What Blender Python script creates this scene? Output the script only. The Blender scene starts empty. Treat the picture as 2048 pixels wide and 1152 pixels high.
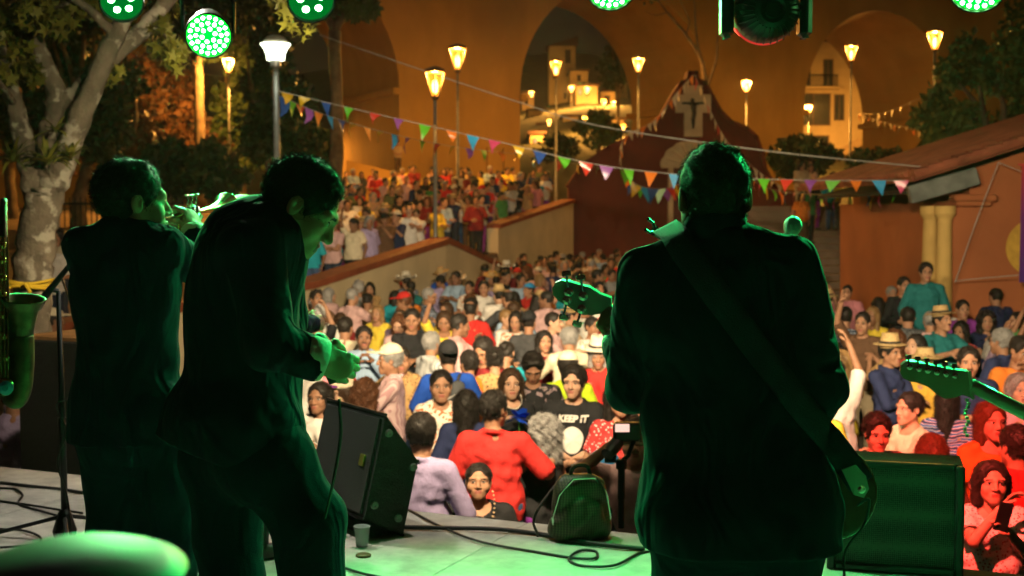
import bpy, math, random
import numpy as np
from mathutils import Vector, Matrix
from mathutils.bvhtree import BVHTree
R = math.radians
rng = np.random.default_rng(7)
random.seed(7)
scn = bpy.context.scene
col = scn.collection

# ------------------------------------------------------------------ camera, sky, exposure
CZ = 2.80                      # eye height above the plaza
SZ = 1.32                      # stage floor above the plaza
FPX = 2560.0                   # focal length in photograph pixels (2048 wide)
PITCH = math.atan(146 / FPX)
cam_d = bpy.data.cameras.new('camera')
cam = bpy.data.objects.new('camera', cam_d); col.objects.link(cam)
cam.location = (0, 0, CZ); cam.rotation_euler = (R(90) - PITCH, 0, 0)
cam_d.sensor_width = 36; cam_d.lens = 36 * FPX / 2048
cam_d.clip_start = 0.05; cam_d.clip_end = 2000
cam_d.dof.use_dof = True; cam_d.dof.focus_distance = 3.7; cam_d.dof.aperture_fstop = 5.0
scn.camera = cam

world = bpy.data.worlds.new('World'); scn.world = world; world.use_nodes = True
wn = world.node_tree.nodes; wl = world.node_tree.links
bg = wn['Background']
sky = wn.new('ShaderNodeTexSky'); sky.sky_type = 'NISHITA'; sky.sun_disc = False
sky.sun_elevation = R(-4); sky.sun_rotation = R(200)
tint = wn.new('ShaderNodeMix'); tint.data_type = 'RGBA'; tint.inputs[0].default_value = 0.97
wl.new(sky.outputs[0], tint.inputs[6]); tint.inputs[7].default_value = (0.30, 0.19, 0.085, 1)   # town glow on the night air
wl.new(tint.outputs[2], bg.inputs[0]); bg.inputs[1].default_value = 0.04
moon_d = bpy.data.lights.new('moon', 'SUN'); moon_d.energy = 0.01; moon_d.angle = R(0.5); moon_d.color = (0.8, 0.88, 1)
moon = bpy.data.objects.new('moon', moon_d); col.objects.link(moon); moon.rotation_euler = (R(50), 0, R(200))

scn.view_settings.view_transform = 'Standard'; scn.view_settings.look = 'None'
scn.view_settings.exposure = 0.0; scn.view_settings.gamma = 1.0
scn.render.engine = 'CYCLES'
scn.cycles.use_denoising = True; scn.cycles.use_adaptive_sampling = True; scn.cycles.adaptive_threshold = .035; scn.cycles.adaptive_min_samples = 16
scn.cycles.max_bounces = 5; scn.cycles.diffuse_bounces = 3; scn.cycles.glossy_bounces = 2
scn.cycles.transmission_bounces = 3; scn.cycles.transparent_max_bounces = 10
scn.cycles.sample_clamp_indirect = 4.0; scn.cycles.caustics_reflective = False; scn.cycles.caustics_refractive = False

_cp, _sp = math.cos(PITCH), math.sin(PITCH)
def at(px, py, Y):
    "world point on the line of sight of a photograph pixel, at distance Y"
    u = (px - 1024) / FPX; v = (576 - py) / FPX
    t = Y / (_cp + v * _sp)
    return Vector((u * t, Y, CZ + t * (-_sp + v * _cp)))

# ------------------------------------------------------------------ materials
def new_mat(name):
    m = bpy.data.materials.new(name); m.use_nodes = True
    nt = m.node_tree
    return m, nt, nt.nodes['Principled BSDF']
def mat(name, c, rough=0.7, metal=0.0, var=0.25, scale=8.0, bump=0.0, bscale=60.0, c2=None, spec=0.4, sheen=0.0, detail=4, coat=0.0):
    m, nt, b = new_mat(name)
    n = nt.nodes; l = nt.links
    tc = n.new('ShaderNodeTexCoord')
    c = tuple(c) + (1,)
    if c2 is None: c2 = tuple(x * (1 - var) for x in c[:3])
    nz = n.new('ShaderNodeTexNoise'); nz.inputs['Scale'].default_value = scale; nz.inputs['Detail'].default_value = detail
    l.new(tc.outputs['Object'], nz.inputs['Vector'])
    cr = n.new('ShaderNodeValToRGB'); cr.color_ramp.elements[0].position = 0.35; cr.color_ramp.elements[1].position = 0.65
    cr.color_ramp.elements[0].color = tuple(c2) + (1,); cr.color_ramp.elements[1].color = c
    l.new(nz.outputs[0], cr.inputs[0]); l.new(cr.outputs[0], b.inputs['Base Color'])
    b.inputs['Roughness'].default_value = rough; b.inputs['Metallic'].default_value = metal
    b.inputs['Specular IOR Level'].default_value = spec
    if sheen: b.inputs['Sheen Weight'].default_value = sheen; b.inputs['Sheen Roughness'].default_value = 0.4
    if coat: b.inputs['Coat Weight'].default_value = coat
    if bump:
        bz = n.new('ShaderNodeTexNoise'); bz.inputs['Scale'].default_value = bscale; bz.inputs['Detail'].default_value = 5
        l.new(tc.outputs['Object'], bz.inputs['Vector'])
        bp = n.new('ShaderNodeBump'); bp.inputs['Strength'].default_value = bump; bp.inputs['Distance'].default_value = 0.02
        l.new(bz.outputs[0], bp.inputs['Height']); l.new(bp.outputs[0], b.inputs['Normal'])
    return m
def emis(name, c, s, transp=0.0):
    m, nt, b = new_mat(name)
    n = nt.nodes; l = nt.links
    e = n.new('ShaderNodeEmission'); e.inputs[0].default_value = tuple(c) + (1,); e.inputs[1].default_value = s
    out = n['Material Output']; n.remove(b)
    if transp:
        t = n.new('ShaderNodeBsdfTransparent'); x = n.new('ShaderNodeMixShader'); x.inputs[0].default_value = transp
        l.new(e.outputs[0], x.inputs[1]); l.new(t.outputs[0], x.inputs[2]); l.new(x.outputs[0], out.inputs[0])
    else: l.new(e.outputs[0], out.inputs[0])
    return m
def pattern(name, kind, cols, scale=20.0, rough=0.8):
    "printed cloth: blotch, stripe, check, spot, zigzag"
    m, nt, b = new_mat(name); n = nt.nodes; l = nt.links
    tc = n.new('ShaderNodeTexCoord'); b.inputs['Roughness'].default_value = rough; b.inputs['Specular IOR Level'].default_value = 0.2
    cr = n.new('ShaderNodeValToRGB'); cr.color_ramp.interpolation = 'CONSTANT'
    els = cr.color_ramp.elements
    while len(els) < len(cols): els.new(0.5)
    if kind == 'blotch':
        t = n.new('ShaderNodeTexNoise'); t.inputs['Scale'].default_value = scale; t.inputs['Detail'].default_value = 2
        t.inputs['Distortion'].default_value = 1.2
        src = t.outputs[0]; pos = [0.0] + [0.5 + 0.09 * i for i in range(len(cols) - 1)]
    elif kind == 'spot':
        t = n.new('ShaderNodeTexVoronoi'); t.inputs['Scale'].default_value = scale; src = t.outputs['Distance']
        pos = [0.0, 0.30, 0.5][:len(cols)]
    else:
        t = n.new('ShaderNodeTexWave'); t.inputs['Scale'].default_value = scale
        t.inputs['Distortion'].default_value = 5.0 if kind == 'zigzag' else 0.0
        t.bands_direction = 'X' if kind == 'stripe' else 'Z'
        src = t.outputs[0]; pos = [i / len(cols) for i in range(len(cols))]
    l.new(tc.outputs['Object'], t.inputs['Vector'])
    for e, c, p in zip(els, cols, pos): e.color = tuple(c) + (1,); e.position = p
    l.new(src, cr.inputs[0])
    if kind == 'check':
        t2 = n.new('ShaderNodeTexWave'); t2.inputs['Scale'].default_value = scale; t2.bands_direction = 'X'
        l.new(tc.outputs['Object'], t2.inputs['Vector'])
        cr2 = n.new('ShaderNodeValToRGB'); cr2.color_ramp.interpolation = 'CONSTANT'
        cr2.color_ramp.elements[0].color = (0.55, 0.55, 0.55, 1); cr2.color_ramp.elements[1].color = (1, 1, 1, 1); cr2.color_ramp.elements[1].position = 0.5
        l.new(t2.outputs[0], cr2.inputs[0])
        mx = n.new('ShaderNodeMix'); mx.data_type = 'RGBA'; mx.blend_type = 'MULTIPLY'; mx.inputs[0].default_value = 1
        l.new(cr.outputs[0], mx.inputs[6]); l.new(cr2.outputs[0], mx.inputs[7]); l.new(mx.outputs[2], b.inputs['Base Color'])
    else: l.new(cr.outputs[0], b.inputs['Base Color'])
    return m
def skin_mat(name, c):
    m = mat(name, c, rough=0.58, var=0.22, scale=22, bump=0.10, bscale=160, spec=0.32)
    b = m.node_tree.nodes['Principled BSDF']; b.inputs['Subsurface Weight'].default_value = 0.0
    return m

# ------------------------------------------------------------------ object helpers
def tag(o, label=None, cat=None, group=None, kind=None):
    if label: o['label'] = label
    if cat: o['category'] = cat
    if group: o['group'] = group
    if kind: o['kind'] = kind
    return o
def empty(name, loc=(0, 0, 0), rz=0.0, label=None, cat=None, group=None):
    o = bpy.data.objects.new(name, None); col.objects.link(o)
    o.location = loc; o.rotation_euler = (0, 0, rz); o.empty_display_size = 0.1
    return tag(o, label, cat, group)
def mesh_data(name, v, f, mats=(), mi=None, smooth=False):
    me = bpy.data.meshes.new(name)
    v = np.asarray(v, dtype=np.float32).reshape(-1, 3)
    if isinstance(f, np.ndarray) and f.ndim == 2:
        n, k = f.shape
        me.vertices.add(len(v)); me.vertices.foreach_set('co', v.ravel())
        me.loops.add(n * k); me.loops.foreach_set('vertex_index', f.astype(np.int32).ravel())
        me.polygons.add(n); me.polygons.foreach_set('loop_start', np.arange(0, n * k, k, dtype=np.int32))
        me.polygons.foreach_set('loop_total', np.full(n, k, dtype=np.int32))
        me.update(calc_edges=True)
    else:
        me.from_pydata([tuple(map(float, p)) for p in v], [], [tuple(int(i) for i in q) for q in f])
    for m in mats: me.materials.append(m)
    if mi is not None: me.polygons.foreach_set('material_index', np.asarray(mi, dtype=np.int32))
    me.polygons.foreach_set('use_smooth', np.full(len(me.polygons), bool(smooth)))
    me.update()
    return me
def link(name, me, parent=None, loc=(0, 0, 0), rot=None):
    o = bpy.data.objects.new(name, me); col.objects.link(o)
    o.location = loc
    if rot is not None: o.rotation_euler = rot
    if parent is not None: o.parent = parent
    return o
def frame(d, up=Vector((0, 0, 1))):
    z = Vector(d).normalized(); x = up.cross(z)
    if x.length < 1e-4: x = Vector((1, 0, 0)).cross(z)
    x.normalize(); return x, z.cross(x), z

class MB:
    "collects simple shaped pieces into one mesh"
    def __init__(s): s.v = []; s.f = []; s.m = []
    def _add(s, vs, fs, m=0):
        o = len(s.v); s.v += [tuple(p) for p in vs]; s.f += [tuple(i + o for i in q) for q in fs]; s.m += [m] * len(fs); return s
    def box(s, c, size, rot=None, m=0, bev=0.0, taper=1.0):
        c = Vector(c); hx, hy, hz = [a / 2 for a in size]; M = rot if rot is not None else Matrix.Identity(3)
        if bev <= 0:
            vs = [c + M @ Vector((x * (taper if z > 0 else 1), y * (taper if z > 0 else 1), z)) for z in (-hz, hz) for x, y in ((-hx, -hy), (hx, -hy), (hx, hy), (-hx, hy))]
            return s._add(vs, [(3, 2, 1, 0), (4, 5, 6, 7), (0, 1, 5, 4), (1, 2, 6, 5), (2, 3, 7, 6), (3, 0, 4, 7)], m)
        b = min(bev, hx * .9, hy * .9, hz * .9)
        rings = []
        for z, ins in ((-hz, b), (-hz + b, 0), (hz - b, 0), (hz, b)):
            t = taper if z > 0 else 1
            r = []
            for (sx, sy) in ((-1, -1), (1, -1), (1, 1), (-1, 1)):
                X = hx - ins; Y = hy - ins
                pts = [(sx * X, sy * (Y - b)), (sx * (X - b), sy * Y)]
                if sx * sy < 0: pts.reverse()
                if (sx, sy) == (-1, -1): pts = [(-X, -(Y - b)), (-(X - b), -Y)]
                if (sx, sy) == (1, -1): pts = [(X - b, -Y), (X, -(Y - b))]
                if (sx, sy) == (1, 1): pts = [(X, Y - b), (X - b, Y)]
                if (sx, sy) == (-1, 1): pts = [(-(X - b), Y), (-X, Y - b)]
                r += [c + M @ Vector((p[0] * t, p[1] * t, z)) for p in pts]
            rings.append(r)
        vs = [p for r in rings for p in r]; fs = [tuple(range(7, -1, -1)), tuple(range(24, 32))]
        for i in range(3):
            for j in range(8): fs.append((i * 8 + j, i * 8 + (j + 1) % 8, (i + 1) * 8 + (j + 1) % 8, (i + 1) * 8 + j))
        return s._add(vs, fs, m)
    def tube(s, pts, rad, n=8, m=0, cap=True, squash=None):
        pts = [Vector(p) for p in pts]; k = len(pts)
        if not hasattr(rad, '__len__'): rad = [rad] * k
        vs = []; up = Vector((0, 0, 1)); px = None
        for i, p in enumerate(pts):
            d = (pts[min(i + 1, k - 1)] - pts[max(i - 1, 0)])
            if d.length < 1e-9: d = Vector((0, 0, 1))
            d.normalize()
            if px is None: x, y, _ = frame(d)
            else:
                x = px - d * px.dot(d)
                if x.length < 1e-5: x, y, _ = frame(d)
                x.normalize(); y = d.cross(x)
            px = x
            for j in range(n):
                a = 2 * math.pi * j / n
                vs.append(p + (x * math.cos(a) + y * math.sin(a) * (squash or 1)) * rad[i])
        fs = [(i * n + j, i * n + (j + 1) % n, (i + 1) * n + (j + 1) % n, (i + 1) * n + j) for i in range(k - 1) for j in range(n)]
        if cap: fs += [tuple(range(n - 1, -1, -1)), tuple(range((k - 1) * n, k * n))]
        return s._add(vs, fs, m)
    def lathe(s, prof, c=(0, 0, 0), axis=(0, 0, 1), n=16, m=0):
        "prof: (radius, height) pairs along axis"
        c = Vector(c); x, y, z = frame(axis)
        vs = [c + (x * math.cos(2 * math.pi * j / n) + y * math.sin(2 * math.pi * j / n)) * r + z * h for r, h in prof for j in range(n)]
        k = len(prof)
        fs = [(i * n + j, i * n + (j + 1) % n, (i + 1) * n + (j + 1) % n, (i + 1) * n + j) for i in range(k - 1) for j in range(n)]
        if prof[0][0] > 1e-5: fs.append(tuple(range(n - 1, -1, -1)))
        if prof[-1][0] > 1e-5: fs.append(tuple(range((k - 1) * n, k * n)))
        return s._add(vs, fs, m)
    def prism(s, poly, o, ax, ay, th, m=0):
        "polygon (a, b) in the plane o + a*ax + b*ay, extruded by vector th"
        o = Vector(o); ax = Vector(ax); ay = Vector(ay); th = Vector(th); n = len(poly)
        vs = [o + ax * a + ay * b for a, b in poly]; vs += [p + th for p in vs]
        fs = [tuple(range(n)), tuple(range(2 * n - 1, n - 1, -1))] + [(i, i + n, (i + 1) % n + n, (i + 1) % n) for i in range(n)]
        return s._add(vs, fs, m)
    def build(s, name, mats, parent=None, smooth=False, loc=(0, 0, 0)):
        if not isinstance(mats, (list, tuple)): mats = [mats]
        o = Vector(loc)
        me = mesh_data(name, [Vector(p) - o for p in s.v], s.f, mats, s.m, smooth)
        bm_fix(me)
        return link(name, me, parent, loc)
import bmesh
def bm_fix(me):
    bm = bmesh.new(); bm.from_mesh(me); bmesh.ops.recalc_face_normals(bm, faces=bm.faces); bm.to_mesh(me); bm.free()
def smooth_by_angle(o, a=40):
    me = o.data; me.polygons.foreach_set('use_smooth', np.ones(len(me.polygons), dtype=bool)); me.set_sharp_from_angle(angle=R(a))
    return o
def curve_pts(ctrl, n=24):
    "Catmull-Rom through control points"
    P = [Vector(p) for p in ctrl]; P = [P[0] * 2 - P[1]] + P + [P[-1] * 2 - P[-2]]; out = []
    for i in range(1, len(P) - 2):
        for k in range(n):
            t = k / n; a, b, c, d = P[i - 1:i + 3]
            out.append(0.5 * ((2 * b) + (c - a) * t + (2 * a - 5 * b + 4 * c - d) * t * t + (3 * b - a - 3 * c + d) * t ** 3))
    out.append(P[-2]); return out
def spot(name, loc, target, power, color, size=50, blend=0.5, radius=0.08, parent=None):
    d = bpy.data.lights.new(name, 'SPOT'); d.energy = power; d.color = color; d.spot_size = R(size); d.spot_blend = blend; d.shadow_soft_size = radius
    o = bpy.data.objects.new(name, d); col.objects.link(o)
    loc = Vector(loc); dr = Vector(target) - loc
    o.location = loc; o.rotation_euler = dr.to_track_quat('-Z', 'Y').to_euler()
    return o
def point(name, loc, power, color, radius=0.12):
    d = bpy.data.lights.new(name, 'POINT'); d.energy = power; d.color = color; d.shadow_soft_size = radius
    o = bpy.data.objects.new(name, d); col.objects.link(o); o.location = loc
    return o
# ------------------------------------------------------------------ smooth body surfaces: distance fields meshed with surface nets
def A3(p): return np.array([p[0], p[1], p[2]], dtype=np.float32)
class Field:
    def __init__(s, lo, hi, h):
        s.h = h; s.lo = A3(lo) - 2 * h; n = np.ceil((A3(hi) + 2 * h - s.lo) / h).astype(int) + 1
        s.n = n; s.ax = [(s.lo[i] + h * np.arange(n[i])).astype(np.float32) for i in range(3)]
        s.d = np.full(tuple(n), 1.0, dtype=np.float32)
    def _win(s, lo, hi):
        i0 = np.clip(np.floor((lo - s.lo) / s.h).astype(int), 0, s.n); i1 = np.clip(np.ceil((hi - s.lo) / s.h).astype(int) + 1, 0, s.n)
        if (i1 <= i0).any(): return None, None
        sl = tuple(slice(a, b) for a, b in zip(i0, i1))
        return sl, (s.ax[0][sl[0]][:, None, None], s.ax[1][sl[1]][None, :, None], s.ax[2][sl[2]][None, None, :])
    def _put(s, sl, d, k, op):
        cur = s.d[sl]
        if op == 'u':
            if k > 0:
                hh = np.maximum(k - np.abs(cur - d), 0) / k; s.d[sl] = np.minimum(cur, d) - hh * hh * k * 0.25
            else: s.d[sl] = np.minimum(cur, d)
        else:                                   # carve away
            d = -d
            if k > 0:
                hh = np.maximum(k - np.abs(cur - d), 0) / k; s.d[sl] = np.maximum(cur, d) + hh * hh * k * 0.25
            else: s.d[sl] = np.maximum(cur, d)
    def cone(s, a, b, r1, r2, k=0.02, op='u', grow=0.0):
        a = A3(a); b = A3(b); r1 += grow; r2 += grow; pad = max(r1, r2) + k + 3 * s.h
        sl, g = s._win(np.minimum(a, b) - pad, np.maximum(a, b) + pad)
        if sl is None: return
        ba = b - a; L = float((ba * ba).sum()) + 1e-9
        px, py, pz = g[0] - a[0], g[1] - a[1], g[2] - a[2]
        t = np.clip((px * ba[0] + py * ba[1] + pz * ba[2]) / L, 0, 1)
        s._put(sl, np.sqrt((px - t * ba[0]) ** 2 + (py - t * ba[1]) ** 2 + (pz - t * ba[2]) ** 2) - (r1 + (r2 - r1) * t), k, op)
    def ell(s, c, r, M=None, k=0.02, op='u', grow=0.0):
        c = A3(c); r = np.array(r, dtype=np.float32) + grow; pad = float(r.max()) + k + 3 * s.h
        sl, g = s._win(c - pad, c + pad)
        if sl is None: return
        x, y, z = g[0] - c[0], g[1] - c[1], g[2] - c[2]
        if M is not None:
            T = np.array(M.transposed() if hasattr(M, 'transposed') else M.T, dtype=np.float32)
            x, y, z = (T[0, 0] * x + T[0, 1] * y + T[0, 2] * z, T[1, 0] * x + T[1, 1] * y + T[1, 2] * z, T[2, 0] * x + T[2, 1] * y + T[2, 2] * z)
        k0 = np.sqrt((x / r[0]) ** 2 + (y / r[1]) ** 2 + (z / r[2]) ** 2)
        k1 = np.sqrt((x / r[0] ** 2) ** 2 + (y / r[1] ** 2) ** 2 + (z / r[2] ** 2) ** 2) + 1e-6
        s._put(sl, np.where(k0 < 1e-3, -float(r.min()), k0 * (k0 - 1) / k1), k, op)
    def half(s, n, p):
        "keep the side where n.(x-p) < 0"
        n = A3(n); n = n / np.linalg.norm(n); c = float((n * A3(p)).sum())
        s.d = np.maximum(s.d, s.ax[0][:, None, None] * n[0] + s.ax[1][None, :, None] * n[1] + s.ax[2][None, None, :] * n[2] - c)
    def cyl_cut(s, a, b, r):
        "carve a capped round hole from a to b"
        s.cone(a, b, r, r, 0.0, 'c')
    def folds(s, amp, waves):
        for (kx, ky, kz, ph) in waves:
            s.d += amp * np.sin(s.ax[0][:, None, None] * kx + s.ax[1][None, :, None] * ky + s.ax[2][None, None, :] * kz + ph).astype(np.float32)
    def mesh(s):
        d = s.d; neg = d < 0; nx, ny, nz = d.shape
        cnt = np.zeros((nx - 1, ny - 1, nz - 1), dtype=np.int8)
        for i in (0, 1):
            for j in (0, 1):
                for k in (0, 1): cnt += neg[i:nx - 1 + i, j:ny - 1 + j, k:nz - 1 + k]
        I, J, K = np.nonzero((cnt > 0) & (cnt < 8)); N = len(I)
        idx = np.full(cnt.shape, -1, dtype=np.int32); idx[I, J, K] = np.arange(N)
        acc = np.zeros((N, 3), dtype=np.float32); w = np.zeros(N, dtype=np.float32)
        C = [(i, j, k) for i in (0, 1) for j in (0, 1) for k in (0, 1)]
        for a in C:
            for ax in range(3):
                if a[ax]: continue
                b = list(a); b[ax] = 1
                da = d[I + a[0], J + a[1], K + a[2]]; db = d[I + b[0], J + b[1], K + b[2]]
                c = (da < 0) != (db < 0)
                t = np.where(c, da / np.where(np.abs(da - db) < 1e-9, 1, da - db), 0)
                for q in range(3): acc[:, q] += np.where(c, a[q] + (t if q == ax else 0), 0)
                w += c
        v = s.lo + s.h * (np.stack([I, J, K], 1) + acc / np.maximum(w, 1)[:, None])
        quads = []
        for ax in range(3):
            sl0 = [slice(None)] * 3; sl1 = [slice(None)] * 3; sl0[ax] = slice(0, -1); sl1[ax] = slice(1, None)
            n0 = neg[tuple(sl0)]; n1 = neg[tuple(sl1)]; E = np.nonzero(n0 != n1); fl = n0[E]
            o1, o2 = (ax + 1) % 3, (ax + 2) % 3; e = [E[0].copy(), E[1].copy(), E[2].copy()]
            ok = (e[o1] > 0) & (e[o2] > 0) & (e[o1] < d.shape[o1] - 1) & (e[o2] < d.shape[o2] - 1)
            e = [q[ok] for q in e]; fl = fl[ok]
            def cell(a, b):
                q = list(e); q[o1] = q[o1] - a; q[o2] = q[o2] - b; return idx[q[0], q[1], q[2]]
            Q = np.stack([cell(1, 1), cell(0, 1), cell(0, 0), cell(1, 0)], 1)
            Q[~fl] = Q[~fl][:, ::-1]; quads.append(Q)
        return v, np.concatenate(quads)
def face_centers(v, f): return v[f].mean(1)
def join(parts):
    "parts: (v, f, mi) with quads"
    V, F, Mi, o = [], [], [], 0
    for v, f, m in parts:
        V.append(v); F.append(f + o); Mi.append(np.full(len(f), m) if np.isscalar(m) else m); o += len(v)
    return np.concatenate(V), np.concatenate(F), np.concatenate(Mi)
def xf(v, M3, t, s=1.0): return (v * s) @ np.array(M3, dtype=np.float32).T + A3(t)
def normals_of(v, f):
    n = np.cross(v[f[:, 2]] - v[f[:, 0]], v[f[:, 3]] - v[f[:, 1]]); return n / (np.linalg.norm(n, axis=1, keepdims=True) + 1e-12)

# ---- heads (face towards -Y, origin between the ears); slots: 0 skin 1 lips 2 brow 3 eye white 4 iris 5 shoe
def make_head(kind, h=0.005):
    fem = kind.startswith('f'); old = kind.endswith('o'); wide = kind.endswith('w')
    F = Field((-.11, -.14, -.2), (.11, .13, .14), h)
    jw = 0.92 if fem else 1.0
    if wide: jw = 1.12
    F.ell((0, .012, .035), (.074, .094, .084), k=0)
    F.ell((0, -.032, -.02), (.060 * (1.06 if wide else 1), .060, .086), k=.03)
    for s in (-1, 1):
        F.cone((s * .044 * jw, .002, -.05), (s * .012, -.066, -.098), .028, .022, .03)
        F.ell((s * .040 * jw, -.058, -.034), (.026, .024, .028), k=.02)
    F.ell((0, -.076, -.099), (.021, .018, .018), k=.02)
    F.ell((0, -.083, -.068), (.028, .018, .022), k=.02)
    for s in (-1, 1): F.cone((s * .048, -.072, .024), (0, -.088, .021), .010 if fem else .013, .010 if fem else .013, .015)
    for s in (-1, 1): F.ell((s * .032, -.103, .003), (.020, .017, .013), k=.012, op='c')
    F.cone((0, -.091, .012), (0, -.111 if not fem else -.107, -.030), .008, .0135 if not fem else .0115, .012)
    for s in (-1, 1): F.ell((s * .0145, -.098, -.035), (.009, .011, .008), k=.008)
    EY = [(s * .032, -.0775, .003) for s in (-1, 1)]
    for e in EY: F.ell(e, (.0145, .0135, .0115), k=.002)
    F.ell((0, -.097, -.060), (.023, .0085, .0060), k=.004); F.ell((0, -.095, -.0715), (.020, .0090, .0075), k=.003)
    F.ell((0, -.110, -.0655), (.020, .010, .0016), k=.003, op='c')
    for s in (-1, 1):
        F.ell((s * .079, .014, -.003), (.010, .019, .031), k=.006); F.ell((s * .088, .010, .002), (.007, .010, .017), k=.005, op='c')
    F.cone((0, .022, -.07), (0, .030, -.22), .054 if not fem else .046, .058 if not fem else .050, .03)
    F.half((0, 0, -1), (0, 0, -.185))
    v, f = F.mesh(); c = face_centers(v, f); mi = np.zeros(len(f), dtype=np.int32)
    lip = (np.abs(c[:, 0]) < .023) & (c[:, 2] < -.0545) & (c[:, 2] > -.0785) & (c[:, 1] < -.094); mi[lip] = 1
    br = (np.abs(np.abs(c[:, 0]) - .033) < .018) & (np.abs(c[:, 2] - .0235 + .10 * (np.abs(c[:, 0]) - .03)) < (.0032 if fem else .0042)) & (c[:, 1] < -.06); mi[br] = 2
    if 'u' in kind: mi[(np.abs(c[:, 0]) < .027) & (c[:, 2] > -.0555) & (c[:, 2] < -.043 - .15 * np.abs(c[:, 0])) & (c[:, 1] < -.088)] = 2
    for e in EY:
        dd = c - np.array(e); r = np.sqrt((dd ** 2).sum(1)); near = (r < .0158) & (np.abs(dd[:, 2]) < .0050) & (dd[:, 1] < -.004)
        mi[near] = 3; mi[near & (np.abs(dd[:, 0]) < .0066)] = 4
        lid = (r < .0185) & (dd[:, 2] > .0046) & (dd[:, 2] < .0075) & (dd[:, 1] < -.004); mi[lid] = 2
    return v, f, mi
HEADS = {}
def head(kind, h=0.005):
    if (kind, h) not in HEADS: HEADS[kind, h] = make_head(kind, h)
    return HEADS[kind, h]

# ---- hands: wrist at origin, fingers along +Z, palm facing -Y, thumb on +X
def make_hand(kind, h=0.0042):
    F = Field((-.075, -.09, -.05), (.085, .05, .21), h)
    curl = {'relax': .42, 'fist': 1.35, 'flat': .08, 'point': 1.3}[kind]
    F.cone((0, 0, -.04), (0, 0, .01), .027, .026, 0)
    F.ell((0, 0, .05), (.040, .016, .048), k=.02)
    base = [(.030, .088, .026, .019), (.011, .094, .029, .021), (-.009, .091, .027, .020), (-.028, .082, .021, .017)]
    for i, (x, z, l1, l2) in enumerate(base):
        p = Vector((x, 0, z - .012)); a = 0; cu = curl * (1 + .07 * i)
        if kind == 'point' and i == 0: cu = .05
        ls = (l1 + .016, l1, l2); r = .0098 if i < 3 else .0085
        for j, L in enumerate(ls):
            a += cu * (0.55 if j == 0 else 1.0); q = p + Vector((x * .12 * (j + 1) * .3, -math.sin(a) * L, math.cos(a) * L))
            F.cone(p, q, r - .0006 * j, r - .0006 * (j + 1), .004); p = q
    t = Vector((.026, -.004, .018)); b = 1 if kind in ('fist', 'point') else .35
    for L, dx, dy, dz in ((.038, .75, -.35, .56), (.032, .35 - .5 * b, -.45 - .4 * b, .8), (.026, .1 - .6 * b, -.4 - .3 * b, .85)):
        d = Vector((dx, dy, dz)).normalized(); q = t + d * L; F.cone(t, q, .0125, .0105, .006); t = q
    return F.mesh()
HANDS = {}
def hand(kind):
    if kind not in HANDS: HANDS[kind] = make_hand(kind)
    return HANDS[kind]

# ---- hair in head coordinates
def make_hair(style, h=0.007):
    F = Field((-.16, -.16, -.40), (.16, .24, .20), h)
    big = {'curly': .030, 'afro': .05, 'full': .020, 'bob': .014, 'long': .010, 'short': .008, 'crop': .002, 'tail': .004, 'bun': .004, 'fringe': .003, 'wavy': .022, 'quiff': .012}[style]
    F.ell((0, .016, .040), (.079 + big, .100 + big, .086 + big), k=0)
    if style == 'quiff': F.cone((-.03, -.06, .105), (.03, -.06, .105), .03, .03, .03)
    if style in ('long', 'bob', 'wavy', 'curly'):
        L = {'long': -.30, 'bob': -.12, 'wavy': -.22, 'curly': -.16}[style]
        F.cone((0, .055, .0), (0, .075, L), .080 + big * .6, .050 + big, .03)
        for s in (-1, 1): F.cone((s * .066, .012, .02), (s * .070, .03, L * .85), .030 + big * .5, .026 + big, .03)
    male = style in ('short', 'crop', 'full', 'fringe', 'quiff')
    for s in (-1, 1): F.cone((s * .066, .004, .0), (s * (.052 if male else .064), .05, -.040), .009 if male else .016, .012 if male else .015, .02)
    F.cone((-.025, .075, -.01), (.025, .075, -.01), .022 if male else .03, .022 if male else .03, .03)
    if style == 'tail': F.cone((0, .10, .05), (0, .13, -.16), .030, .016, .02)
    if style == 'bun': F.ell((0, .115, .06), (.04, .035, .04), k=.01)
    fs = {'curly': 1, 'afro': 1, 'wavy': .8}.get(style, .28)
    F.folds(.0045 * fs, [(95, 20, 60, 1), (40, 90, -50, 2), (-70, 60, 80, .5)]); F.folds(.003 * fs, [(190, 110, 60, 1), (-150, 60, 170, .3)])
    # hairline: forehead to temple, and the face opening
    if style == 'fringe':
        F.ell((0, -.02, .13), (.066, .12, .085), k=.01, op='c')
    F.cone((0, -.145, .044), (0, -.145, -.20), .084, .084, .012, 'c')
    if style in ('short', 'crop', 'full', 'fringe', 'tail', 'bun', 'afro', 'quiff'):
        for s in (-1, 1): F.cone((s * .09, .006, -.01), (s * .09, -.005, -.10), .030, .04, .006, 'c')
        F.half((0, .25, -1), (0, .06, -.050))
    else:
        F.cone((0, -.10, -.03), (0, -.06, -.25), .062, .07, .01, 'c')
    if style in ('quiff', 'full', 'short', 'crop', 'tail', 'bun', 'fringe'):
        for s in (-1, 1): F.cone((s * .085, -.085, .06), (s * .085, -.075, -.06), .035, .035, .01, 'c')
    return F.mesh()
HAIRS = {}
def hair_np(style, h=0.007):
    if (style, h) not in HAIRS: HAIRS[style, h] = make_hair(style, h)
    return HAIRS[style, h]
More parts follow.
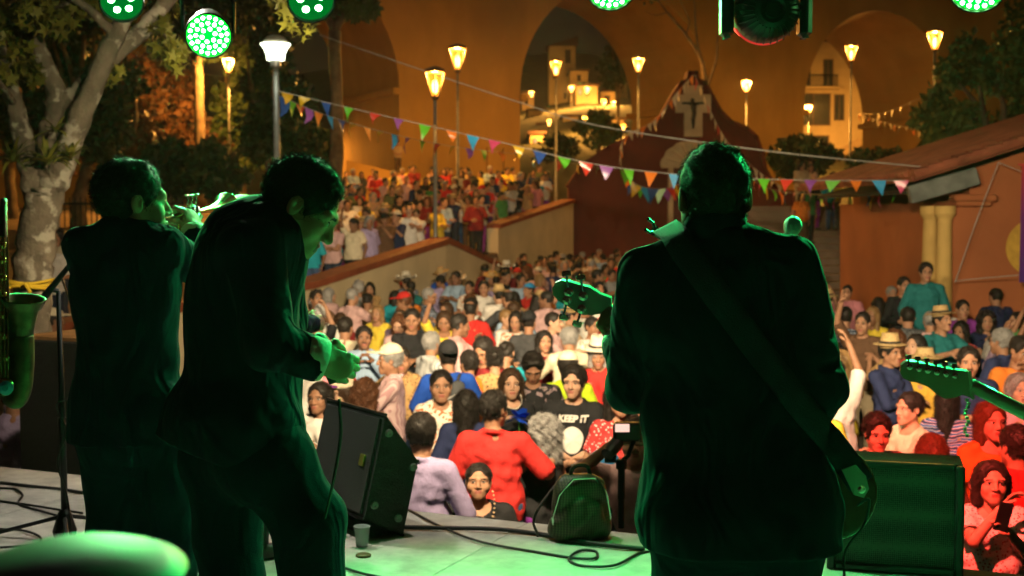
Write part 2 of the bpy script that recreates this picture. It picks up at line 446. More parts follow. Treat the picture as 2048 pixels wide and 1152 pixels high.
def strands(v, f, n, length, width, seed=1, lift=.5, up=0.0):
    "thin tapered locks growing on a hair surface (quads)"
    r = np.random.default_rng(seed); nr = normals_of(v, f); c = face_centers(v, f)
    i = r.integers(0, len(f), n); p = c[i] + r.normal(0, .003, (n, 3)); N = nr[i]
    flow = np.cross(N, r.normal(0, 1, (n, 3))); flow /= np.linalg.norm(flow, axis=1, keepdims=True) + 1e-9
    flow = flow * .7 + np.array([0, .35, -.35 + up]); d = N * lift + flow; d /= np.linalg.norm(d, axis=1, keepdims=True)
    sd = np.cross(d, r.normal(0, 1, (n, 3))); sd /= np.linalg.norm(sd, axis=1, keepdims=True) + 1e-9
    L = length * r.uniform(.5, 1.2, (n, 1)); w = width
    q = p + d * L * .6; d2 = d * .6 + flow * .5 - N * .15; e = q + d2 * L * .5
    V = np.concatenate([p - sd * w, p + sd * w, q + sd * w * .8, q - sd * w * .8, e + sd * w * .2, e - sd * w * .2]).astype(np.float32)
    a = np.arange(n)
    return V, np.concatenate([np.stack([a, a + n, a + 2 * n, a + 3 * n], 1), np.stack([a + 3 * n, a + 2 * n, a + 4 * n, a + 5 * n], 1)])

# ---- hats in head coordinates
def make_hat(style):
    F = Field((-.22, -.26, .0), (.22, .22, .24), .0075)
    if style == 'cap':
        F.ell((0, .014, .055), (.092, .112, .098), k=0); F.ell((0, -.12, .072), (.072, .095, .010), k=.008)
        F.half((0, .10, -1), (0, .0, .060)); 
    elif style == 'capback':
        F.ell((0, .014, .055), (.092, .112, .098), k=0); F.ell((0, .135, .050), (.070, .075, .010), k=.008); F.half((0, -.15, -1), (0, .0, .055))
    else:
        wide = {'straw': .165, 'cowboy': .175, 'fedora': .15, 'sunhat': .18}[style]; hh = {'straw': .175, 'cowboy': .20, 'fedora': .185, 'sunhat': .17}[style]
        F.cone((0, .012, .08), (0, .012, hh - .04), .098, .078, 0); F.half((0, 0, 1), (0, 0, hh - .005))
        if style in ('cowboy', 'fedora'): F.cone((0, -.09, hh + .012), (0, .11, hh + .012), .026, .022, .02, 'c')
        F.ell((0, .012, .078), (wide, wide * 1.12, .009), k=.012)
        if style == 'cowboy':
            for s in (-1, 1): F.cone((s * wide * .93, -.07, .10), (s * wide * .93, .09, .10), .022, .022, .02)
    F.ell((0, .014, .03), (.078, .098, .085), k=0, op='c'); F.half((0, 0, -1), (0, 0, .045))
    v, f = F.mesh(); c = face_centers(v, f); mi = np.zeros(len(f), dtype=np.int32)
    if style in ('straw', 'fedora', 'cowboy'): mi[(c[:, 2] > .088) & (c[:, 2] < .108) & (np.hypot(c[:, 0], c[:, 1] - .012) < .115)] = 1
    elif style in ('cap', 'capback'): mi[(np.hypot(c[:, 0], (c[:, 1] - .014) * .83) > .095)] = 1
    return v, f, mi
HATS = {}
def hat_np(style):
    if style not in HATS: HATS[style] = make_hat(style)
    return HATS[style]

# ---- poses.  local frame: stands at the origin, faces -Y, +X is the person's own left
ARM = {  # wrist relative to the shoulder: outward, forward, up (in arm lengths); elbow hint (outward, forward, up)
    'down': ((.14, .10, -.93), (.5, -.4, -.3)), 'crossed': ((-.42, .46, -.42), (.7, .1, -.8)), 'clasp': ((-.30, .42, -.66), (.8, -.2, -.4)),
    'phone': ((-.16, .62, -.02), (.5, .1, -.9)), 'up': ((.05, .38, .86), (.8, .4, .1)), 'clap': ((-.30, .58, -.26), (.8, -.1, -.6)),
    'hip': ((.10, .02, -.60), (1, -.3, 0)), 'forward': ((.02, .78, -.18), (.6, .0, -.7)), 'chin': ((-.30, .42, .06), (.6, .4, -.9)),
    'bag': ((.02, .25, -.55), (.5, -.5, -.4)), 'bent': ((.05, .50, -.50), (.5, -.5, -.6)), 'wide': ((.35, .55, -.30), (.6, -.2, -.8)), 'shoulder': ((-.15, .80, .02), (.5, 0, -.8)),
    'lap': ((-.12, .42, -.62), (.6, -.3, -.4)), 'high': ((-.10, .55, .45), (.7, .3, -.3)), 'mouth': ((-.34, .44, .20), (.6, .4, -.9))}
HSEED = [0]
def ik(S, T, a, b, hint):
    d = T - S; L = min(d.length, (a + b) * .995); d.normalize(); T = S + d * L
    x = (a * a - b * b + L * L) / (2 * L); y = math.sqrt(max(a * a - x * x, 0)); h = hint - d * hint.dot(d)
    if h.length < 1e-4: h = Vector((0, 0, -1)) - d * Vector((0, 0, -1)).dot(d)
    h.normalize(); return S + d * x + h * y, T
def pose(H=1.65, fem=False, arms=('down', 'down'), yaw=0, pitch=0, roll=0, lean=0, twist=0, seat=False, fat=1.0, hands=('relax', 'relax'), targets=(None, None)):
    g = H / 1.70; HSEED[0] += 1; hq = random.Random(HSEED[0] * 31); J = dict(H=H, g=g, fem=fem, fat=fat, hsc=(hq.uniform(.93, 1.07), hq.uniform(.94, 1.04), hq.uniform(.95, 1.05)))
    pz = .93 * g if not seat else .50 * g
    J['pelvis'] = Vector((0, 0, pz)); M = Matrix.Rotation(R(twist), 3, 'Z') @ Matrix.Rotation(R(lean), 3, 'X'); J['M'] = M
    up = lambda z, y=0, x=0: J['pelvis'] + M @ Vector((x, y, z)) * g
    J['belly'] = up(.14); J['chest'] = up(.32, .005); J['neck'] = up(.50, .02); J['headp'] = up(.645, -.012)
    J['HM'] = M @ Matrix.Rotation(R(yaw), 3, 'Z') @ Matrix.Rotation(R(pitch), 3, 'X') @ Matrix.Rotation(R(roll), 3, 'Y')
    sw = (.148 if fem else .170) * (1 + (fat - 1) * .35); ua, fa = .285 * g, .245 * g
    J['arm'] = []
    for i, s in enumerate((-1, 1)):
        S = up(.425, .015, s * sw); t, hnt = ARM[arms[i]]; al = ua + fa
        T = targets[i] if targets[i] is not None else S + M @ Vector((s * t[0], -t[1], t[2])) * al
        E, W = ik(S, T, ua, fa, M @ Vector((s * hnt[0], -hnt[1], hnt[2]))); J['arm'].append((S, E, W, hands[i], s))
    J['leg'] = []
    for s in (-1, 1):
        hp = J['pelvis'] + Matrix.Rotation(R(twist), 3, 'Z') @ Vector((s * .088 * g, 0, -.05 * g))
        if seat: kn = Vector((s * .12 * g, -.42 * g, pz + .0)); an = Vector((s * .12 * g, -.40 * g, .09 * g))
        else: kn = Vector((s * .095 * g, -.02, .50 * g)); an = Vector((s * .10 * g, .02, .085 * g))
        J['leg'].append((hp, kn, an, s))
    return J
def torso_prims(F, J, grow=0.0, k=.05, arms=True):
    g, fat, M, fem = J['g'], J['fat'], J['M'], J['fem']
    F.ell(J['pelvis'] + M @ Vector((0, .005, .0)), (.160 * g * fat * (1.04 if fem else 1), .112 * g * fat, .135 * g), M, 0, grow=grow)
    F.ell(J['belly'] + M @ Vector((0, -.006 * fat, 0)), (.140 * g * fat, .102 * g * fat * fat, .15 * g), M, k, grow=grow)
    F.ell(J['chest'], (.160 * g * (1 + (fat - 1) * .6), .108 * g * (1 + (fat - 1) * .6), .17 * g), M, k, grow=grow)
    if fem:
        for s in (-1, 1): F.ell(J['chest'] + M @ Vector((s * .072, -.075, .01)) * g, (.062 * g, .058 * g, .062 * g), M, .035, grow=grow)
    S0, S1 = J['arm'][0][0], J['arm'][1][0]
    for S in (S0, S1): F.cone(J['neck'] + M @ Vector((0, .01, -.030)) * g, S + M @ Vector((0, 0, .004)) * g, .046 * g, .046 * g, .04, grow=grow)
def body_mesh(J, hk, h=.013, hh=.005, hs=1.0):
    g, M, fem = J['g'], J['M'], J['fem']; pts = [J['headp'], J['pelvis']] + [p for a in J['arm'] for p in a[:3]] + [p for l in J['leg'] for p in l[:3]]
    lo = np.min([A3(p) for p in pts], 0) - .24; hi = np.max([A3(p) for p in pts], 0) + .24; lo[2] = min(lo[2], 0)
    lo[2] = -.005; F = Field(lo, hi, h)
    torso_prims(F, J)
    th = 1.0 + (J['fat'] - 1) * .5; aw = (.88 if fem else 1.0) * th
    for hp, kn, an, s in J['leg']:
        F.cone(hp, kn, .088 * g * th, .056 * g, .04); F.cone(kn, an, .056 * g, .038 * g, .02)
        F.cone(an + Vector((0, .03, -.05 * g)), an + Vector((s * .03, -.15 * g, -.055 * g)), .042 * g, .036 * g, .02)
    for S, E, W, hd, s in J['arm']:
        F.cone(S, E, .052 * g * aw, .041 * g * aw, .02); F.cone(E, W, .040 * g * aw, .0275 * g, .012)
    F.cone(J['neck'] - M @ Vector((0, 0, .06)) * g, J['headp'] + J['HM'] @ Vector((0, .025, -.09)), .056 * g, .050 * g * (1 if not fem else .9) * hs, .03)
    F.half((0, 0, -1), (0, 0, .0))
    v, f = F.mesh(); c = face_centers(v, f); mi = np.zeros(len(f), dtype=np.int32); mi[c[:, 2] < .085] = 5
    hv, hf, hm = head(hk, hh); parts = [(v, f, mi), (xf(hv * np.array(J['hsc'], dtype=np.float32), J['HM'], J['headp'], g ** .5 * hs), hf, hm)]
    for S, E, W, hd, s in J['arm']:
        z = (W - E).normalized(); inw = M @ Vector((-s, -.35, -.2)); y = -(inw - z * inw.dot(z)).normalized(); x = y.cross(z)
        hv, hf = hand(hd); hv = hv.copy()
        # thumb towards the front
        if (x.dot(M @ Vector((0, -1, .4)))) < 0: hv[:, 0] *= -1; hf = hf[:, ::-1]
        parts.append((xf(hv, Matrix((x, y, z)).transposed(), W + z * .012, g * (.9 if fem else 1.0)), hf, 0))
    return join(parts)
def shirt_mesh(J, sleeve='short', hem=-.10, neck='round', h=.012, loose=.013, seed=0, collar=False):
    g, M = J['g'], J['M']; pts = [J['neck'], J['pelvis']] + [p for a in J['arm'] for p in a[:3]]
    lo = np.min([A3(p) for p in pts], 0) - .22; hi = np.max([A3(p) for p in pts], 0) + .17
    F = Field(lo, hi, h); torso_prims(F, J, grow=loose, k=.06)
    F.cone(J['belly'] + M @ Vector((-.045, -.012, .02)) * g, J['pelvis'] + M @ Vector((-.05, -.004, -.14)) * g, .118 * g * J['fat'], .132 * g * J['fat'], .05)
    F.cone(J['belly'] + M @ Vector((.045, -.012, .02)) * g, J['pelvis'] + M @ Vector((.05, -.004, -.14)) * g, .118 * g * J['fat'], .132 * g * J['fat'], .05)
    aw = (.88 if J['fem'] else 1.0) * (1.0 + (J['fat'] - 1) * .5); fr = {'none': 0, 'short': .62, 'half': .9, 'long': 1}[sleeve]
    ph = seed * 1.7
    F.folds(.0042, [(8, 5, 34, ph), (26, -8, 17, 1 + ph), (-21, 14, 22, 2 + ph)]); F.folds(.0026, [(70, 30, 15, ph), (-15, 10, 75, ph + 1)]); F.folds(.0022, [(55, 20, 48, ph), (-48, 30, 60, ph)])
    for S, E, W, hd, s in J['arm']:
        if not fr: continue
        lo_ = .018 if sleeve != 'long' else .015
        if sleeve == 'long':
            F.cone(S, E, .051 * g * aw, .044 * g * aw, .03, grow=lo_); F.cone(E, W, .043 * g * aw, .030 * g, .015, grow=lo_ * .8)
        else: F.cone(S, S + (E - S) * fr, .050 * g * aw, .052 * g * aw, .03, grow=lo_)
    for S, E, W, hd, s in J['arm']:        # flat cuffs
        if sleeve == 'long': a, d = W, (W - E).normalized()
        elif fr: a, d = S + (E - S) * fr, (E - S).normalized()
        else: continue
        F.cone(a + d * .068, a + d * .078, .068, .068, 0, 'c')
    F.half(-(M @ Vector((0, 0, 1))), J['pelvis'] + Vector((0, 0, hem * g)))
    nb = J['neck']; up = M @ Vector((0, 0, 1))
    if collar:
        for q in range(9):
            a0, a1 = [math.pi * 2 * (w + .5) / 9 for w in (q, q + 1)]
            pa, pb = [nb + M @ Vector((math.sin(a) * .064, .022 + .002 + math.cos(a) * .064, -.006 + .018 * math.cos(a))) * g for a in (a0, a1)]
            F.cone(pa, pb, .013, .013, .012)
        F.cone(nb - up * .03 * g + M @ Vector((0, .0, 0)), nb + up * .16 * g - M @ Vector((0, .0, 0)), .052 * g, .052 * g, .004, 'c')
    else:
        dp = {'round': .068, 'v': .075, 'scoop': .088}[neck]
        F.cone(nb + M @ Vector((0, -.055 if neck != 'round' else -.02, .015)) * g, nb + up * .2 * g, dp * g, .12 * g, .01, 'c')
    return F.mesh()
def trouser_mesh(J, h=.014, loose=.014, seed=0, short=False):
    g, M = J['g'], J['M']; pts = [J['pelvis']] + [p for l in J['leg'] for p in l[:3]]
    lo = np.min([A3(p) for p in pts], 0) - .2; hi = np.max([A3(p) for p in pts], 0) + .2
    F = Field(lo, hi, h); th = 1.0 + (J['fat'] - 1) * .5; f = J['fat']
    F.ell(J['pelvis'] + M @ Vector((0, .005, .0)), (.160 * g * f * (1.04 if J['fem'] else 1), .112 * g * f, .135 * g), M, 0, grow=loose * .6)
    for hp, kn, an, s in J['leg']:
        F.cone(hp, kn, .090 * g * th, .060 * g, .04, grow=loose); F.cone(kn, an, .060 * g, .048 * g, .02, grow=loose)
    F.folds(.004, [(8, 5, 30, seed), (20, -30, 14, seed + 1)]); F.half((0, 0, -1), (0, 0, .075 * g)); F.half((0, 0, 1), J['pelvis'] + Vector((0, 0, .10 * g)))
    return F.mesh()

def obj_mat(o, i, m):
    o.material_slots[i].link = 'OBJECT'; o.material_slots[i].material = m
# ------------------------------------------------------------------ palettes
SKIN = [skin_mat('skin_%s' % n, c) for n, c in (('a', (.40, .21, .125)), ('b', (.31, .155, .088)), ('c', (.50, .29, .19)), ('d', (.235, .115, .066)))]
LIP = mat('lip', (.30, .10, .075), rough=.4, var=.1)
EYEW = mat('eye_white', (.38, .34, .31), rough=.25, var=.05)
IRIS = mat('iris', (.012, .008, .006), rough=.12, var=.1)
SHOE = mat('shoe_leather', (.02, .017, .015), rough=.45)
HAIRC = {'black': mat('hair_black', (.020, .015, .012), rough=.6, var=.5, scale=90, spec=.3), 'brown': mat('hair_brown', (.055, .028, .014), rough=.6, var=.5, scale=90, spec=.3),
         'grey': mat('hair_grey', (.30, .29, .28), rough=.5, var=.55, scale=120), 'white': mat('hair_white', (.55, .54, .52), rough=.5, var=.3, scale=120),
         'auburn': mat('hair_auburn', (.12, .045, .018), rough=.6, var=.5, scale=90, spec=.3), 'fair': mat('hair_fair', (.26, .15, .06), rough=.45, var=.4, scale=90)}
def cloth(n, c, **k): return mat('cloth_' + n.replace(' ', '_'), c, rough=.85, var=.14, scale=14, bump=.25, bscale=45, spec=.2, **k)
SHIRT = {n: cloth(n, c) for n, c in {
    'white': (.72, .69, .64), 'cream': (.66, .58, .42), 'red': (.55, .030, .026), 'dark red': (.20, .020, .022), 'black': (.018, .018, .020), 'navy': (.022, .030, .085),
    'royal blue': (.020, .09, .50), 'turquoise': (.02, .33, .42), 'pale blue': (.30, .42, .58), 'lilac': (.40, .33, .56), 'pink': (.62, .25, .30), 'salmon': (.66, .24, .17),
    'yellow': (.74, .56, .06), 'mustard': (.50, .30, .04), 'olive': (.13, .14, .06), 'grey': (.26, .26, .26), 'charcoal': (.055, .056, .06), 'brown': (.13, .07, .04),
    'tan': (.42, .30, .18), 'purple': (.22, .04, .30), 'orange': (.66, .20, .03), 'green': (.06, .22, .07), 'teal': (.02, .16, .17), 'rose': (.56, .36, .36), 'lime': (.55, .75, .03)}.items()}
SHIRT.update({
    'floral white': pattern('cloth_floral', 'blotch', [(.72, .67, .58), (.72, .67, .58), (.68, .16, .05), (.34, .18, .06)], 17),
    'plaid blue': pattern('cloth_plaid_blue', 'check', [(.06, .08, .14), (.30, .34, .42)], 9), 'plaid red': pattern('cloth_plaid_red', 'check', [(.30, .03, .03), (.06, .02, .03)], 9),
    'striped grey': pattern('cloth_stripe_grey', 'stripe', [(.45, .45, .43), (.20, .22, .25)], 13), 'striped pink': pattern('cloth_stripe_pink', 'stripe', [(.62, .45, .45), (.45, .26, .28)], 14),
    'spotted white': pattern('cloth_spot_white', 'spot', [(.42, .05, .05), (.72, .69, .66)], 60), 'spotted red': pattern('cloth_spot_red', 'spot', [(.70, .68, .66), (.50, .04, .04)], 46), 'leopard': pattern('cloth_leopard', 'spot', [(.06, .035, .02), (.42, .26, .11)], 38),
    'zigzag': pattern('cloth_zigzag', 'zigzag', [(.05, .10, .30), (.60, .55, .60), (.30, .06, .14), (.03, .05, .12)], 7), 'flowered purple': pattern('cloth_flower_purple', 'blotch', [(.20, .14, .22), (.20, .14, .22), (.46, .36, .42), (.16, .06, .12)], 24),
    'speckled grey': pattern('cloth_speckle', 'spot', [(.24, .25, .26), (.07, .075, .085)], 60), 'printed black': pattern('cloth_print_black', 'blotch', [(.018, .018, .02), (.018, .018, .02), (.25, .18, .2), (.1, .12, .05)], 12)})
TROUS = {n: mat('trousers_' + n.replace(' ', '_'), c, rough=.85, var=.2, scale=10, bump=.2) for n, c in {
    'black': (.015, .015, .017), 'blue jeans': (.045, .085, .19), 'dark jeans': (.02, .03, .06), 'beige': (.36, .29, .19), 'grey': (.13, .13, .13), 'purple': (.22, .03, .28), 'brown': (.10, .06, .035)}.items()}
HATM = {'straw': mat('straw', (.52, .36, .16), rough=.8, var=.3, scale=60, bump=.4, bscale=140), 'white felt': mat('felt_white', (.70, .64, .52), rough=.85), 'black cap': SHIRT['black'], 'red cap': SHIRT['red'],
        'white cap': SHIRT['cream'], 'navy cap': SHIRT['navy'], 'blue cap': mat('cap_blue', (.03, .28, .62), rough=.4)}
BAND = mat('hat_band', (.03, .022, .018))

# ------------------------------------------------------------------ people
def put_mesh(name, npm, mats, parent, M=None, smooth=True):
    v, f = npm[0], npm[1]; me = mesh_data(name, v, f, mats, npm[2] if len(npm) > 2 else None, smooth)
    o = link(name, me, parent)
    if M is not None: o.matrix_local = M
    return o
def head_matrix(J, hs=1.0): return Matrix.Translation(J['headp']) @ J['HM'].to_4x4() @ Matrix.Scale(J['g'] ** .5 * hs, 4) @ Matrix.Diagonal(Vector(J.get('hsc', (1, 1, 1))).to_4d())
HAIR_ME, HAT_ME = {}, {}
def add_hair(root, J, style, colour, dense=False, hs=1.0, seed=3):
    key = (style, dense)
    if key not in HAIR_ME:
        v, f = hair_np(style, .0055 if dense else .008)
        if dense:
            L = {'curly': .035, 'afro': .035, 'long': .03, 'wavy': .035, 'bob': .022, 'crop': .009, 'fringe': .012}.get(style, .018)
            sv, sf = strands(v, f, 5200, L, .0010, seed, lift=.30); v, f, _ = join([(v, f, 0), (sv, sf, 0)])
        HAIR_ME[key] = mesh_data('hair', v, f, [HAIRC['black']], None, True)
    o = link('hair', HAIR_ME[key], root); o.matrix_local = head_matrix(J, hs); obj_mat(o, 0, HAIRC[colour]); return o
def add_hat(root, J, style, m, hs=1.0, m2=None):
    if style not in HAT_ME:
        v, f, mi = hat_np(style); HAT_ME[style] = mesh_data('hat', v, f, [BAND, BAND], mi, True)
    o = link('hat', HAT_ME[style], root); o.matrix_local = head_matrix(J, hs) @ Matrix.Scale(1.03, 4); obj_mat(o, 0, m)
    obj_mat(o, 1, m2 or (BAND if style not in ('cap', 'capback') else m)); return o
def dress_body(o, sk, hairc):
    for i, m in enumerate((sk, LIP, hairc, EYEW, IRIS, SHOE)): obj_mat(o, i, m)
BODY_SLOTS = [SKIN[0], LIP, HAIRC['black'], EYEW, IRIS, SHOE]
LIB = {}
def lib_person(key, J, hk, sleeve, neck='round', collar=False, hem=-.10, h=.013, seed=0, hs=1.0):
    "meshes of a pose, shared by everyone who stands that way"
    if key not in LIB:
        b = body_mesh(J, hk, h, .005 if h < .014 else .0062, hs)
        LIB[key] = (J, mesh_data('person', b[0], b[1], BODY_SLOTS, b[2], True), mesh_data('shirt', *shirt_mesh(J, sleeve, hem, neck, h, seed=seed, collar=collar), [SHIRT['white']], None, True),
                    mesh_data('trousers', *trouser_mesh(J, h + .002, seed=seed), [TROUS['black']], None, True))
    return LIB[key]
def person(key_or_J, loc, rz, skin=0, shirt='white', trousers='dark jeans', hair=('short', 'black'), hat=None, label='', group=None, scale=1.0, dense=False, hs=1.0, hatm2=None):
    J, bm_, sm_, tm_ = LIB[key_or_J]
    o = link('person', bm_, None, loc, (0, 0, rz)); o.scale = (scale,) * 3
    dress_body(o, SKIN[skin], HAIRC[hair[1]] if hair else HAIRC['black']); tag(o, label, 'person', group)
    if hair: add_hair(o, J, hair[0], hair[1], dense, hs)
    s = link('shirt', sm_, o); obj_mat(s, 0, SHIRT[shirt])
    t = link('trousers', tm_, o); obj_mat(t, 0, TROUS[trousers])
    if hat: add_hat(o, J, hat[0], HATM[hat[1]], hs, hatm2)
    return o
# ------------------------------------------------------------------ setting
M_GROUND = mat('plaza_paving', (.22, .19, .16), rough=.85, var=.3, scale=2.5, bump=.3, bscale=20)
M_TERR = mat('terrace_paving', (.24, .17, .12), rough=.9, var=.3, scale=1.5, bump=.3, bscale=12)
M_HILL = mat('hill_soil', (.05, .05, .025), rough=1, var=.5, scale=.3, bump=.5, bscale=2)
M_PLASTER = mat('ochre_plaster', (.46, .265, .065), rough=.92, var=.22, scale=.22, bump=.35, bscale=3.0, detail=8)
def stain(m, z=.10, sc=.9, lo=.45, amt=.55):
    nt = m.node_tree; n = nt.nodes; l = nt.links; tc = [x for x in n if x.type == 'TEX_COORD'][0]; mp = n.new('ShaderNodeMapping'); mp.inputs['Scale'].default_value = (1, 1, z); l.new(tc.outputs['Object'], mp.inputs[0])
    nz = n.new('ShaderNodeTexNoise'); nz.inputs['Scale'].default_value = sc; nz.inputs['Detail'].default_value = 9; nz.inputs['Roughness'].default_value = .65; l.new(mp.outputs[0], nz.inputs['Vector'])
    cr = n.new('ShaderNodeValToRGB'); cr.color_ramp.elements[0].position = .38; cr.color_ramp.elements[1].position = .60; cr.color_ramp.elements[0].color = (lo, lo, lo, 1); cr.color_ramp.elements[1].color = (1, 1, 1, 1); l.new(nz.outputs[0], cr.inputs[0])
    b = n['Principled BSDF']; src = b.inputs['Base Color'].links[0].from_socket; mx = n.new('ShaderNodeMix'); mx.data_type = 'RGBA'; mx.blend_type = 'MULTIPLY'; mx.inputs[0].default_value = amt; l.new(src, mx.inputs[6]); l.new(cr.outputs[0], mx.inputs[7]); l.new(mx.outputs[2], b.inputs['Base Color'])
stain(M_PLASTER, .35, .25, .55, .5)
M_CREAM = mat('cream_paint', (.70, .58, .36), rough=.85, var=.16, scale=.9, bump=.2, bscale=18)
M_COPING = mat('red_coping', (.30, .075, .032), rough=.7, var=.3, scale=4, bump=.2)
M_CHAPEL = mat('dark_red_paint', (.15, .026, .014), rough=.85, var=.3, scale=.7, bump=.3, bscale=8)
M_TERRA = mat('terracotta_wall', (.44, .145, .055), rough=.9, var=.18, scale=.6, bump=.3, bscale=14)
M_TILE = mat('clay_tile', (.36, .11, .055), rough=.8, var=.45, scale=3, bump=.3)
M_STONE = mat('pale_stone', (.50, .40, .26), rough=.85, var=.25, scale=2, bump=.4, bscale=14)
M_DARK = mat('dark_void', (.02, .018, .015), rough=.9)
M_GLASS = mat('window_glass', (.02, .025, .03), rough=.12, var=.2, spec=.6)
M_IRON = mat('black_iron', (.02, .02, .02), rough=.5, metal=.6)
M_POLE = mat('grey_pole', (.28, .28, .27), rough=.45, metal=.5, var=.25, scale=6)
M_WOODPL = mat('stage_ply', (.56, .53, .47), rough=.7, var=.22, scale=3.0, bump=.12, bscale=30, detail=10)
M_SKIRT = mat('stage_skirt', (.02, .02, .022), rough=.9)
for m_, z_, s_, l_, a_ in ((M_CREAM, .6, 1.2, .6, .3), (M_CHAPEL, .6, 1.2, .5, .5), (M_TERRA, .7, 1.1, .6, .3), (M_WOODPL, 1, 6, .55, .5)): stain(m_, z_, s_, l_, a_)
M_CORD = mat('white_cord', (.45, .43, .40), rough=.8)

ground = MB().box((0, 190, -.25), (700, 460, .5)).build('ground', M_GROUND); tag(ground, 'paved plaza ground under the crowd', kind='structure')
TY = [6, 14, 24, 34, 46, 60, 95]; TZ = [.7, .78, 1.05, 1.6, 2.9, 3.15, 3.6]
BY = [6, 10, 16, 22, 28, 33, 36, 41, 46]; BX = [-8.9, -7.6, -5.6, -3.64, -1.63, -.18, -.34, 1.78, 1.9]
def terr_z(y): return float(np.interp(y, TY, TZ))
def bound_x(y): return float(np.interp(y, BY, BX))
def gz(x, y):
    if y > 44: return terr_z(y)
    if x < bound_x(y) - .15 and y < 44: return terr_z(y)
    if x > 6.6 and y > 27: return max(0.0, math.floor((y - 27) / .62) * .17 * (1 if y < 42 else 1))
    return 0.0
V, Fc = [], []
ys = np.arange(6, 44.01, 1.0)
for y in ys:
    V += [(-60, y, terr_z(y)), (bound_x(y) - .1, y, terr_z(y)), (bound_x(y) - .1, y, -.2)]
for i in range(len(ys) - 1):
    a = i * 3; Fc += [(a, a + 1, a + 4, a + 3), (a + 1, a + 2, a + 5, a + 4)]
o = link('terrace', mesh_data('terrace', V, Fc, [M_TERR])); tag(o, 'raised paved terrace rising beside the plaza', kind='structure')
V = []; Fc = []
ys = [44, 50, 60, 95]
for y in ys: V += [(-90, y, terr_z(y)), (120, y, terr_z(y))]
for i in range(len(ys) - 1): a = 2 * i; Fc.append((a, a + 1, a + 3, a + 2))
V += [(-90, 44, -.3), (120, 44, -.3)]; Fc.append((0, len(V) - 2, len(V) - 1, 1))
o = link('upper_ground', mesh_data('upper_ground', V, Fc, [M_TERR])); tag(o, 'upper ground under the bridge', kind='structure')
steps = empty('stone_steps', (10.6, 27, 0), label='broad stone steps climbing beside the dark red chapel', cat='steps')
for i in range(18):
    s_ = MB().box((0, .31, 0), (8.0, .62, .17 * (i + 1)), bev=.012).build('step', M_TERR, steps); s_.location = (0, i * .62, .17 * (i + 1) / 2)
# hill behind the bridge
V = []; Fc = []; hy = [95, 120, 160, 200, 260, 340]; hz = [3.6, 7.2, 12.5, 17, 26, 42]; hx = np.linspace(-160, 200, 37)
def hill_z(x, y): return float(np.interp(y, hy, hz)) + (1.5 * math.sin(x * .11) + 2.2 * math.sin(x * .043 + 1)) * min(1, (y - 95) / 50)
for y in hy:
    for x in hx: V.append((x, y, hill_z(x, y)))
for i in range(len(hy) - 1):
    for j in range(36): a = i * 37 + j; Fc.append((a, a + 1, a + 38, a + 37))
o = link('hill', mesh_data('hill', V, Fc, [M_HILL], None, True)); tag(o, 'dark hillside rising behind the bridge', kind='structure')

# ---- arched bridge
PY0 = 66.0; BD = Vector((.2648, .146, 0)).normalized(); PER = math.hypot(.2648, .146) * PY0
B0 = Vector((-.0875 * PY0, PY0, 0)); TN = Vector((-BD.y, BD.x, 0)); THK = .125 * PY0
ZI, RAD, ZTOP, ZB = 9.3, .645 * PER / 2, 25.0, 2.5
bridge = empty('arched_bridge', B0 + Vector((0, 0, 3)), label='huge ochre plastered bridge with round arches behind the plaza', cat='bridge')
def bp(q, z, t=0): return B0 + BD * (q * PER) + TN * t + Vector((0, 0, z)) - bridge.location
for k in range(-3, 5):
    q0, q1 = k + 0.0, k + .355
    b = MB(); P = [bp(q0, ZB), bp(q1, ZB), bp(q1, ZTOP), bp(q0, ZTOP)]; P += [bp(q, z, THK) for q, z in ((q0, ZB), (q1, ZB), (q1, ZTOP), (q0, ZTOP))]
    b._add(P, [(0, 1, 2, 3), (7, 6, 5, 4), (0, 4, 5, 1)] + [(3, 2, 6, 7)])
    # jambs below the springing
    b._add([bp(q0, ZB), bp(q0, ZI), bp(q0, ZI, THK), bp(q0, ZB, THK)], [(0, 1, 2, 3)]); b._add([bp(q1, ZB), bp(q1, ZI), bp(q1, ZI, THK), bp(q1, ZB, THK)], [(3, 2, 1, 0)])
    b.build('pier', M_PLASTER, bridge)
    b = MB(); n = 28; c0 = k + .355 + .645 / 2; hw = .645 / 2
    fr = [(c0 - hw * math.cos(math.pi * i / n), ZI + RAD * math.sin(math.pi * i / n)) for i in range(n + 1)]
    for i in range(n):
        (qa, za), (qb, zb) = fr[i], fr[i + 1]
        b._add([bp(qa, za), bp(qb, zb), bp(qb, ZTOP), bp(qa, ZTOP)], [(0, 1, 2, 3)]); b._add([bp(qa, za, THK), bp(qb, zb, THK), bp(qb, ZTOP, THK), bp(qa, ZTOP, THK)], [(3, 2, 1, 0)])
        b._add([bp(qa, za), bp(qa, za, THK), bp(qb, zb, THK), bp(qb, zb)], [(0, 1, 2, 3)]); b._add([bp(qa, ZTOP), bp(qb, ZTOP), bp(qb, ZTOP, THK), bp(qa, ZTOP, THK)], [(0, 1, 2, 3)])
    a = b.build('arch', M_PLASTER, bridge); smooth_by_angle(a, 25)
    for q, sg in ((q0, -1), (q1, 1)):
        b = MB(); L = THK + .3; rot = Matrix((BD, TN, Vector((0, 0, 1)))).transposed()
        b.box(bp(q + sg * .18 / PER, ZI - .18, THK / 2), (.42, L, .36), rot, bev=.05); b.build('impost', M_PLASTER, bridge)
# pilaster strips and a ledge on the piers
for k in (0, 1):
    b = MB(); rot = Matrix((BD, TN, Vector((0, 0, 1)))).transposed()
    for q in (k + .26, k + .31): b.box(bp(q, 4.6, -.06), (.25, .12, 3.6), rot)
    b.build('pilaster', M_PLASTER, bridge)

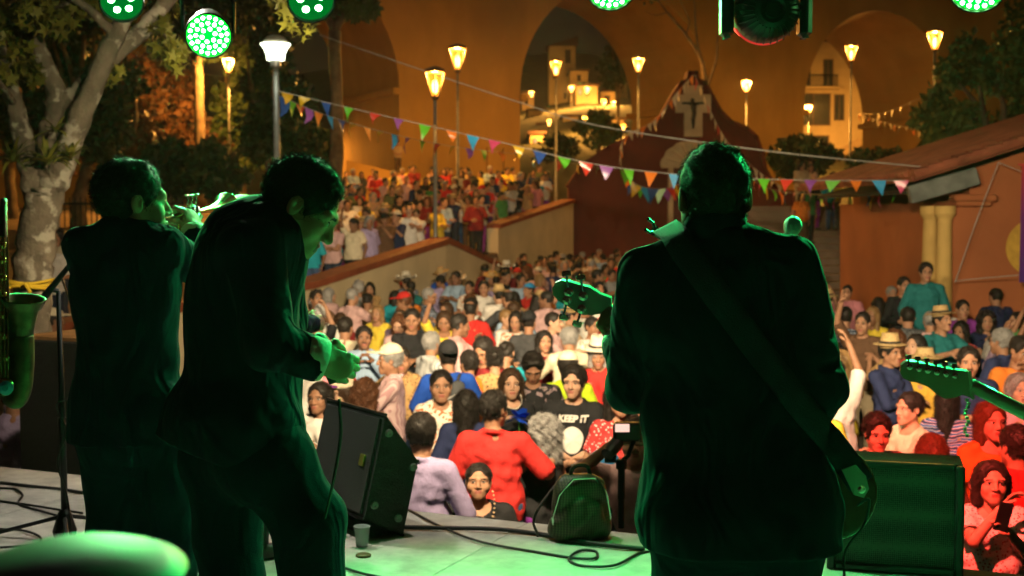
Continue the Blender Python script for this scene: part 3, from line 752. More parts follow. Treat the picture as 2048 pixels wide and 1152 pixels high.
# ---- plinth block before the bridge pier
b = MB(); pl = at(640, 415, 57); pr = at(855, 415, 52)
pp = empty('plinth_wall', (pl.x, 57, 3.1), label='plain ochre plinth wall at the foot of the bridge pier', cat='wall')
A = at(690, 0, 56); B_ = at(850, 0, 53)
b._add([(A.x - pl.x, -1, -.6), (B_.x - pl.x, -4, -.6), (B_.x - pl.x, -4, 1.15), (A.x - pl.x, -1, 2.1), (A.x - pl.x, 2, -.6), (B_.x - pl.x, -.5, -.6), (B_.x - pl.x, -.5, 1.15), (A.x - pl.x, 2, 2.1)],
       [(0, 1, 2, 3), (7, 6, 5, 4), (3, 2, 6, 7), (1, 5, 6, 2), (0, 3, 7, 4)]); b.build('block', M_PLASTER, pp)

# ---- ramp walls with red coping
def ramp_wall(name, pts, th, label, zb=-.1, seg=6):
    "pts: (x, y, z of coping top) along the wall"
    r = empty(name, (pts[0][0], pts[0][1], 0), label=label, cat='wall'); o = Vector((pts[0][0], pts[0][1], 0))
    P = [Vector(p) for p in pts]; b = MB()
    for A, B in zip(P[:-1], P[1:]):
        d = (B - A); d.z = 0; n = Vector((-d.y, d.x, 0)).normalized() * th / 2
        vs = [Vector((p.x, p.y, zb)) + s * n - o for p, s in ((A, 1), (B, 1), (B, -1), (A, -1))] + [Vector((p.x, p.y, p.z - .12)) + s * n - o for p, s in ((A, 1), (B, 1), (B, -1), (A, -1))]
        b._add(vs, [(3, 2, 1, 0), (4, 5, 6, 7), (0, 1, 5, 4), (1, 2, 6, 5), (2, 3, 7, 6), (3, 0, 4, 7)])
    b.build('wall_face', M_CREAM, r)
    for A, B in zip(P[:-1], P[1:]):
        for i in range(seg):
            a = A.lerp(B, i / seg); c = A.lerp(B, (i + 1) / seg); g = (c - a).normalized() * .004; a = a + g; c = c - g
            d = c - a; d.z = 0; n = Vector((-d.y, d.x, 0)).normalized() * (th / 2 + .07)
            vs = [p + s * n + Vector((0, 0, z)) - o for z in (-.12, 0.0) for p, s in ((a, 1), (c, 1), (c, -1), (a, -1))]
            MB()._add(vs, [(3, 2, 1, 0), (4, 5, 6, 7), (0, 1, 5, 4), (1, 2, 6, 5), (2, 3, 7, 6), (3, 0, 4, 7)]).build('coping_stone', M_COPING, r)
    return r
def W(px, py, Y): p = at(px, py, Y); return (p.x, p.y, p.z)
ramp_wall('ramp_wall', [(-7.3, 11, 1.25), W(128, 640, 16), W(605, 563, 22), W(878, 477, 28)], .32, 'long cream ramp wall with a red coping below the terrace')
ramp_wall('stair_wall', [W(878, 474, 28.3), W(1012, 538, 33)], .32, 'short cream wall descending from the lamp post to the plaza')
ramp_wall('upper_wall', [W(985, 448, 35.5), W(1137, 398, 41.3)], .34, 'cream wall with red coping climbing to the dark red chapel')
# little white notice on the ramp wall
b = MB(); p = at(640, 590, 22.0); d = Vector((2.01, 6, 0)).normalized(); n = Vector((d.y, -d.x, 0)); rot = Matrix((d, n, Vector((0, 0, 1)))).transposed()
nb = MB().box((0, 0, 0), (1.3, .02, .34), rot, bev=.008).build('notice_board', mat('notice_white', (.6, .56, .45)), None, loc=(0, 0, 0)); nb.location = (p.x + .03, 22.35, 1.05)
nb.location = Vector((-3.40, 22.7, 1.15)) + n * .175
tag(nb, 'long pale notice board on the cream ramp wall', 'notice')

# ---- chapel gable
CY = 42.0
chapel = empty('red_chapel', (at(1380, 480, CY).x, CY, 0), label='dark red chapel gable with curved outline and a stone cross', cat='chapel')
out = [(1137, 900), (1137, 372), (1165, 330), (1215, 296), (1262, 274), (1300, 255), (1326, 228), (1346, 192), (1362, 166), (1376, 160), (1378, 146), (1392, 146), (1394, 160), (1410, 166), (1424, 192), (1440, 222), (1462, 244), (1492, 256), (1512, 274), (1522, 302), (1530, 340), (1548, 372), (1560, 384), (1620, 384), (1620, 900)]
pl_ = []
for x, y in out:
    p = at(x, min(y, 560), CY); pl_.append((p.x - chapel.location.x, p.z if y < 800 else -.2))
MB().prism(pl_, (0, 0, 0), (1, 0, 0), (0, 0, 1), (0, .7, 0)).build('wall', M_CHAPEL, chapel)
b = MB()
for a, c in zip(pl_[1:-2], pl_[2:-1]):
    a3 = Vector((a[0], .3, a[1])); c3 = Vector((c[0], .3, c[1])); d = c3 - a3
    if d.length < .05: continue
    rot = Matrix((d.normalized(), Vector((0, 1, 0)), d.normalized().cross(Vector((0, 1, 0))))).transposed()
    b.box((a3 + c3) / 2, (d.length + .10, .86, .12), rot)
b.build('gable_moulding', M_CHAPEL, chapel)
def cp(px, py, dy=0): p = at(px, py, CY); return Vector((p.x - chapel.location.x, dy, p.z))
cr = MB(); c1 = [(1367, 172), (1403, 172), (1403, 190), (1420, 190), (1420, 226), (1403, 226), (1403, 274), (1367, 274), (1367, 226), (1350, 226), (1350, 190), (1367, 190)]
cr.prism([(cp(x, y).x, cp(x, y).z) for x, y in c1], (0, -.22, 0), (1, 0, 0), (0, 0, 1), (0, .215, 0)); cross = cr.build('stone_cross', M_STONE, chapel)
b = MB(); b.tube([cp(1384, 200, -.27), cp(1384, 258, -.27)], .04, 6).tube([cp(1362, 208, -.27), cp(1408, 208, -.27)], .035, 6)
b.tube([cp(1384, 206, -.33), cp(1384, 214, -.34), cp(1385, 228, -.33), cp(1383, 240, -.33), cp(1384, 252, -.31)], [.05, .10, .08, .07, .04], 8); b.lathe([(.01, -.08), (.07, -.04), (.075, .03), (.02, .08)], cp(1382, 203, -.33), n=10)
b.tube([cp(1384, 212, -.33), cp(1374, 209, -.31), cp(1366, 207, -.3)], [.04, .03, .03], 6).tube([cp(1384, 212, -.33), cp(1394, 209, -.31), cp(1402, 207, -.3)], [.04, .03, .03], 6)
b.build('crucifix', M_IRON, cross)
b = MB(); n = 9; c = cp(1384, 336); rr = (cp(1446, 336).x - c.x)
fan = [(c.x - rr, c.z), ]
for i in range(41):
    a = math.pi * (1 - i / 40); r_ = rr * (1 + .05 * abs(math.sin(a * 7))); fan.append((c.x + r_ * math.cos(a), c.z + r_ * .86 * math.sin(a)))
b.prism(fan + [(c.x + rr, c.z)], (0, -.14, 0), (1, 0, 0), (0, 0, 1), (0, .135, 0)); sh = b.build('shell_niche', M_STONE, chapel)
b = MB()
for i in range(1, 8): a = math.pi * i / 8; b.tube([c + Vector((0, -.15, .05)), c + Vector((rr * .9 * math.cos(a), -.16, rr * .78 * math.sin(a)))], [.03, .07], 6)
b.build('shell_rib', M_STONE, sh)
for x in (1340, 1428):
    MB().box((cp(x, 400).x, -.12, (cp(x, 336).z + cp(x, 476).z) / 2), (.17, .22, cp(x, 336).z - cp(x, 476).z), bev=.02).build('niche_post', M_STONE, chapel)
MB().box((c.x, -.15, cp(0, 478).z), (2.2, .28, .14), bev=.02).build('niche_sill', M_STONE, chapel)
MB().prism([(c.x - rr * .75, cp(0, 476).z), (c.x + rr * .75, cp(0, 476).z), (c.x + rr * .75, c.z), (c.x - rr * .75, c.z)], (0, -.03, 0), (1, 0, 0), (0, 0, 1), (0, .026, 0)).build('niche_back', mat('niche_red', (.10, .022, .014)), chapel)

# ---- terracotta building with portico
RY = 19.0
rb = empty('terracotta_house', (at(2000, 500, RY).x, RY, 0), label='terracotta house with clay tile roof and a pillared porch', cat='house')
def rp(px, py, dy=0): p = at(px, py, RY); return Vector((p.x - rb.location.x, dy, p.z))
poly = [(1905, 402), (1940, 402), (1940, 340), (2048, 304), (2420, 180), (2420, 800), (1905, 800)]
MB().prism([(rp(x, min(y, 700)).x, rp(x, y).z if y < 700 else -.2) for x, y in poly], (0, 0, 0), (1, 0, 0), (0, 0, 1), (0, 6.5, 0)).build('wall', M_TERRA, rb)
e0, e1 = rp(1800, 366), rp(2430, 168); sl = (e1 - e0); sn = Vector((-sl.z, 0, sl.x)).normalized(); sd = sl.normalized()
rot = Matrix((sd, Vector((0, 1, 0)), sn)).transposed()
roof = MB().box((e0 + e1) / 2 + Vector((0, 3.1, 0)) + sn * .04, (sl.length, 7.4, .08), rot).build('roof', M_TILE, rb)
for i in range(int(sl.length / .22)):
    p = e0 + sd * (.05 + i * .22); b = MB(); 
    for j in range(2):
        q = p + sn * (.085 + .0 * j) + Vector((0, -.62 + j * .17, 0)); b.tube([q - sd * .02 + sn * .018, q + sd * .25], [.085, .070], 8)
    b.build('verge_tile', M_TILE, roof)
b = MB()
for j in range(40):
    y = -.22 + j * .17; b.tube([e0 + Vector((0, y, 0)) + sn * .08, e1 + Vector((0, y, 0)) + sn * .08], .075, 6)
tag(b.build('tile_rows', M_TILE, roof), kind='stuff')
bm0, bm1 = rp(1806, 388), rp(1940, 350); d = bm1 - bm0; rot2 = Matrix((d.normalized(), Vector((0, 1, 0)), Vector((-d.z, 0, d.x)).normalized())).transposed()
MB().box((bm0 + bm1) / 2 + Vector((0, -.28, -.02)), (d.length, .16, .26), rot2, bev=.015).build('eave_beam', mat('weathered_beam', (.20, .22, .20), rough=.7, var=.4, scale=5, bump=.3), rb)
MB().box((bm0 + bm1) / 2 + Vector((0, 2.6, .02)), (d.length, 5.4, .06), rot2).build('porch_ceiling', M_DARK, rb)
b = MB().box(rp(1940, 396, -.12), (.62, .30, .10), bev=.02).box(rp(1940, 406, -.08), (.52, .22, .10), bev=.02); b.build('cornice', M_TERRA, rb)
for x, dy, w in ((1861, .55, .125), (1890, -.05, .125), (1822, 2.6, .10)):
    t = rp(x, 415, dy); f_ = (RY + dy) / RY; t.x = (at(x, 415, RY + dy).x - rb.location.x); h_ = at(x, 412, RY + dy).z
    b = MB().lathe([(w * 1.35, 0), (w * 1.35, .12), (w, .18), (w * 1.02, h_ * .5), (w * .82, h_ - .22), (w * .84, h_ - .20), (w * 1.25, h_ - .12), (w * 1.25, h_)], (t.x, dy, 0), n=20)
    smooth_by_angle(b.build('column', mat('column_yellow', (.66, .44, .14), rough=.8, var=.15, scale=3), rb), 30)
MB().box((rp(1870, 600).x - .2, 1.5, .2), (2.2, 4.6, .42), bev=.02).build('porch_step', M_TERR, rb)
xa, xb = at(1722, 0, 25.3).x - rb.location.x, at(1850, 0, 25.3).x - rb.location.x
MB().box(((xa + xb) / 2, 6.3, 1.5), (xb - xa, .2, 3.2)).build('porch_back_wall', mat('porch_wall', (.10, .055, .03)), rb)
# painted disc on the wall
b = MB(); cdisc = rp(2068, 495, -.012); b.prism([(.42 * math.cos(a), .42 * math.sin(a)) for a in np.linspace(0, 2 * math.pi, 41)[:-1]], cdisc, (1, 0, 0), (0, 0, 1), (0, .010, 0)); b.build('painted_disc', mat('yellow_paint', (.62, .38, .06), rough=.8), rb)
# banner
m_ban, nt, bs = new_mat('banner_print'); nn = nt.nodes; tc = nn.new('ShaderNodeTexCoord'); sx = nn.new('ShaderNodeSeparateXYZ'); cr_ = nn.new('ShaderNodeValToRGB')
nt.links.new(tc.outputs['Generated'], sx.inputs[0]); nt.links.new(sx.outputs[2], cr_.inputs[0]); nt.links.new(cr_.outputs[0], bs.inputs['Base Color'])
cr_.color_ramp.elements[0].color = (.10, .04, .28, 1); cr_.color_ramp.elements[1].color = (.60, .06, .06, 1); cr_.color_ramp.elements.new(.55).color = (.22, .04, .25, 1)
p = at(2090, 450, 18.3)
b = MB(); n = 14
for i in range(n):
    y0, y1 = .03 * math.sin(i * .8), .03 * math.sin((i + 1) * .8); x0, x1 = -.35 + .7 * i / n, -.35 + .7 * (i + 1) / n
    b._add([(x0, y0, -.82), (x1, y1, -.82), (x1, y1, .85), (x0, y0, .85)], [(0, 1, 2, 3)])
    b._add([(x0, y0 + .004, -.82), (x1, y1 + .004, -.82), (x1, y1 + .004, .85), (x0, y0 + .004, .85)], [(3, 2, 1, 0)])
b.tube([(-.4, 0, .86), (.4, 0, .86)], .015, 6)
ban = b.build('hanging_banner', m_ban); ban.location = p; tag(ban, 'tall red to purple banner hanging before the terracotta wall', 'banner')

# ---- houses on the hill
M_HW = [mat('house_wall_%d' % i, c, rough=.9, var=.2, scale=.6) for i, c in enumerate(((.55, .40, .22), (.48, .34, .20), (.40, .32, .24), (.60, .47, .28)))]
M_HROOF = mat('house_roof', (.10, .05, .035), rough=.9)
M_LITWIN = emis('lit_window', (1, .62, .25), 1.2)
def house(px0, px1, pyt, pyb, Y, label, wins=(), wm=0, roof='flat', yaw=0, depth=7, lit=()):
    a, b_ = at(px0, pyb, Y), at(px1, pyt, Y); w = b_.x - a.x; h = b_.z - a.z; zb = min(a.z, hill_z((a.x + b_.x) / 2, Y)) - 3
    r = empty('hillside_house', ((a.x + b_.x) / 2, Y, zb), yaw, label, 'house', 'houses behind the bridge'); H = b_.z - zb
    MB().box((0, depth / 2, H / 2), (w, depth, H)).build('wall', M_HW[wm], r)
    if roof == 'flat': MB().box((0, depth / 2, H + .15), (w + .5, depth + .5, .3)).build('roof', M_HROOF, r)
    else: MB().prism([(-w / 2 - .4, H), (w / 2 + .4, H), (w / 2 + .4, H + .3), (0, H + w * .28) if roof == 'gable' else (w / 2 + .4, H + w * .35)], (0, -.4, 0), (1, 0, 0), (0, 0, 1), (0, depth + .8, 0)).build('roof', M_HROOF, r)
    s = FPX / Y
    for k, (x0, x1, y0, y1) in enumerate(wins):
        cx = at((x0 + x1) / 2, 0, Y).x - r.location.x; z0, z1 = at(0, y1, Y).z - zb, at(0, y0, Y).z - zb; ww = (x1 - x0) / s
        f = MB(); t = .12 * min(1, ww)
        for dx in (-ww / 2, 0, ww / 2): f.box((cx + dx, -.06, (z0 + z1) / 2), (t, .12, z1 - z0 + t))
        for z in (z0, z1): f.box((cx, -.061, z), (ww + t, .11, t))
        w_ = f.build('window', M_HROOF, r)
        MB().box((cx, -.02, (z0 + z1) / 2), (ww, .03, z1 - z0)).build('pane', M_LITWIN if k in lit else M_GLASS, w_)
    return r
house(1098, 1151, 92, 225, 200, 'tall narrow ochre house highest on the hill street', [(1131, 1141, 100, 126), (1107, 1113, 140, 158), (1128, 1133, 186, 198), (1137, 1142, 188, 203)], 3, 'shed')
house(1140, 1176, 142, 215, 190, 'ochre house with dark eaves beside the tall narrow house', [(1155, 1162, 150, 162), (1165, 1171, 165, 176)], 0)
house(1152, 1195, 172, 218, 182, 'broad bright ochre house behind two small street lamps', [(1158, 1163, 178, 190), (1172, 1178, 178, 190)], 3, lit=(0,))
house(1202, 1230, 184, 222, 186, 'small ochre house with arched front on the hill', [(1210, 1220, 192, 206)], 0, 'gable')
house(1222, 1254, 160, 235, 210, 'unlit dark house at the end of the hill street', [(1230, 1236, 172, 186), (1242, 1247, 172, 186)], 2)
house(1044, 1068, 186, 240, 195, 'low ochre house at the foot of the hill street', [(1050, 1056, 196, 208)], 0)
house(1076, 1112, 250, 292, 150, 'little pale house with steps below the hill street', [(1086, 1092, 260, 272)], 1)
house(1056, 1082, 222, 262, 165, 'narrow pale house above the little pale house', [(1062, 1068, 232, 244)], 0)
house(1262, 1300, 262, 330, 150, 'pale house half hidden behind the chapel gable', [(1270, 1276, 275, 292)], 1)
house(1046, 1084, 150, 182, 290, 'far grey house with a bright strip light', [(1050, 1056, 160, 170), (1064, 1070, 158, 168), (1074, 1079, 160, 170)], 2, lit=(0, 1))
house(1520, 1790, 84, 330, 122, 'large ochre house with balcony windows seen through the arch', [(1611, 1622, 118, 172), (1649, 1667, 120, 172), (1596, 1662, 188, 250), (1604, 1660, 272, 312), (1672, 1690, 190, 240), (1560, 1580, 120, 172)], 3, depth=10)
hb = bpy.data.objects['hillside_house.010']
for a_ in ((1182, 1216, 226, 262, 150, 'small square house under the hill street lamps', [(1188, 1193, 234, 246), (1202, 1208, 234, 246)], 0), (1126, 1160, 234, 272, 148, 'small pale house under the tall narrow house', [(1132, 1138, 243, 255), (1147, 1152, 243, 255)], 3), (1218, 1248, 240, 282, 140, 'small ochre house beside the low lantern', [(1224, 1229, 250, 262), (1236, 1241, 250, 262)], 0), (1060, 1088, 268, 300, 130, 'little flat roofed house low on the slope', [(1068, 1074, 277, 288)], 1), (1118, 1152, 290, 322, 118, 'little ochre house lowest on the slope', [(1126, 1132, 298, 310), (1140, 1145, 298, 310)], 3)):
    house(*a_, lit=(0,))
b = MB()
for x in np.arange(1602, 1676, 4): p = at(x, 172, 121.3); b.tube([p - hb.location, p + Vector((0, 0, 1.0)) - hb.location], .03, 4)
for z in (0, 1.0): b.tube([at(1602, 172, 121.3) + Vector((0, 0, z)) - hb.location, at(1676, 172, 121.3) + Vector((0, 0, z)) - hb.location], .04, 4)
b.build('balcony_rail', M_IRON, hb)
p0, p1 = at(1600, 176, 121.5), at(1678, 176, 121.5); MB().box((p0 + p1) / 2 - hb.location, (p1.x - p0.x, 1.2, .25)).build('balcony_slab', M_HW[3], hb)
p0, p1 = at(1662, 318, 120.5), at(1722, 282, 120.5)
d = p1 - p0; MB().box((p0 + p1) / 2 - hb.location, (d.length, .5, .7), Matrix((d.normalized(), Vector((0, 1, 0)), Vector((-d.z, 0, d.x)).normalized())).transposed()).build('stair_parapet', M_HW[1], hb)
# ------------------------------------------------------------------ street lamps
SOD = (1.0, .42, .065)
M_LGLASS = emis('lantern_glass', (1.0, .27, .015), 3.0, .45)
M_BULB = emis('sodium_bulb', (1.0, .52, .11), 30)
M_BULBW = emis('white_bulb', (.95, 1.0, .85), 30)
M_LEDBOWL = emis('white_bowl', (.95, 1.0, .72), 5.0, .25)
M_LCAP = mat('lantern_cap', (.10, .05, .02), rough=.5)
LAMP_P = 2.1
def street_lamp(px, py, wpx, Y, label, zb=None, power=420, bracket=True):
    "px, py: middle of the lantern; wpx: its width in the photograph"
    s = FPX / Y; w = .50 * .5; c = at(px, py, Y); zb = gz(c.x, Y) if zb is None else zb
    k = wpx / s / .5; w *= k; h = .62 * k; r = empty('street_lamp', (c.x, Y, zb), label=label, cat='street lamp', group='sodium street lamps'); cz = c.z - zb
    b = MB().tube([(0, 0, 0), (0, 0, .5), (0, 0, cz - h * .6)], [.09, .055, .04], 10); b.lathe([(.13, 0), (.13, .12), (.07, .2)], n=10); b.build('post', M_POLE, r, True)
    n = 6; z0, z1 = cz - h * .48, cz + h * .42; b = MB()
    vs = [(math.cos(2 * math.pi * (j + .5) / n) * q, math.sin(2 * math.pi * (j + .5) / n) * q, z) for q, z in ((w * .34, z0), (w * .98, z1)) for j in range(n)]
    b._add(vs, [(j, (j + 1) % n, (j + 1) % n + n, j + n) for j in range(n)]); b.build('lantern_glass', M_LGLASS, r)
    b = MB()
    for j in range(n):
        a = Vector(vs[j]); e = Vector(vs[j + n]); b.tube([a, e], .014 * k, 4); b.tube([e, Vector(vs[(j + 1) % n + n])], .018 * k, 4); b.tube([a, Vector(vs[(j + 1) % n])], .02 * k, 4)
    b.lathe([(w * .12, z0 - .10 * k), (w * .36, z0 - .02 * k), (w * .2, z0)], n=8); b.build('lantern_frame', M_LCAP, r)
    MB().lathe([(w * 1.06, z1), (w * 1.02, z1 + .05 * k), (w * .5, z1 + .10 * k), (.02, z1 + .13 * k)], n=6).build('lantern_cap', M_LCAP, r)
    MB().lathe([(.01, z0 + .06), (.055 * k, z0 + .12 * k), (.075 * k, z0 + .26 * k), (.04 * k, z0 + .36 * k), (.005, z0 + .40 * k)], n=10).build('bulb', M_BULB, r, True)
    L = point('lamp_light', (0, 0, z0 + .5 * h), power * LAMP_P, SOD, .07 * k); L.parent = r; L.location = (0, 0, z0 + .83 * h)
    return r
street_lamp(870, 167, 44, 29.5, 'tall sodium lantern nearest the ramp wall corner', power=900)
street_lamp(915, 117, 38, 43, 'higher sodium lantern behind the ramp corner lantern', power=1900)
street_lamp(457, 131, 25, 46, 'sodium lantern in front of the orange lit tree trunks', power=6000)
street_lamp(1112, 137, 26, 52, 'sodium lantern before the tall narrow hill house', power=1000)
street_lamp(1277, 130, 25, 50, 'sodium lantern standing between the hill street and the chapel', power=1100)
street_lamp(1493, 173, 20, 60, 'sodium lantern glowing on the bridge pier beside the chapel', power=5200)
street_lamp(1703, 106, 26, 55, 'sodium lantern before the dark arch beside the balcony house', power=1200)
street_lamp(1870, 81, 31, 40, 'highest sodium lantern above the bright leaved tree', power=1000)
street_lamp(1617, 219, 14, 104, 'small sodium lantern before the big window of the balcony house', zb=5.2, power=28000)
street_lamp(1063, 189, 11, 170, 'small lantern at the low house on the hill street', zb=13, power=9000)
street_lamp(1143, 179, 11, 172, 'small lantern before the tall narrow house wall', zb=13, power=12000)
street_lamp(1174, 182, 11, 168, 'small lantern before the broad bright hill house', zb=13, power=12000)
street_lamp(1208, 206, 12, 165, 'small lantern before the arched hill house', zb=12, power=9000)
street_lamp(1227, 208, 9, 175, 'tiny lantern at the end of the hill street', zb=13, power=6000)
street_lamp(1247, 255, 11, 70, 'small low lantern beside the chapel gable', power=500)
street_lamp(1875, 197, 11, 70, 'small lantern glinting through the bright leaved tree', power=900)
street_lamp(1098, 246, 12, 128, 'small added lantern lighting the little pale houses', zb=6, power=5000)  # this and the next two lanterns are added to light the slope houses
street_lamp(1170, 240, 12, 134, 'small added lantern lighting the two small slope houses', zb=6, power=5000)
street_lamp(1214, 264, 12, 126, 'small added lantern lighting the small ochre house', zb=6, power=5000)
# added lamp behind the trees, put in to light the first arch vault
street_lamp(600, 300, 12, 74, 'low added lantern lighting the first bridge arch', power=2600)
# white lamp on a grey pole
def white_lamp(px, py, Y):
    c = at(px, py, Y); zb = gz(c.x, Y); r = empty('white_street_lamp', (c.x, Y, zb), label='white glowing street lamp on the grey pole that holds the bunting', cat='street lamp'); z = c.z - zb
    MB().tube([(.03, 0, 0), (.02, 0, .8), (0, 0, z - .16)], [.09, .065, .05], 12).build('post', M_POLE, r, True)
    MB().lathe([(.075, z - .26), (.085, z - .24), (.085, z - .15), (.06, z - .14)], n=14).build('collar', M_POLE, r)
    b = MB().lathe([(.145, z - .14), (.155, z - .05), (.19, z + .04), (.245, z + .115), (.245, z + .125), (.235, z + .12), (.18, z + .04), (.145, z - .05)], n=20); b.build('bowl', M_LEDBOWL, r, True)
    g = mat('dome_plastic', (.35, .33, .27), rough=.3); b = MB().lathe([(.205, z + .125), (.19, z + .18), (.14, z + .235), (.07, z + .262), (.005, z + .27)], n=20); b.build('dome', g, r, True)
    MB().lathe([(.005, z - .12), (.05, z - .08), (.06, z), (.04, z + .06), (.005, z + .09)], n=10).build('bulb', M_BULBW, r, True)
    L = point('lamp_light', (0, 0, z + .02), 420, (.93, 1.0, .80), .12); L.parent = r
    return r
white_lamp(551, 103, 21)

# ------------------------------------------------------------------ vegetation
LEAF = {n: mat('leaf_' + n, c, rough=.55, var=.55, scale=1.7, spec=.35) for n, c in {'green': (.07, .115, .022), 'dark': (.030, .050, .014), 'yellow': (.20, .20, .025), 'rust': (.12, .05, .016), 'bright': (.12, .15, .03)}.items()}  # the rust leaves have orange lamp light put into their colour
BARK = mat('bark', (.17, .14, .10), rough=.95, c2=(.07, .058, .042), scale=5, bump=.9, bscale=22, detail=8)
bn = BARK.node_tree; _n = bn.nodes
vz = _n.new('ShaderNodeTexNoise'); vz.inputs['Scale'].default_value = 7; vz.inputs['Detail'].default_value = 3; vr = _n.new('ShaderNodeValToRGB'); vr.color_ramp.elements[0].position = .55; vr.color_ramp.elements[1].position = .62
mx = _n.new('ShaderNodeMix'); mx.data_type = 'RGBA'; mx.inputs[7].default_value = (.30, .28, .22, 1)      # lichen patches
bt = [x for x in _n if x.type == 'TEX_COORD'][0]; bn.links.new(bt.outputs['Object'], vz.inputs['Vector']); bn.links.new(vz.outputs[0], vr.inputs[0]); bn.links.new(vr.outputs[0], mx.inputs[0])
_ramp = [x for x in _n if x.type == 'VALTORGB' and x != vr][0]; bn.links.new(_ramp.outputs[0], mx.inputs[6]); bn.links.new(mx.outputs[2], _n['Principled BSDF'].inputs['Base Color'])
BARK2 = mat('bark_dark', (.16, .11, .07), rough=.95, var=.5, scale=4, bump=.6, bscale=15)
def leaves(clumps, size, seed=0, star=False):
    "clumps: (center, radii, count); each leaf two folded faces, or a five pointed star"
    r = np.random.default_rng(seed); P = []
    for c, rad, n in clumps:
        d = r.normal(0, 1, (n, 3)); d /= np.linalg.norm(d, axis=1, keepdims=True); q = d * (r.uniform(.25, 1, (n, 1)) ** .45)
        P.append(A3(c) + q * np.array(rad))
    P = np.concatenate(P); n = len(P)
    a = r.normal(0, 1, (n, 3)); a[:, 2] -= .5; a /= np.linalg.norm(a, axis=1, keepdims=True); b = np.cross(a, r.normal(0, 1, (n, 3))); b /= np.linalg.norm(b, axis=1, keepdims=True) + 1e-9; c = np.cross(a, b)
    s = size * r.uniform(.55, 1.25, (n, 1)); i = np.arange(n)
    if not star:
        V = np.concatenate([P, P + a * s * .5 + b * s * .32 + c * s * .10, P + a * s, P + a * s * .5 - b * s * .32 + c * s * .10])
        F = np.concatenate([np.stack([i, i + n, i + 2 * n], 1), np.stack([i, i + 2 * n, i + 3 * n], 1)]); return V.astype(np.float32), F
    V = [P]; k = 10
    for j in range(k):
        an = 2 * math.pi * j / k; rr = s * (.62 if j % 2 == 0 else .24); V.append(P + (a * math.cos(an) + b * math.sin(an)) * rr + c * (s * .1 if j % 2 == 0 else 0))
    F = np.concatenate([np.stack([i, i + (j + 1) * n, i + ((j + 1) % k + 1) * n], 1) for j in range(k)])
    return np.concatenate(V).astype(np.float32), F
def limb(b, pts, rad, n=9, wob=.02, seed=0):
    p = curve_pts(pts, 6); k = len(p); rr = np.interp(np.linspace(0, 1, k), np.linspace(0, 1, len(rad)), rad); q = random.Random(seed)
    p = [v + Vector((q.uniform(-1, 1), q.uniform(-1, 1), 0)) * wob * r_ * 6 for v, r_ in zip(p, rr)]
    b.tube(p, [r_ * q.uniform(.94, 1.07) for r_ in rr], n)
def tree(name, base, limbs, clumps, leafm, size, label, seed=0, star=False, bark=None, cat='tree', group=None):
    r = empty(name, base, label=label, cat=cat, group=group); o = Vector(base); b = MB()
    for pts, rad in limbs: limb(b, [Vector(p) - o for p in pts], rad, seed=seed)
    if limbs: b.build('trunk', bark or BARK2, r, True)
    V, F = leaves([(Vector(c) - o, rd, n) for c, rd, n in clumps], size, seed, star)
    link('crown', mesh_data('crown', V, F, [leafm]), r); return r
# hero tree by the stage
TYY = 9.8
def tp(px, py, dy=0): return at(px, py, TYY + dy)
base = Vector((tp(52, 700).x, TYY, 0))
hero = [([base, tp(56, 800), tp(60, 640), tp(66, 540), tp(78, 440), tp(92, 370)], [.20, .17, .15, .145, .15, .14]),
        ([tp(88, 400), tp(116, 345), tp(165, 222), tp(213, 108), tp(250, 30), tp(300, -120)], [.11, .105, .084, .074, .066, .045]),
        ([tp(84, 420), tp(62, 345), tp(38, 250), tp(18, 168), tp(-10, 60, .3), tp(-40, -80, .5)], [.11, .098, .075, .062, .054, .04]),
        ([tp(96, 360), tp(100, 270, .1), tp(116, 208, .15), tp(84, 112, .2), tp(62, 50, .2), tp(50, -70, .2)], [.10, .10, .09, .06, .05, .035]),
        ([tp(116, 215, .15), tp(160, 180, .2), tp(215, 120, .3), tp(290, 55, .4), tp(350, -20, .5)], [.07, .075, .07, .07, .06]),
        ([tp(230, 70), tp(180, 20, -.2), tp(120, -20, -.4)], [.04, .03, .02]), ([tp(62, 60, .2), tp(100, 20), tp(140, 5, -.2)], [.03, .02, .01]), ([tp(30, 210), tp(10, 180, -.3), tp(-20, 140, -.5)], [.03, .02, .012]),
        ([tp(290, 55, .4), tp(330, 70, .3), tp(345, 110, .2)], [.03, .018, .008])]
cl = [(tp(30, 15, .2), (.30, .3, .26), 190), (tp(95, 25, -.2), (.22, .3, .2), 120), (tp(15, 60, .1), (.12, .2, .16), 60), (tp(45, 120), (.12, .15, .14), 36), (tp(60, 150), (.1, .12, .1), 24), (tp(10, 150, -.2), (.1, .12, .1), 20),
      (tp(330, 85, .3), (.14, .2, .2), 60), (tp(350, 120, .2), (.1, .15, .12), 34), (tp(225, 150, .3), (.07, .12, .1), 16), (tp(270, 10, .6), (.4, .4, .12), 90), (tp(170, 10, .5), (.3, .3, .12), 60), (tp(595, 40, .3), (.14, .2, .16), 36), (tp(580, -10, .3), (.3, .2, .12), 40),
      (tp(150, -120, .3), (1.3, .9, .4), 500), (tp(-60, 40, .3), (.35, .6, .5), 160), (tp(480, -120, .3), (1.2, .6, .35), 260)]
htree = tree('plaza_tree', base, hero, cl, LEAF['yellow'], .105, 'pale barked tree with forked trunk and air plants beside the stage', 3, True, BARK)
lm_ = htree.children[0]; smooth_by_angle(lm_, 60)
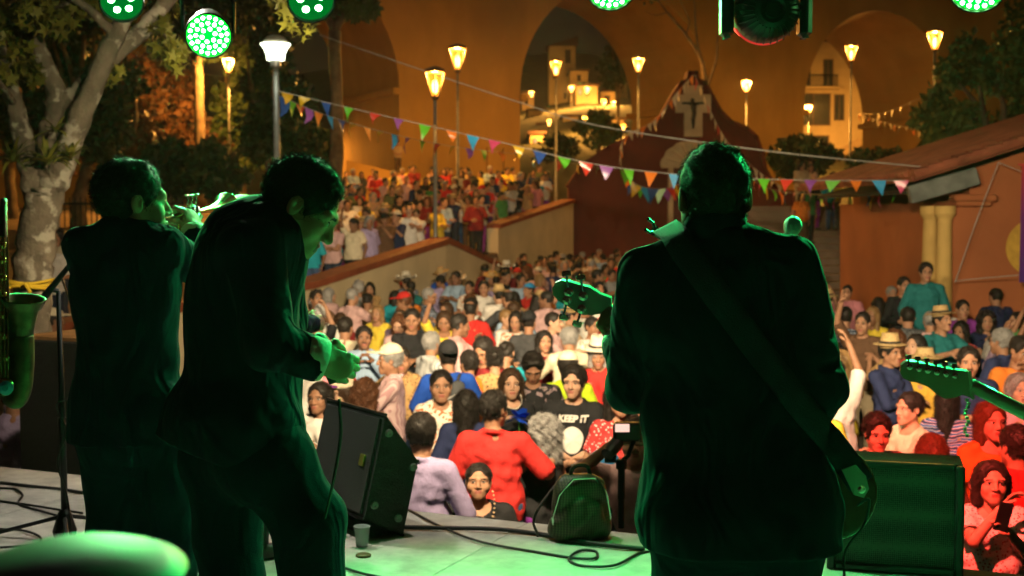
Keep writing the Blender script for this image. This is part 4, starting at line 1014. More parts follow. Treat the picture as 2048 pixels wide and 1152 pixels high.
def bromeliad(px, py, dy, n, L, label, seed):
    c = tp(px, py, dy); q = random.Random(seed); r = empty('air_plant', c, label=label, cat='plant', group='air plants on the forked tree')
    for i in range(n):
        a = q.uniform(0, 2 * math.pi); el = q.uniform(.15, 1.3); d = Vector((math.cos(a) * math.cos(el), math.sin(a) * math.cos(el), math.sin(el))); l = L * q.uniform(.6, 1.1); sd = d.cross(Vector((0, 0, 1))).normalized()
        pts = [d * l * t + Vector((0, 0, -.55 * l * t * t * (1.2 - el * .5))) for t in (0, .35, .7, 1)]; w = [.016, .017, .011, .001]; V = []
        for p, w_ in zip(pts, w): V += [p - sd * w_, p + Vector((0, 0, -.006)), p + sd * w_]
        F = [(k * 3 + j, k * 3 + j + 1, k * 3 + j + 4, k * 3 + j + 3) for k in range(3) for j in range(2)]
        link('leaf', mesh_data('leaf', V, F, [LEAF['yellow' if i % 3 else 'bright']], None, True), r)
bromeliad(24, 322, -.20, 26, .30, 'air plant on the outer stem of the forked tree', 1); bromeliad(95, 325, -.22, 30, .30, 'air plant in the fork of the pale tree', 2); bromeliad(140, 318, -.15, 26, .24, 'air plant on the inner stem of the forked tree', 3); bromeliad(112, 262, -.16, 14, .20, 'small air plant high in the tree fork', 4)
# yellow rope tied round the trunk
b = MB(); c = tp(57, 572)
for k in range(3): b.tube([c + Vector((math.cos(a) * .205, math.sin(a) * .205, .02 * k + .012 * math.sin(a * 3 + k))) for a in np.linspace(0, 2 * math.pi, 25)], .012, 6)
b.tube([c + Vector((-.05, -.21, 0)), c + Vector((-.3, -.24, .01)), c + Vector((-.7, -.2, .03))], .013, 6); b.tube([c + Vector((.03, -.215, .0)), c + Vector((.07, -.25, .03)), c + Vector((.1, -.23, -.03)), c + Vector((.06, -.24, -.07))], .014, 6); b.tube([c + Vector((-.13, -.22, 0)), c + Vector((-.14, -.22, -.12))], .011, 6)
tag(b.build('yellow_rope', mat('rope_yellow', (.62, .42, .02), rough=.8, bump=.4, bscale=120), None, True), 'yellow rope knotted round the pale tree trunk', 'rope')
# trees behind
def bt_(px, py, Y, dy=0): return at(px, py, Y + dy)
def big_tree(px, Y, ytop, w, n, lm, label, seed, trunk=True, ybot=None, size=.34, trunkpx=None, name='background_tree', grp='trees beyond the terrace'):
    q = random.Random(seed); x0 = at(px, 0, Y).x; zb = gz(x0, Y); base = Vector((x0, Y, zb)); s = FPX / Y; top = at(px, ytop, Y); low = at(px, ybot, Y) if ybot else base + Vector((0, 0, (top.z - zb) * .35)); hw = w / s / 2
    limbs = []
    if trunk:
        f = Vector((x0 + q.uniform(-.3, .3), Y, zb + (low.z - zb) * .9 + .2)); limbs.append(([base, base.lerp(f, .5) + Vector((q.uniform(-.15, .15), 0, 0)), f], [.26, .2, .18]))
        for i in range(5):
            e = Vector((x0 + q.uniform(-.7, .7) * hw, Y + q.uniform(-.5, .5) * hw, low.z + (top.z - low.z) * q.uniform(.45, .9))); m = f.lerp(e, .5) + Vector((q.uniform(-.2, .2), 0, .3)); limbs.append(([f, m, e], [.13, .08, .03]))
    cl = []; H = top.z - low.z
    for i in range(26):
        t = q.uniform(0, 1); wd = hw * (1 - .55 * (2 * t - .85) ** 2) ; a = q.uniform(0, 2 * math.pi); rr = math.sqrt(q.uniform(0, 1)) * .8
        c = Vector((x0 + math.cos(a) * rr * wd, Y + math.sin(a) * rr * hw * .7, low.z + H * (.08 + .84 * t))); k = q.uniform(.18, .36)
        cl.append((c, (hw * k, hw * k * .8, H * k * .42), max(8, int(n / 26 * k * 3.6))))
    return tree(name, base, limbs, cl, lm, size, label, seed, False, None, 'tree', grp)
big_tree(250, 42, 165, 190, 2600, LEAF['rust'], 'bushy tree with orange lamplight in its leaf colour behind the pale tree', 11, ybot=345)
big_tree(395, 47, -60, 330, 5200, LEAF['dark'], 'tall dark crowned tree whose trunks glow orange', 12, ybot=110)
big_tree(545, 40, 40, 190, 4200, LEAF['dark'], 'dark tree behind the white street lamp', 13, ybot=330)
big_tree(610, 46, 235, 150, 2400, LEAF['dark'], 'low dark tree before the bridge pier edge', 14, ybot=350)
big_tree(150, 38, -40, 260, 4200, LEAF['dark'], 'dark tree filling the gap behind the forked trunk', 15, ybot=330)
big_tree(330, 37, 285, 130, 1800, LEAF['dark'], 'round dark shrub below the orange lit trunks', 16, ybot=385)
big_tree(430, 36, 290, 120, 1800, LEAF['dark'], 'wide dark shrub beside the fence end', 17, ybot=385)
big_tree(20, 44, -60, 280, 3600, LEAF['dark'], 'dark tree at the terrace corner behind the stage tree', 18, ybot=300)
big_tree(660, 38, -90, 260, 2600, LEAF['green'], 'high leafy tree overhanging the first arch', 24, ybot=30)
big_tree(1990, 31, 60, 330, 6500, LEAF['bright'], 'dense bright leaved tree behind the terracotta house', 19, ybot=330, size=.22)
big_tree(1885, 33, 170, 150, 2600, LEAF['bright'], 'lower bright leaved tree beside the terracotta roof', 20, ybot=330, size=.22)
big_tree(2120, 34, -60, 300, 5200, LEAF['green'], 'tall dark green tree rising over the terracotta roof', 21, ybot=300, size=.26)
big_tree(1610, 54, 278, 170, 2600, LEAF['dark'], 'broad dark bush behind the chapel shoulder', 22, ybot=352, trunk=False)
big_tree(1760, 50, 300, 150, 1500, LEAF['dark'], 'dark bush under the shadowed arch', 23, ybot=360, trunk=False)
big_tree(1200, 88, 218, 120, 1700, LEAF['green'], 'leafy tree under the hill street lamps', 25, ybot=290, size=.4)
big_tree(1110, 90, 268, 120, 1400, LEAF['dark'], 'dark tree at the foot of the hill street', 26, ybot=320, size=.4)
big_tree(1235, 130, 75, 90, 1300, LEAF['dark'], 'tall dark tree beside the unlit hill house', 27, ybot=180, size=.55)
big_tree(325, 52, 60, 300, 4600, LEAF['rust'], 'orange lit foliage tree beyond the lantern', 28, ybot=360, size=.4)
big_tree(480, 53, 90, 170, 2600, LEAF['green'], 'olive tree between the lantern and the white lamp', 29, ybot=360, size=.4)
big_tree(90, 50, 60, 170, 2200, LEAF['rust'], 'tree tinted with orange lamplight between the forked trunk stems', 30, ybot=360, size=.4)
# bare tree behind the chapel
bb = Vector((at(1412, 0, 52).x, 52, 3)); q_ = lambda x, y: at(x, y, 52)
tree('bare_tree', bb, [([bb, q_(1415, 260), q_(1412, 175)], [.16, .14, .12]), ([q_(1412, 180), q_(1402, 120), q_(1372, 70), q_(1335, 25), q_(1300, -20)], [.11, .09, .07, .05, .03]), ([q_(1402, 120), q_(1393, 70), q_(1390, 20), q_(1385, -40)], [.07, .05, .04, .02]),
     ([q_(1414, 175), q_(1432, 120), q_(1436, 70), q_(1450, 20)], [.08, .06, .04, .02]), ([q_(1372, 70), q_(1378, 40), q_(1360, 0)], [.04, .03, .015]), ([q_(1335, 25), q_(1310, 30), q_(1290, 22)], [.03, .02, .01])],
     [(q_(1300, -10), (.6, .4, .3), 40), (q_(1385, -30), (.5, .4, .3), 40)], LEAF['dark'], .2, 'bare branched tree rising behind the chapel cross', 31)
# dark iron fence on the terrace
fx0, fx1 = at(110, 0, 31).x, at(360, 0, 31).x; fzb = terr_z(31); fh = at(0, 395, 31).z - fzb
fe = empty('iron_fence', (fx0, 31, fzb), label='dark iron bar fence behind the forked tree', cat='fence'); b = MB()
for x in np.arange(0, fx1 - fx0, .13): b.box((x, 0, fh / 2), (.025, .025, fh))
tag(b.build('bars', M_IRON, fe), kind='stuff')
for z in (.2, fh - .15): MB().box(((fx1 - fx0) / 2, 0, z), (fx1 - fx0, .04, .05)).build('rail', M_IRON, fe)

# ------------------------------------------------------------------ bunting and wires
PEN = {n: mat('pennant_' + n, c, rough=.28, var=.12, scale=12, spec=.6) for n, c in {'yellow': (.75, .48, .02), 'blue': (.03, .09, .38), 'green': (.12, .52, .03), 'red': (.62, .05, .03), 'purple': (.30, .09, .42), 'sky': (.04, .34, .68), 'pink': (.70, .08, .22), 'orange': (.78, .20, .02), 'pale': (.62, .52, .36)}.items()}
def bunting(ctrl, flags, label, size=.28, seed=0, name='bunting_string', cord=.006, wid=.26):
    "flags: (fraction along, colour)"
    q = random.Random(seed); p = curve_pts(ctrl, 30); o = p[0]; r = empty(name, o, label=label, cat='bunting', group='bunting over the plaza')
    MB().tube([v - o for v in p], cord, 4).build('cord', M_CORD, r)
    n = len(p) - 1
    for t, cn in flags:
        i = min(int(t * n), n - 1); a = p[i].lerp(p[i + 1], t * n - i); d = (p[min(i + 1, n)] - p[max(i - 1, 0)]).normalized(); w = wid * size / .28; h = size * q.uniform(.72, 1.1); w *= q.uniform(.75, 1.05); tw = q.uniform(-1.5, 1.5); sw = q.uniform(-.7, .5); t = min(.995, max(.003, t + q.uniform(-.006, .006)))
        dn = (Vector((0, 0, -1)) + Vector((sw * .5, q.uniform(-.35, .35), 0))).normalized(); nr = d.cross(dn).normalized()
        V = []
        for k, f in enumerate((0, .33, .66, 1)):
            c = a + dn * h * f + nr * .05 * math.sin(f * 3) * tw; dd = (d * math.cos(tw * f * .9) + nr * math.sin(tw * f * .9)); ww = w * (1 - f) / 2 + .002
            V += [c - dd * ww, c + nr * .012 * tw * (1 - f), c + dd * ww]
        F = [(k * 3 + j, k * 3 + j + 1, k * 3 + j + 4, k * 3 + j + 3) for k in range(3) for j in range(2)]
        me = mesh_data('pennant', [Vector(v) - o for v in V], F, [PEN[cn]], None, True); f_ = link('pennant', me, r)
    return r
P_ = lambda x, y, Y: at(x, y, Y)
def Yl(x): return np.interp(x, [553, 1810], [20.9, 18.4])
main = [(575, 193, 'yellow'), (610, 0, 'yellow'), (652, 0, 'blue'), (698, 0, 'green'), (751, 0, 'red'), (798, 0, 'purple'), (850, 0, 'green'), (903, 0, 'orange'), (946, 0, 'sky'), (990, 0, 'pink'), (1037, 0, 'yellow'), (1080, 0, 'blue'), (1128, 0, 'green'), (1172, 0, 'red'), (1213, 0, 'purple'), (1257, 0, 'green'), (1302, 0, 'orange'), (1349, 0, 'sky'), (1400, 0, 'yellow'), (1440, 0, 'pink'), (1485, 0, 'blue'), (1528, 0, 'green'), (1574, 0, 'red'), (1622, 0, 'purple'), (1666, 0, 'green'), (1712, 0, 'orange'), (1758, 0, 'sky'), (1803, 0, 'pink')]
ctrl = [P_(x, y, Yl(x)) for x, y in ((556, 182), (700, 216), (850, 250), (1000, 284), (1200, 330), (1400, 352), (1600, 360), (1812, 361))]
cv = curve_pts(ctrl, 30); cpx = [1024 + FPX * v.x / (v.y * _cp - (v.z - CZ) * _sp) for v in cv]
bunting(ctrl, [(float(np.interp(x, cpx, np.linspace(0, 1, len(cv)))), c) for x, _, c in main], 'main bunting string from the white lamp pole to the terracotta roof', .235, 1)
cols = ['blue', 'green', 'red', 'purple', 'orange', 'sky', 'blue', 'yellow', 'orange', 'yellow', 'sky', 'purple', 'green', 'red', 'yellow', 'purple', 'green', 'orange', 'yellow', 'sky', 'red', 'yellow', 'green']
bunting([P_(556, 190, 20.9), P_(640, 226, 22), P_(760, 262, 24), P_(900, 292, 27), P_(1060, 312, 31), P_(1245, 342, 40.5)], [(.03 + .95 * i / len(cols), c) for i, c in enumerate(cols)], 'second bunting string running from the lamp pole back to the chapel', .30, 2)
cols = ['green', 'orange', 'blue', 'yellow', 'green', 'sky', 'blue', 'green', 'purple', 'red', 'yellow', 'purple']
bunting([P_(1245, 342, 41.4), P_(1280, 372, 41.3), P_(1335, 376, 41.2), P_(1385, 350, 41.2)], [(.04 + .92 * i / 12, c) for i, c in enumerate(cols)], 'sagging bunting across the chapel niche', .5, 3)
cols = ['red', 'pale', 'orange', 'pink', 'yellow', 'green', 'orange', 'sky', 'pink', 'yellow', 'purple', 'green', 'red', 'purple', 'green', 'orange', 'sky', 'yellow', 'pink', 'green']
bunting([P_(1480, 345, 36), P_(1540, 378, 33), P_(1620, 388, 29), P_(1720, 388, 24), P_(1815, 364, 19)], [(.03 + .95 * i / 20, cols[i]) for i in range(20)], 'low bunting from the chapel shoulder to the porch corner', .34, 4, wid=.17)
g_ = [P_(1386, 150, 41.6), P_(1350, 190, 41.5), P_(1310, 240, 41.5), P_(1250, 275, 41.5), P_(1238, 330, 41.5)]
bunting(g_, [(.03 + .94 * i / 20, 'pale' if i % 3 else 'orange') for i in range(20)], 'pale tinsel bunting down one edge of the chapel gable', .36, 5, wid=.16)
g_ = [P_(1390, 150, 41.6), P_(1425, 230, 41.4), P_(1460, 290, 41.4), P_(1520, 345, 41.3), P_(1575, 380, 40)]
bunting(g_, [(.03 + .94 * i / 18, 'pale' if i % 3 else 'red') for i in range(18)], 'pale tinsel bunting over the chapel shoulder', .36, 6, wid=.16)
bunting([P_(1715, 228, 58), P_(1770, 225, 52), P_(1850, 192, 44)], [(.05 + .9 * i / 8, 'pale' if i % 2 else 'yellow') for i in range(8)], 'upper string of pale flags before the dark arch', .34, 7)
bunting([P_(1715, 228, 58), P_(1770, 245, 52), P_(1862, 266, 44)], [(.05 + .9 * i / 14, 'pale' if i % 3 else 'orange') for i in range(14)], 'lower string of pale flags before the dark arch', .34, 8)
def wire(name, ctrl, r_, m, label): return tag(MB().tube(curve_pts(ctrl, 16), r_, 5).build(name, m), label, 'wire')
wire('overhead_wire', [P_(640, 70, 26), P_(835, 137, 24), P_(1040, 205, 22), P_(1200, 252, 20.5), P_(1520, 300, 19), P_(1845, 334, 18.8)], .009, M_CORD, 'pale overhead wire crossing above the bunting to the tile roof')
wire('slanting_wire', [P_(1910, 565, 18.7), P_(1950, 450, 18.6), P_(1997, 325, 18.5)], .007, M_CORD, 'slanting white cord tied before the terracotta wall')
wire('stay_wire', [P_(1997, 325, 18.5), P_(2030, 338, 18.4), P_(2062, 352, 18.35)], .006, M_CORD, 'short white cord from the slanting cord to the banner')
wire('level_wire', [P_(1910, 562, 18.7), P_(1980, 555, 18.5), P_(2062, 548, 18.35)], .006, M_CORD, 'level white cord at the foot of the terracotta wall')
# ------------------------------------------------------------------ stage
E1 = Vector((-3.0, 7.5, SZ)); ED = Vector((.914, -.405, 0)).normalized(); EN = Vector((ED.y, -ED.x, 0))      # along the edge, inwards
OUT = -.03
stage = empty('stage', (0, 3, 0), label='low plywood stage platform under the musicians', cat='stage'); so = stage.location
rotS = Matrix((ED, -EN, Vector((0, 0, 1)))).transposed()
sp = lambda u, w, z=SZ: E1 + ED * u + EN * (w - OUT) + Vector((0, 0, z - SZ)) - so
pm = None
for i in range(-4, 7):
    for j in range(4):
        c = sp(3.38 + 1.22 * (i + .5), 2.44 * (j + .5), SZ - .011 - .0012 * ((i * 7 + j * 3) % 3))
        if pm is None: pm = MB().box((0, 0, 0), (1.214, 2.434, .022), None, bev=.003).build('floor_panel', M_WOODPL, stage); o = pm
        else: o = pm.copy(); col.objects.link(o); o.parent = stage
        o.location = c; o.rotation_euler = rotS.to_euler()
MB().box(sp(3.38 + 1.22 * 1.5, 4.88, (SZ - .03) / 2 + .0), (13.42, 9.74, SZ - .03), rotS).build('platform', M_SKIRT, stage)
def fl(px, py, z=SZ):
    "point of the stage floor under a pixel"
    u = (px - 1024) / FPX; v = (576 - py) / FPX; d = Vector((u, _cp + v * _sp, -_sp + v * _cp)); t = (z - CZ) / d.z
    return Vector((d.x * t, d.y * t, z))

# ------------------------------------------------------------------ stage lamps
M_BLACKM = mat('black_metal', (.018, .018, .02), rough=.38, metal=.3, var=.3)
M_CHROME = mat('chrome', (.7, .7, .7), rough=.15, metal=1, var=.1)
M_LEDG = emis('led_green', (.25, 1.0, .28), 40); M_LENSG = emis('lens_green', (.0, .9, .015), 5)
GREEN = (.02, 1.0, .20); M_LENSD = emis('lens_green_dim', (0, .5, .05), .35)
truss = empty('lighting_truss', E1 + Vector((0, -.4, 2.75)), label='black lighting truss above the stage edge', cat='truss'); to = truss.location; b = MB()
for dz, dn in ((0, 0), (.25, 0), (.12, .22)): b.tube([E1 + ED * -1.2 + EN * (.35 + dn) + Vector((0, 0, 2.72 + dz)) - to, E1 + ED * 7.2 + EN * (.35 + dn) + Vector((0, 0, 2.72 + dz)) - to], .024, 8)
for i in range(28): 
    u = -1.2 + i * .3; b.tube([E1 + ED * u + EN * .35 + Vector((0, 0, 2.72)) - to, E1 + ED * (u + .15) + EN * .35 + Vector((0, 0, 2.97)) - to, E1 + ED * (u + .3) + EN * .57 + Vector((0, 0, 2.84)) - to], .012, 5)
for u in (-1.2, 7.2): b.box(E1 + ED * u + EN * .45 + Vector((0, 0, 1.35)) - to, (.26, .26, 2.7), rotS)
b.build('frame', M_BLACKM, truss)
def par_can(c, target, label, power, colour=GREEN, led=M_LEDG, lens=M_LENSG, size=50, r=.105, rad=.07, rings=((.30, 6), (.56, 12), (.82, 18)), dot=.085):
    c = Vector(c); d = (Vector(target) - c).normalized(); o = empty('par_can', c, label=label, cat='stage lamp', group='stage lamps on the truss')
    b = MB().lathe([(r * .55, -.24), (r * .75, -.20), (r * .95, -.05), (r * 1.06, 0), (r * 1.06, .02), (r * .98, .022), (r * .96, .004)], axis=d, n=24); smooth_by_angle(b.build('housing', M_BLACKM, o), 35)
    MB().lathe([(r * .97, .001), (r * .97, .006)], axis=d, n=24).build('lens', lens, o)
    x, y, z = frame(d); b = MB()
    for ring, n in rings:
        for k in range(n):
            a = 2 * math.pi * k / n + ring; p = (x * math.cos(a) + y * math.sin(a)) * r * ring + z * .008; b.lathe([(r * dot, 0), (r * dot * .85, .006), (.001, .008)], p, d, 10)
    b.build('led_cluster', led, o)
    hz = Vector((z.y, -z.x, 0)).normalized(); b = MB(); top = Vector((0, 0, .26))
    b.tube([hz * r * 1.12 + z * -.06, hz * r * 1.14 + top * .6, hz * r * .5 + top, -hz * r * .5 + top, -hz * r * 1.14 + top * .6, -hz * r * 1.12 + z * -.06], .010, 6); b.tube([top, top + Vector((0, 0, max(.05, SZ + 2.72 - c.z - .26)))], .014, 6); b.build('yoke', M_BLACKM, o)
    L = spot('par_light', c + d * .035, c + d * 3, power, colour, size, .55, rad); L.parent = o; L.matrix_parent_inverse = o.matrix_world.inverted() if False else Matrix.Translation(-c)
    return o
par_can(at(417, 70, 6.15), (-.35, 1.6, 1.7), 'bright green stage lamp above the trumpet player', 430, size=112)
par_can(at(243, 2, 6.5), (-1.1, 3.6, 1.6), 'green stage lamp partly above the frame over the tree trunk', 420, rings=((.48, 5),), dot=.16, lens=M_LENSD)
par_can(at(622, 0, 6.0), (-.3, 3.2, 1.5), 'green stage lamp between the tree and the arch', 420, rings=((.48, 5),), dot=.16, lens=M_LENSD)
par_can(at(1222, -26, 5.7), (.45, 3.3, 1.7), 'green stage lamp just above the second arch', 520, size=112)
par_can(at(1955, -26, 5.2), (.9, 3.0, 1.6), 'green stage lamp just above the bright leaved tree', 800, size=70)
# warm lamps turned to the crowd, hung higher on the same truss
M_LEDW = emis('led_warm', (1, .82, .55), 20); M_LENSW = emis('lens_warm', (1, .8, .5), 1)
WARM = (1.0, .77, .46)
for px, tx, ty, pw, sz, lb in ((520, -2.0, 12, 220, 125, 'warm lamp turned to the crowd above the trumpet player'), (1010, -.5, 12.5, 1800, 96, 'warm lamp turned to the crowd above the wedge monitor'), (1640, 4.2, 17, 1300, 58, 'warm lamp turned to the crowd above the bassist'),
                           (800, -2.2, 22, 3300, 42, 'added warm throw lamp aimed at the ramp wall'), (1110, .6, 25, 4800, 40, 'added warm throw lamp aimed at mid plaza'), (1760, 6.2, 20, 2300, 34, 'added warm throw lamp aimed at the terracotta house')):  # throw lamps are added to brighten the far crowd
    c = at(px, -70, 6.0 - (px - 1000) * .0008); par_can(c, (tx, ty, 1.1), lb, pw, WARM, M_LEDW, M_LENSW, sz, rad=.06)
# pale lamps washing the stage floor
for px, tg, pw, lb in ((330, (-1.9, 5.2, SZ + .6), 230, 'pale lamp washing the stage floor beside the microphone stand'), (900, (-.6, 4.2, SZ + .6), 110, 'pale lamp washing the stage floor beside the wedge monitor')):
    c = at(px, -60, 6.1 - (px - 1000) * .0008); par_can(c, tg, lb, pw, (1.0, .93, .80), M_LEDW, M_LENSW, 120, rad=.06)
# moving head, back towards us, throwing red on the crowd
mh = at(1531, 22, 5.15); mo = empty('moving_head_lamp', mh, label='black moving head lamp hanging with its ribbed back to us', cat='stage lamp'); ax = Vector((.42, .80, -.42)).normalized(); axv = Vector((0, -1, -.12)).normalized()
b = MB().lathe([(.01, .15), (.06, .145), (.105, .11), (.125, .05), (.128, -.06), (.115, -.16), (.10, -.17)], axis=axv, n=28); smooth_by_angle(b.build('head_shell', M_BLACKM, mo), 35)
x, y, z = frame(axv); b = MB()
for k in range(30):
    a = 2 * math.pi * k / 30; d = x * math.cos(a) + y * math.sin(a)
    b.tube([d * .07 + z * .142, d * .108 + z * .112, d * .13 + z * .05], .0035, 4)
b.lathe([(.055, .145), (.062, .156), (.05, .160), (.035, .152), (.03, .158), (.01, .156)], axis=axv, n=20); b.build('cooling_rib', M_BLACKM, mo)
for s in (-1, 1):
    b = MB().box(Vector((s * .155, 0, .04)), (.05, .10, .30), bev=.02); b.build('yoke_arm', M_BLACKM, mo)
MB().box((0, 0, .27), (.38, .20, .16), bev=.025).build('base', M_BLACKM, mo)
m_rim = emis('red_rim', (1, .06, .04), .6); MB().tube([(x * math.cos(a) + y * math.sin(a)) * .131 + z * -.03 for a in np.linspace(-2.6, -.6, 14)], .004, 5).build('light_rim', m_rim, mo)
L = spot('red_beam', mh - axv * .29, (2.9, 7.9, .9), 2600, (1.0, .075, .05), 56, 1.0, .05); L.parent = mo; L.matrix_parent_inverse = Matrix.Translation(-mh)
MB().lathe([(.11, .17), (.115, .20), (.02, .205)], axis=-axv, n=20).build('lens', emis('red_lens', (1, .1, .05), 3), mo)

# ------------------------------------------------------------------ loudspeakers and stage things
M_SPK = mat('speaker_carpet', (.035, .036, .034), rough=.95, var=.4, scale=120, bump=.6, bscale=260)
def grille_mat(name, c=(.11, .115, .11), scale=150):
    m, nt, bs = new_mat(name); n = nt.nodes; l = nt.links; tc = n.new('ShaderNodeTexCoord'); v = n.new('ShaderNodeTexVoronoi'); v.inputs['Scale'].default_value = scale; v.inputs['Randomness'].default_value = 0.12
    cr = n.new('ShaderNodeValToRGB'); cr.color_ramp.elements[0].position = .40; cr.color_ramp.elements[1].position = .50; cr.color_ramp.elements[0].color = (.002, .002, .002, 1); cr.color_ramp.elements[1].color = tuple(c) + (1,)
    l.new(tc.outputs['Object'], v.inputs['Vector']); l.new(v.outputs['Distance'], cr.inputs[0]); l.new(cr.outputs[0], bs.inputs['Base Color']); bs.inputs['Roughness'].default_value = .45; bs.inputs['Metallic'].default_value = .4
    bp_ = n.new('ShaderNodeBump'); bp_.inputs['Strength'].default_value = .8; bp_.inputs['Distance'].default_value = .004; l.new(cr.outputs[0], bp_.inputs['Height']); l.new(bp_.outputs[0], bs.inputs['Normal']); return m
M_GRILL = grille_mat('grille'); M_RUB = mat('rubber_foot', (.16, .16, .155), rough=.6)
# left wedge monitor: its side panel faces us, the grille turns away to the musicians
WN = Vector((.55, -.83, 0)).normalized(); WC = fl(806, 1072); WB = -WN * .62; WH = Vector((.83, .55, 0)).normalized()
def wpl(px, py):
    d = at(px, py, 1.0) - Vector((0, 0, CZ)); t = WN.dot(WC - Vector((0, 0, CZ))) / WN.dot(d); return Vector((0, 0, CZ)) + d * t - WC
wm_ = empty('wedge_monitor', WC, label='black wedge monitor speaker with rubber feet on its side panel', cat='speaker')
WP = [wpl(728, 1040), wpl(806, 1071), wpl(836, 922), wpl(772, 830)]; WP[0].z = max(WP[0].z, .02); WP[1].z = .004
b = MB(); b._add(WP + [p + WB for p in WP], [(0, 1, 2, 3), (7, 6, 5, 4)] + [(k, k + 4, (k + 1) % 4 + 4, (k + 1) % 4) for k in range(4)]); b.build('cabinet', M_SPK, wm_)
u_ = WP[3] - WP[0]; gn = WB.cross(u_).normalized(); gn = gn if gn.dot(-WH) > 0 else -gn
b = MB(); a0 = WP[0] + u_ * .05 + WB * .05; Q = [a0, a0 + WB * .9, a0 + WB * .9 + u_ * .9, a0 + u_ * .9]; b._add([p + gn * .012 for p in Q] + Q, [(0, 1, 2, 3), (0, 4, 5, 1), (1, 5, 6, 2), (2, 6, 7, 3), (3, 7, 4, 0)]); b.build('grille', M_GRILL, wm_)
for x, y in ((777, 866), (826, 934), (748, 1010), (796, 1036)):
    MB().lathe([(.019, 0), (.017, .012), (.007, .013), (.005, .008)], wpl(x, y) + WN * .001, WN, 14).build('rubber_foot', M_RUB, wm_)
rg = Matrix((WB.normalized(), gn, u_.normalized())).transposed()
MB().box(a0 + u_ * .48 + WB * .12 + gn * .016, (.05, .008, .055), rg, bev=.003).build('badge', mat('badge_brass', (.35, .34, .06), rough=.4, metal=.5), wm_)
for k in range(4): MB().tube([WP[k], WP[k] + WB], .008, 6).build('edge_trim', M_BLACKM, wm_)
MB().box((WP[0] + WP[1]) / 2 + WB * .5 + Vector((0, 0, -.0)) - Vector((0, 0, (WP[0].z + WP[1].z) / 4 + .0)), (.10, .5, max(.01, (WP[0].z + WP[1].z) / 2 - .004)), Matrix((WH, -WN, Vector((0, 0, 1)))).transposed()).build('tilt_block', M_SPK, wm_)
# right monitor facing us
rm0 = fl(1668, 1118); rm1 = fl(1921, 1150)
rm = empty('box_monitor', fl(1788, 1146), math.atan2(rm1.y - rm0.y, rm1.x - rm0.x) + .22, 'black box monitor speaker with mesh grille behind the bassist', 'speaker'); w_ = .53; h_ = .455
b = MB().prism([(-.0, 0), (.33, 0), (.25, h_), (.03, h_)], (-w_ / 2, 0, .003), (0, 1, 0), (0, 0, 1), (w_, 0, 0)); b.build('cabinet', M_SPK, rm)
for x in (-w_ / 2 + .012, w_ / 2 - .012): MB().box((x, -.008 + .016, h_ / 2), (.035, .05, h_ + .006), bev=.008).build('corner_post', M_BLACKM, rm)
for z in (.015, h_ - .012): MB().box((0, -.006 + .03 * z / h_, z + .003), (w_ - .06, .03, .028), bev=.006).build('frame_bar', M_BLACKM, rm)
MB().box((0, .006 + .012, h_ / 2), (w_ - .06, .012, h_ - .05), Matrix.Rotation(-.06, 3, 'X')).build('grille', grille_mat('grille_hex', (.045, .05, .045), 120), rm)
# tall speaker cabinet standing on the plaza beyond the stage edge
sb = empty('tall_speaker_cabinet', (at(150, 0, 7.75).x, 7.95, 0), -.42, 'tall black speaker cabinet with worn orange top beside the tree', 'speaker'); ztop = at(110, 676, 7.7).z
MB().box((0, 0, (ztop - .015) / 2), (.62, .62, ztop - .015), bev=.01).build('cabinet', M_SPK, sb); MB().box((0, 0, ztop - .004), (.60, .60, .02)).build('top_panel', mat('bare_ply', (.42, .22, .09), rough=.7, var=.4), sb)
# plastic cup and a bottle cap
c = fl(724, 1092); m_cup, nt, bs = new_mat('clear_plastic'); bs.inputs['Base Color'].default_value = (.75, .8, .78, 1); bs.inputs['Transmission Weight'].default_value = .55; bs.inputs['Roughness'].default_value = .25
b = MB().lathe([(.026, 0), (.036, .085), (.038, .088), (.038, .091), (.034, .089), (.025, .004)], n=20); o = b.build('plastic_cup', m_cup, None, True); o.location = c; tag(o, 'clear plastic cup standing on the stage by the wedge monitor', 'cup')
b = MB().lathe([(.033, 0), (.034, .006), (.026, .010), (.005, .011)], n=20); o = b.build('brown_lid', mat('brown_plastic', (.16, .07, .03), rough=.4), None, True); o.location = fl(727, 1112); tag(o, 'small brown lid lying on the stage floor', 'lid')
# cables
M_CABLE = mat('black_cable', (.012, .012, .012), rough=.5)
def cable(pts, label, r=.006, m=M_CABLE, n=12):
    P = [fl(x, y, SZ + r + .001 + (k % 3) * .002) for k, (x, y) in enumerate(pts)]; o = MB().tube(curve_pts(P, n), r, 6).build('cable', m, None, True); tag(o, label, 'cable', 'cables on the stage'); return o
cable([(800, 1054), (900, 1056), (990, 1058), (1080, 1068), (1150, 1082), (1230, 1092), (1290, 1098)], 'thick black cable running behind the backpack', .011)
cable([(818, 1020), (880, 1052), (960, 1083), (1080, 1105), (1150, 1116), (1190, 1116), (1192, 1103), (1165, 1100), (1143, 1110), (1140, 1122), (1170, 1132), (1230, 1130), (1280, 1106), (1330, 1100)], 'thin black cable looping on the green lit floor')
cable([(0, 965), (60, 972), (120, 978), (165, 985)], 'thick dark cable crossing behind the microphone stand', .009)
cable([(0, 976), (30, 978), (45, 990), (36, 1006), (60, 1016), (110, 1030), (140, 1040)], 'dark cable curling towards the microphone stand base')
cable([(0, 1002), (60, 1010), (110, 1018), (165, 1026)], 'straight dark cable beside the trumpet player shoes')
cable([(0, 1058), (40, 1060), (70, 1068), (82, 1078), (70, 1090), (0, 1095)], 'dark cable looping at the microphone stand foot')
cable([(250, 1046), (300, 1050), (420, 1072), (560, 1060)], 'dark cable between the trumpet player legs')
cable([(690, 1136), (730, 1148), (790, 1160)], 'dark cable end in front of the plastic cup')
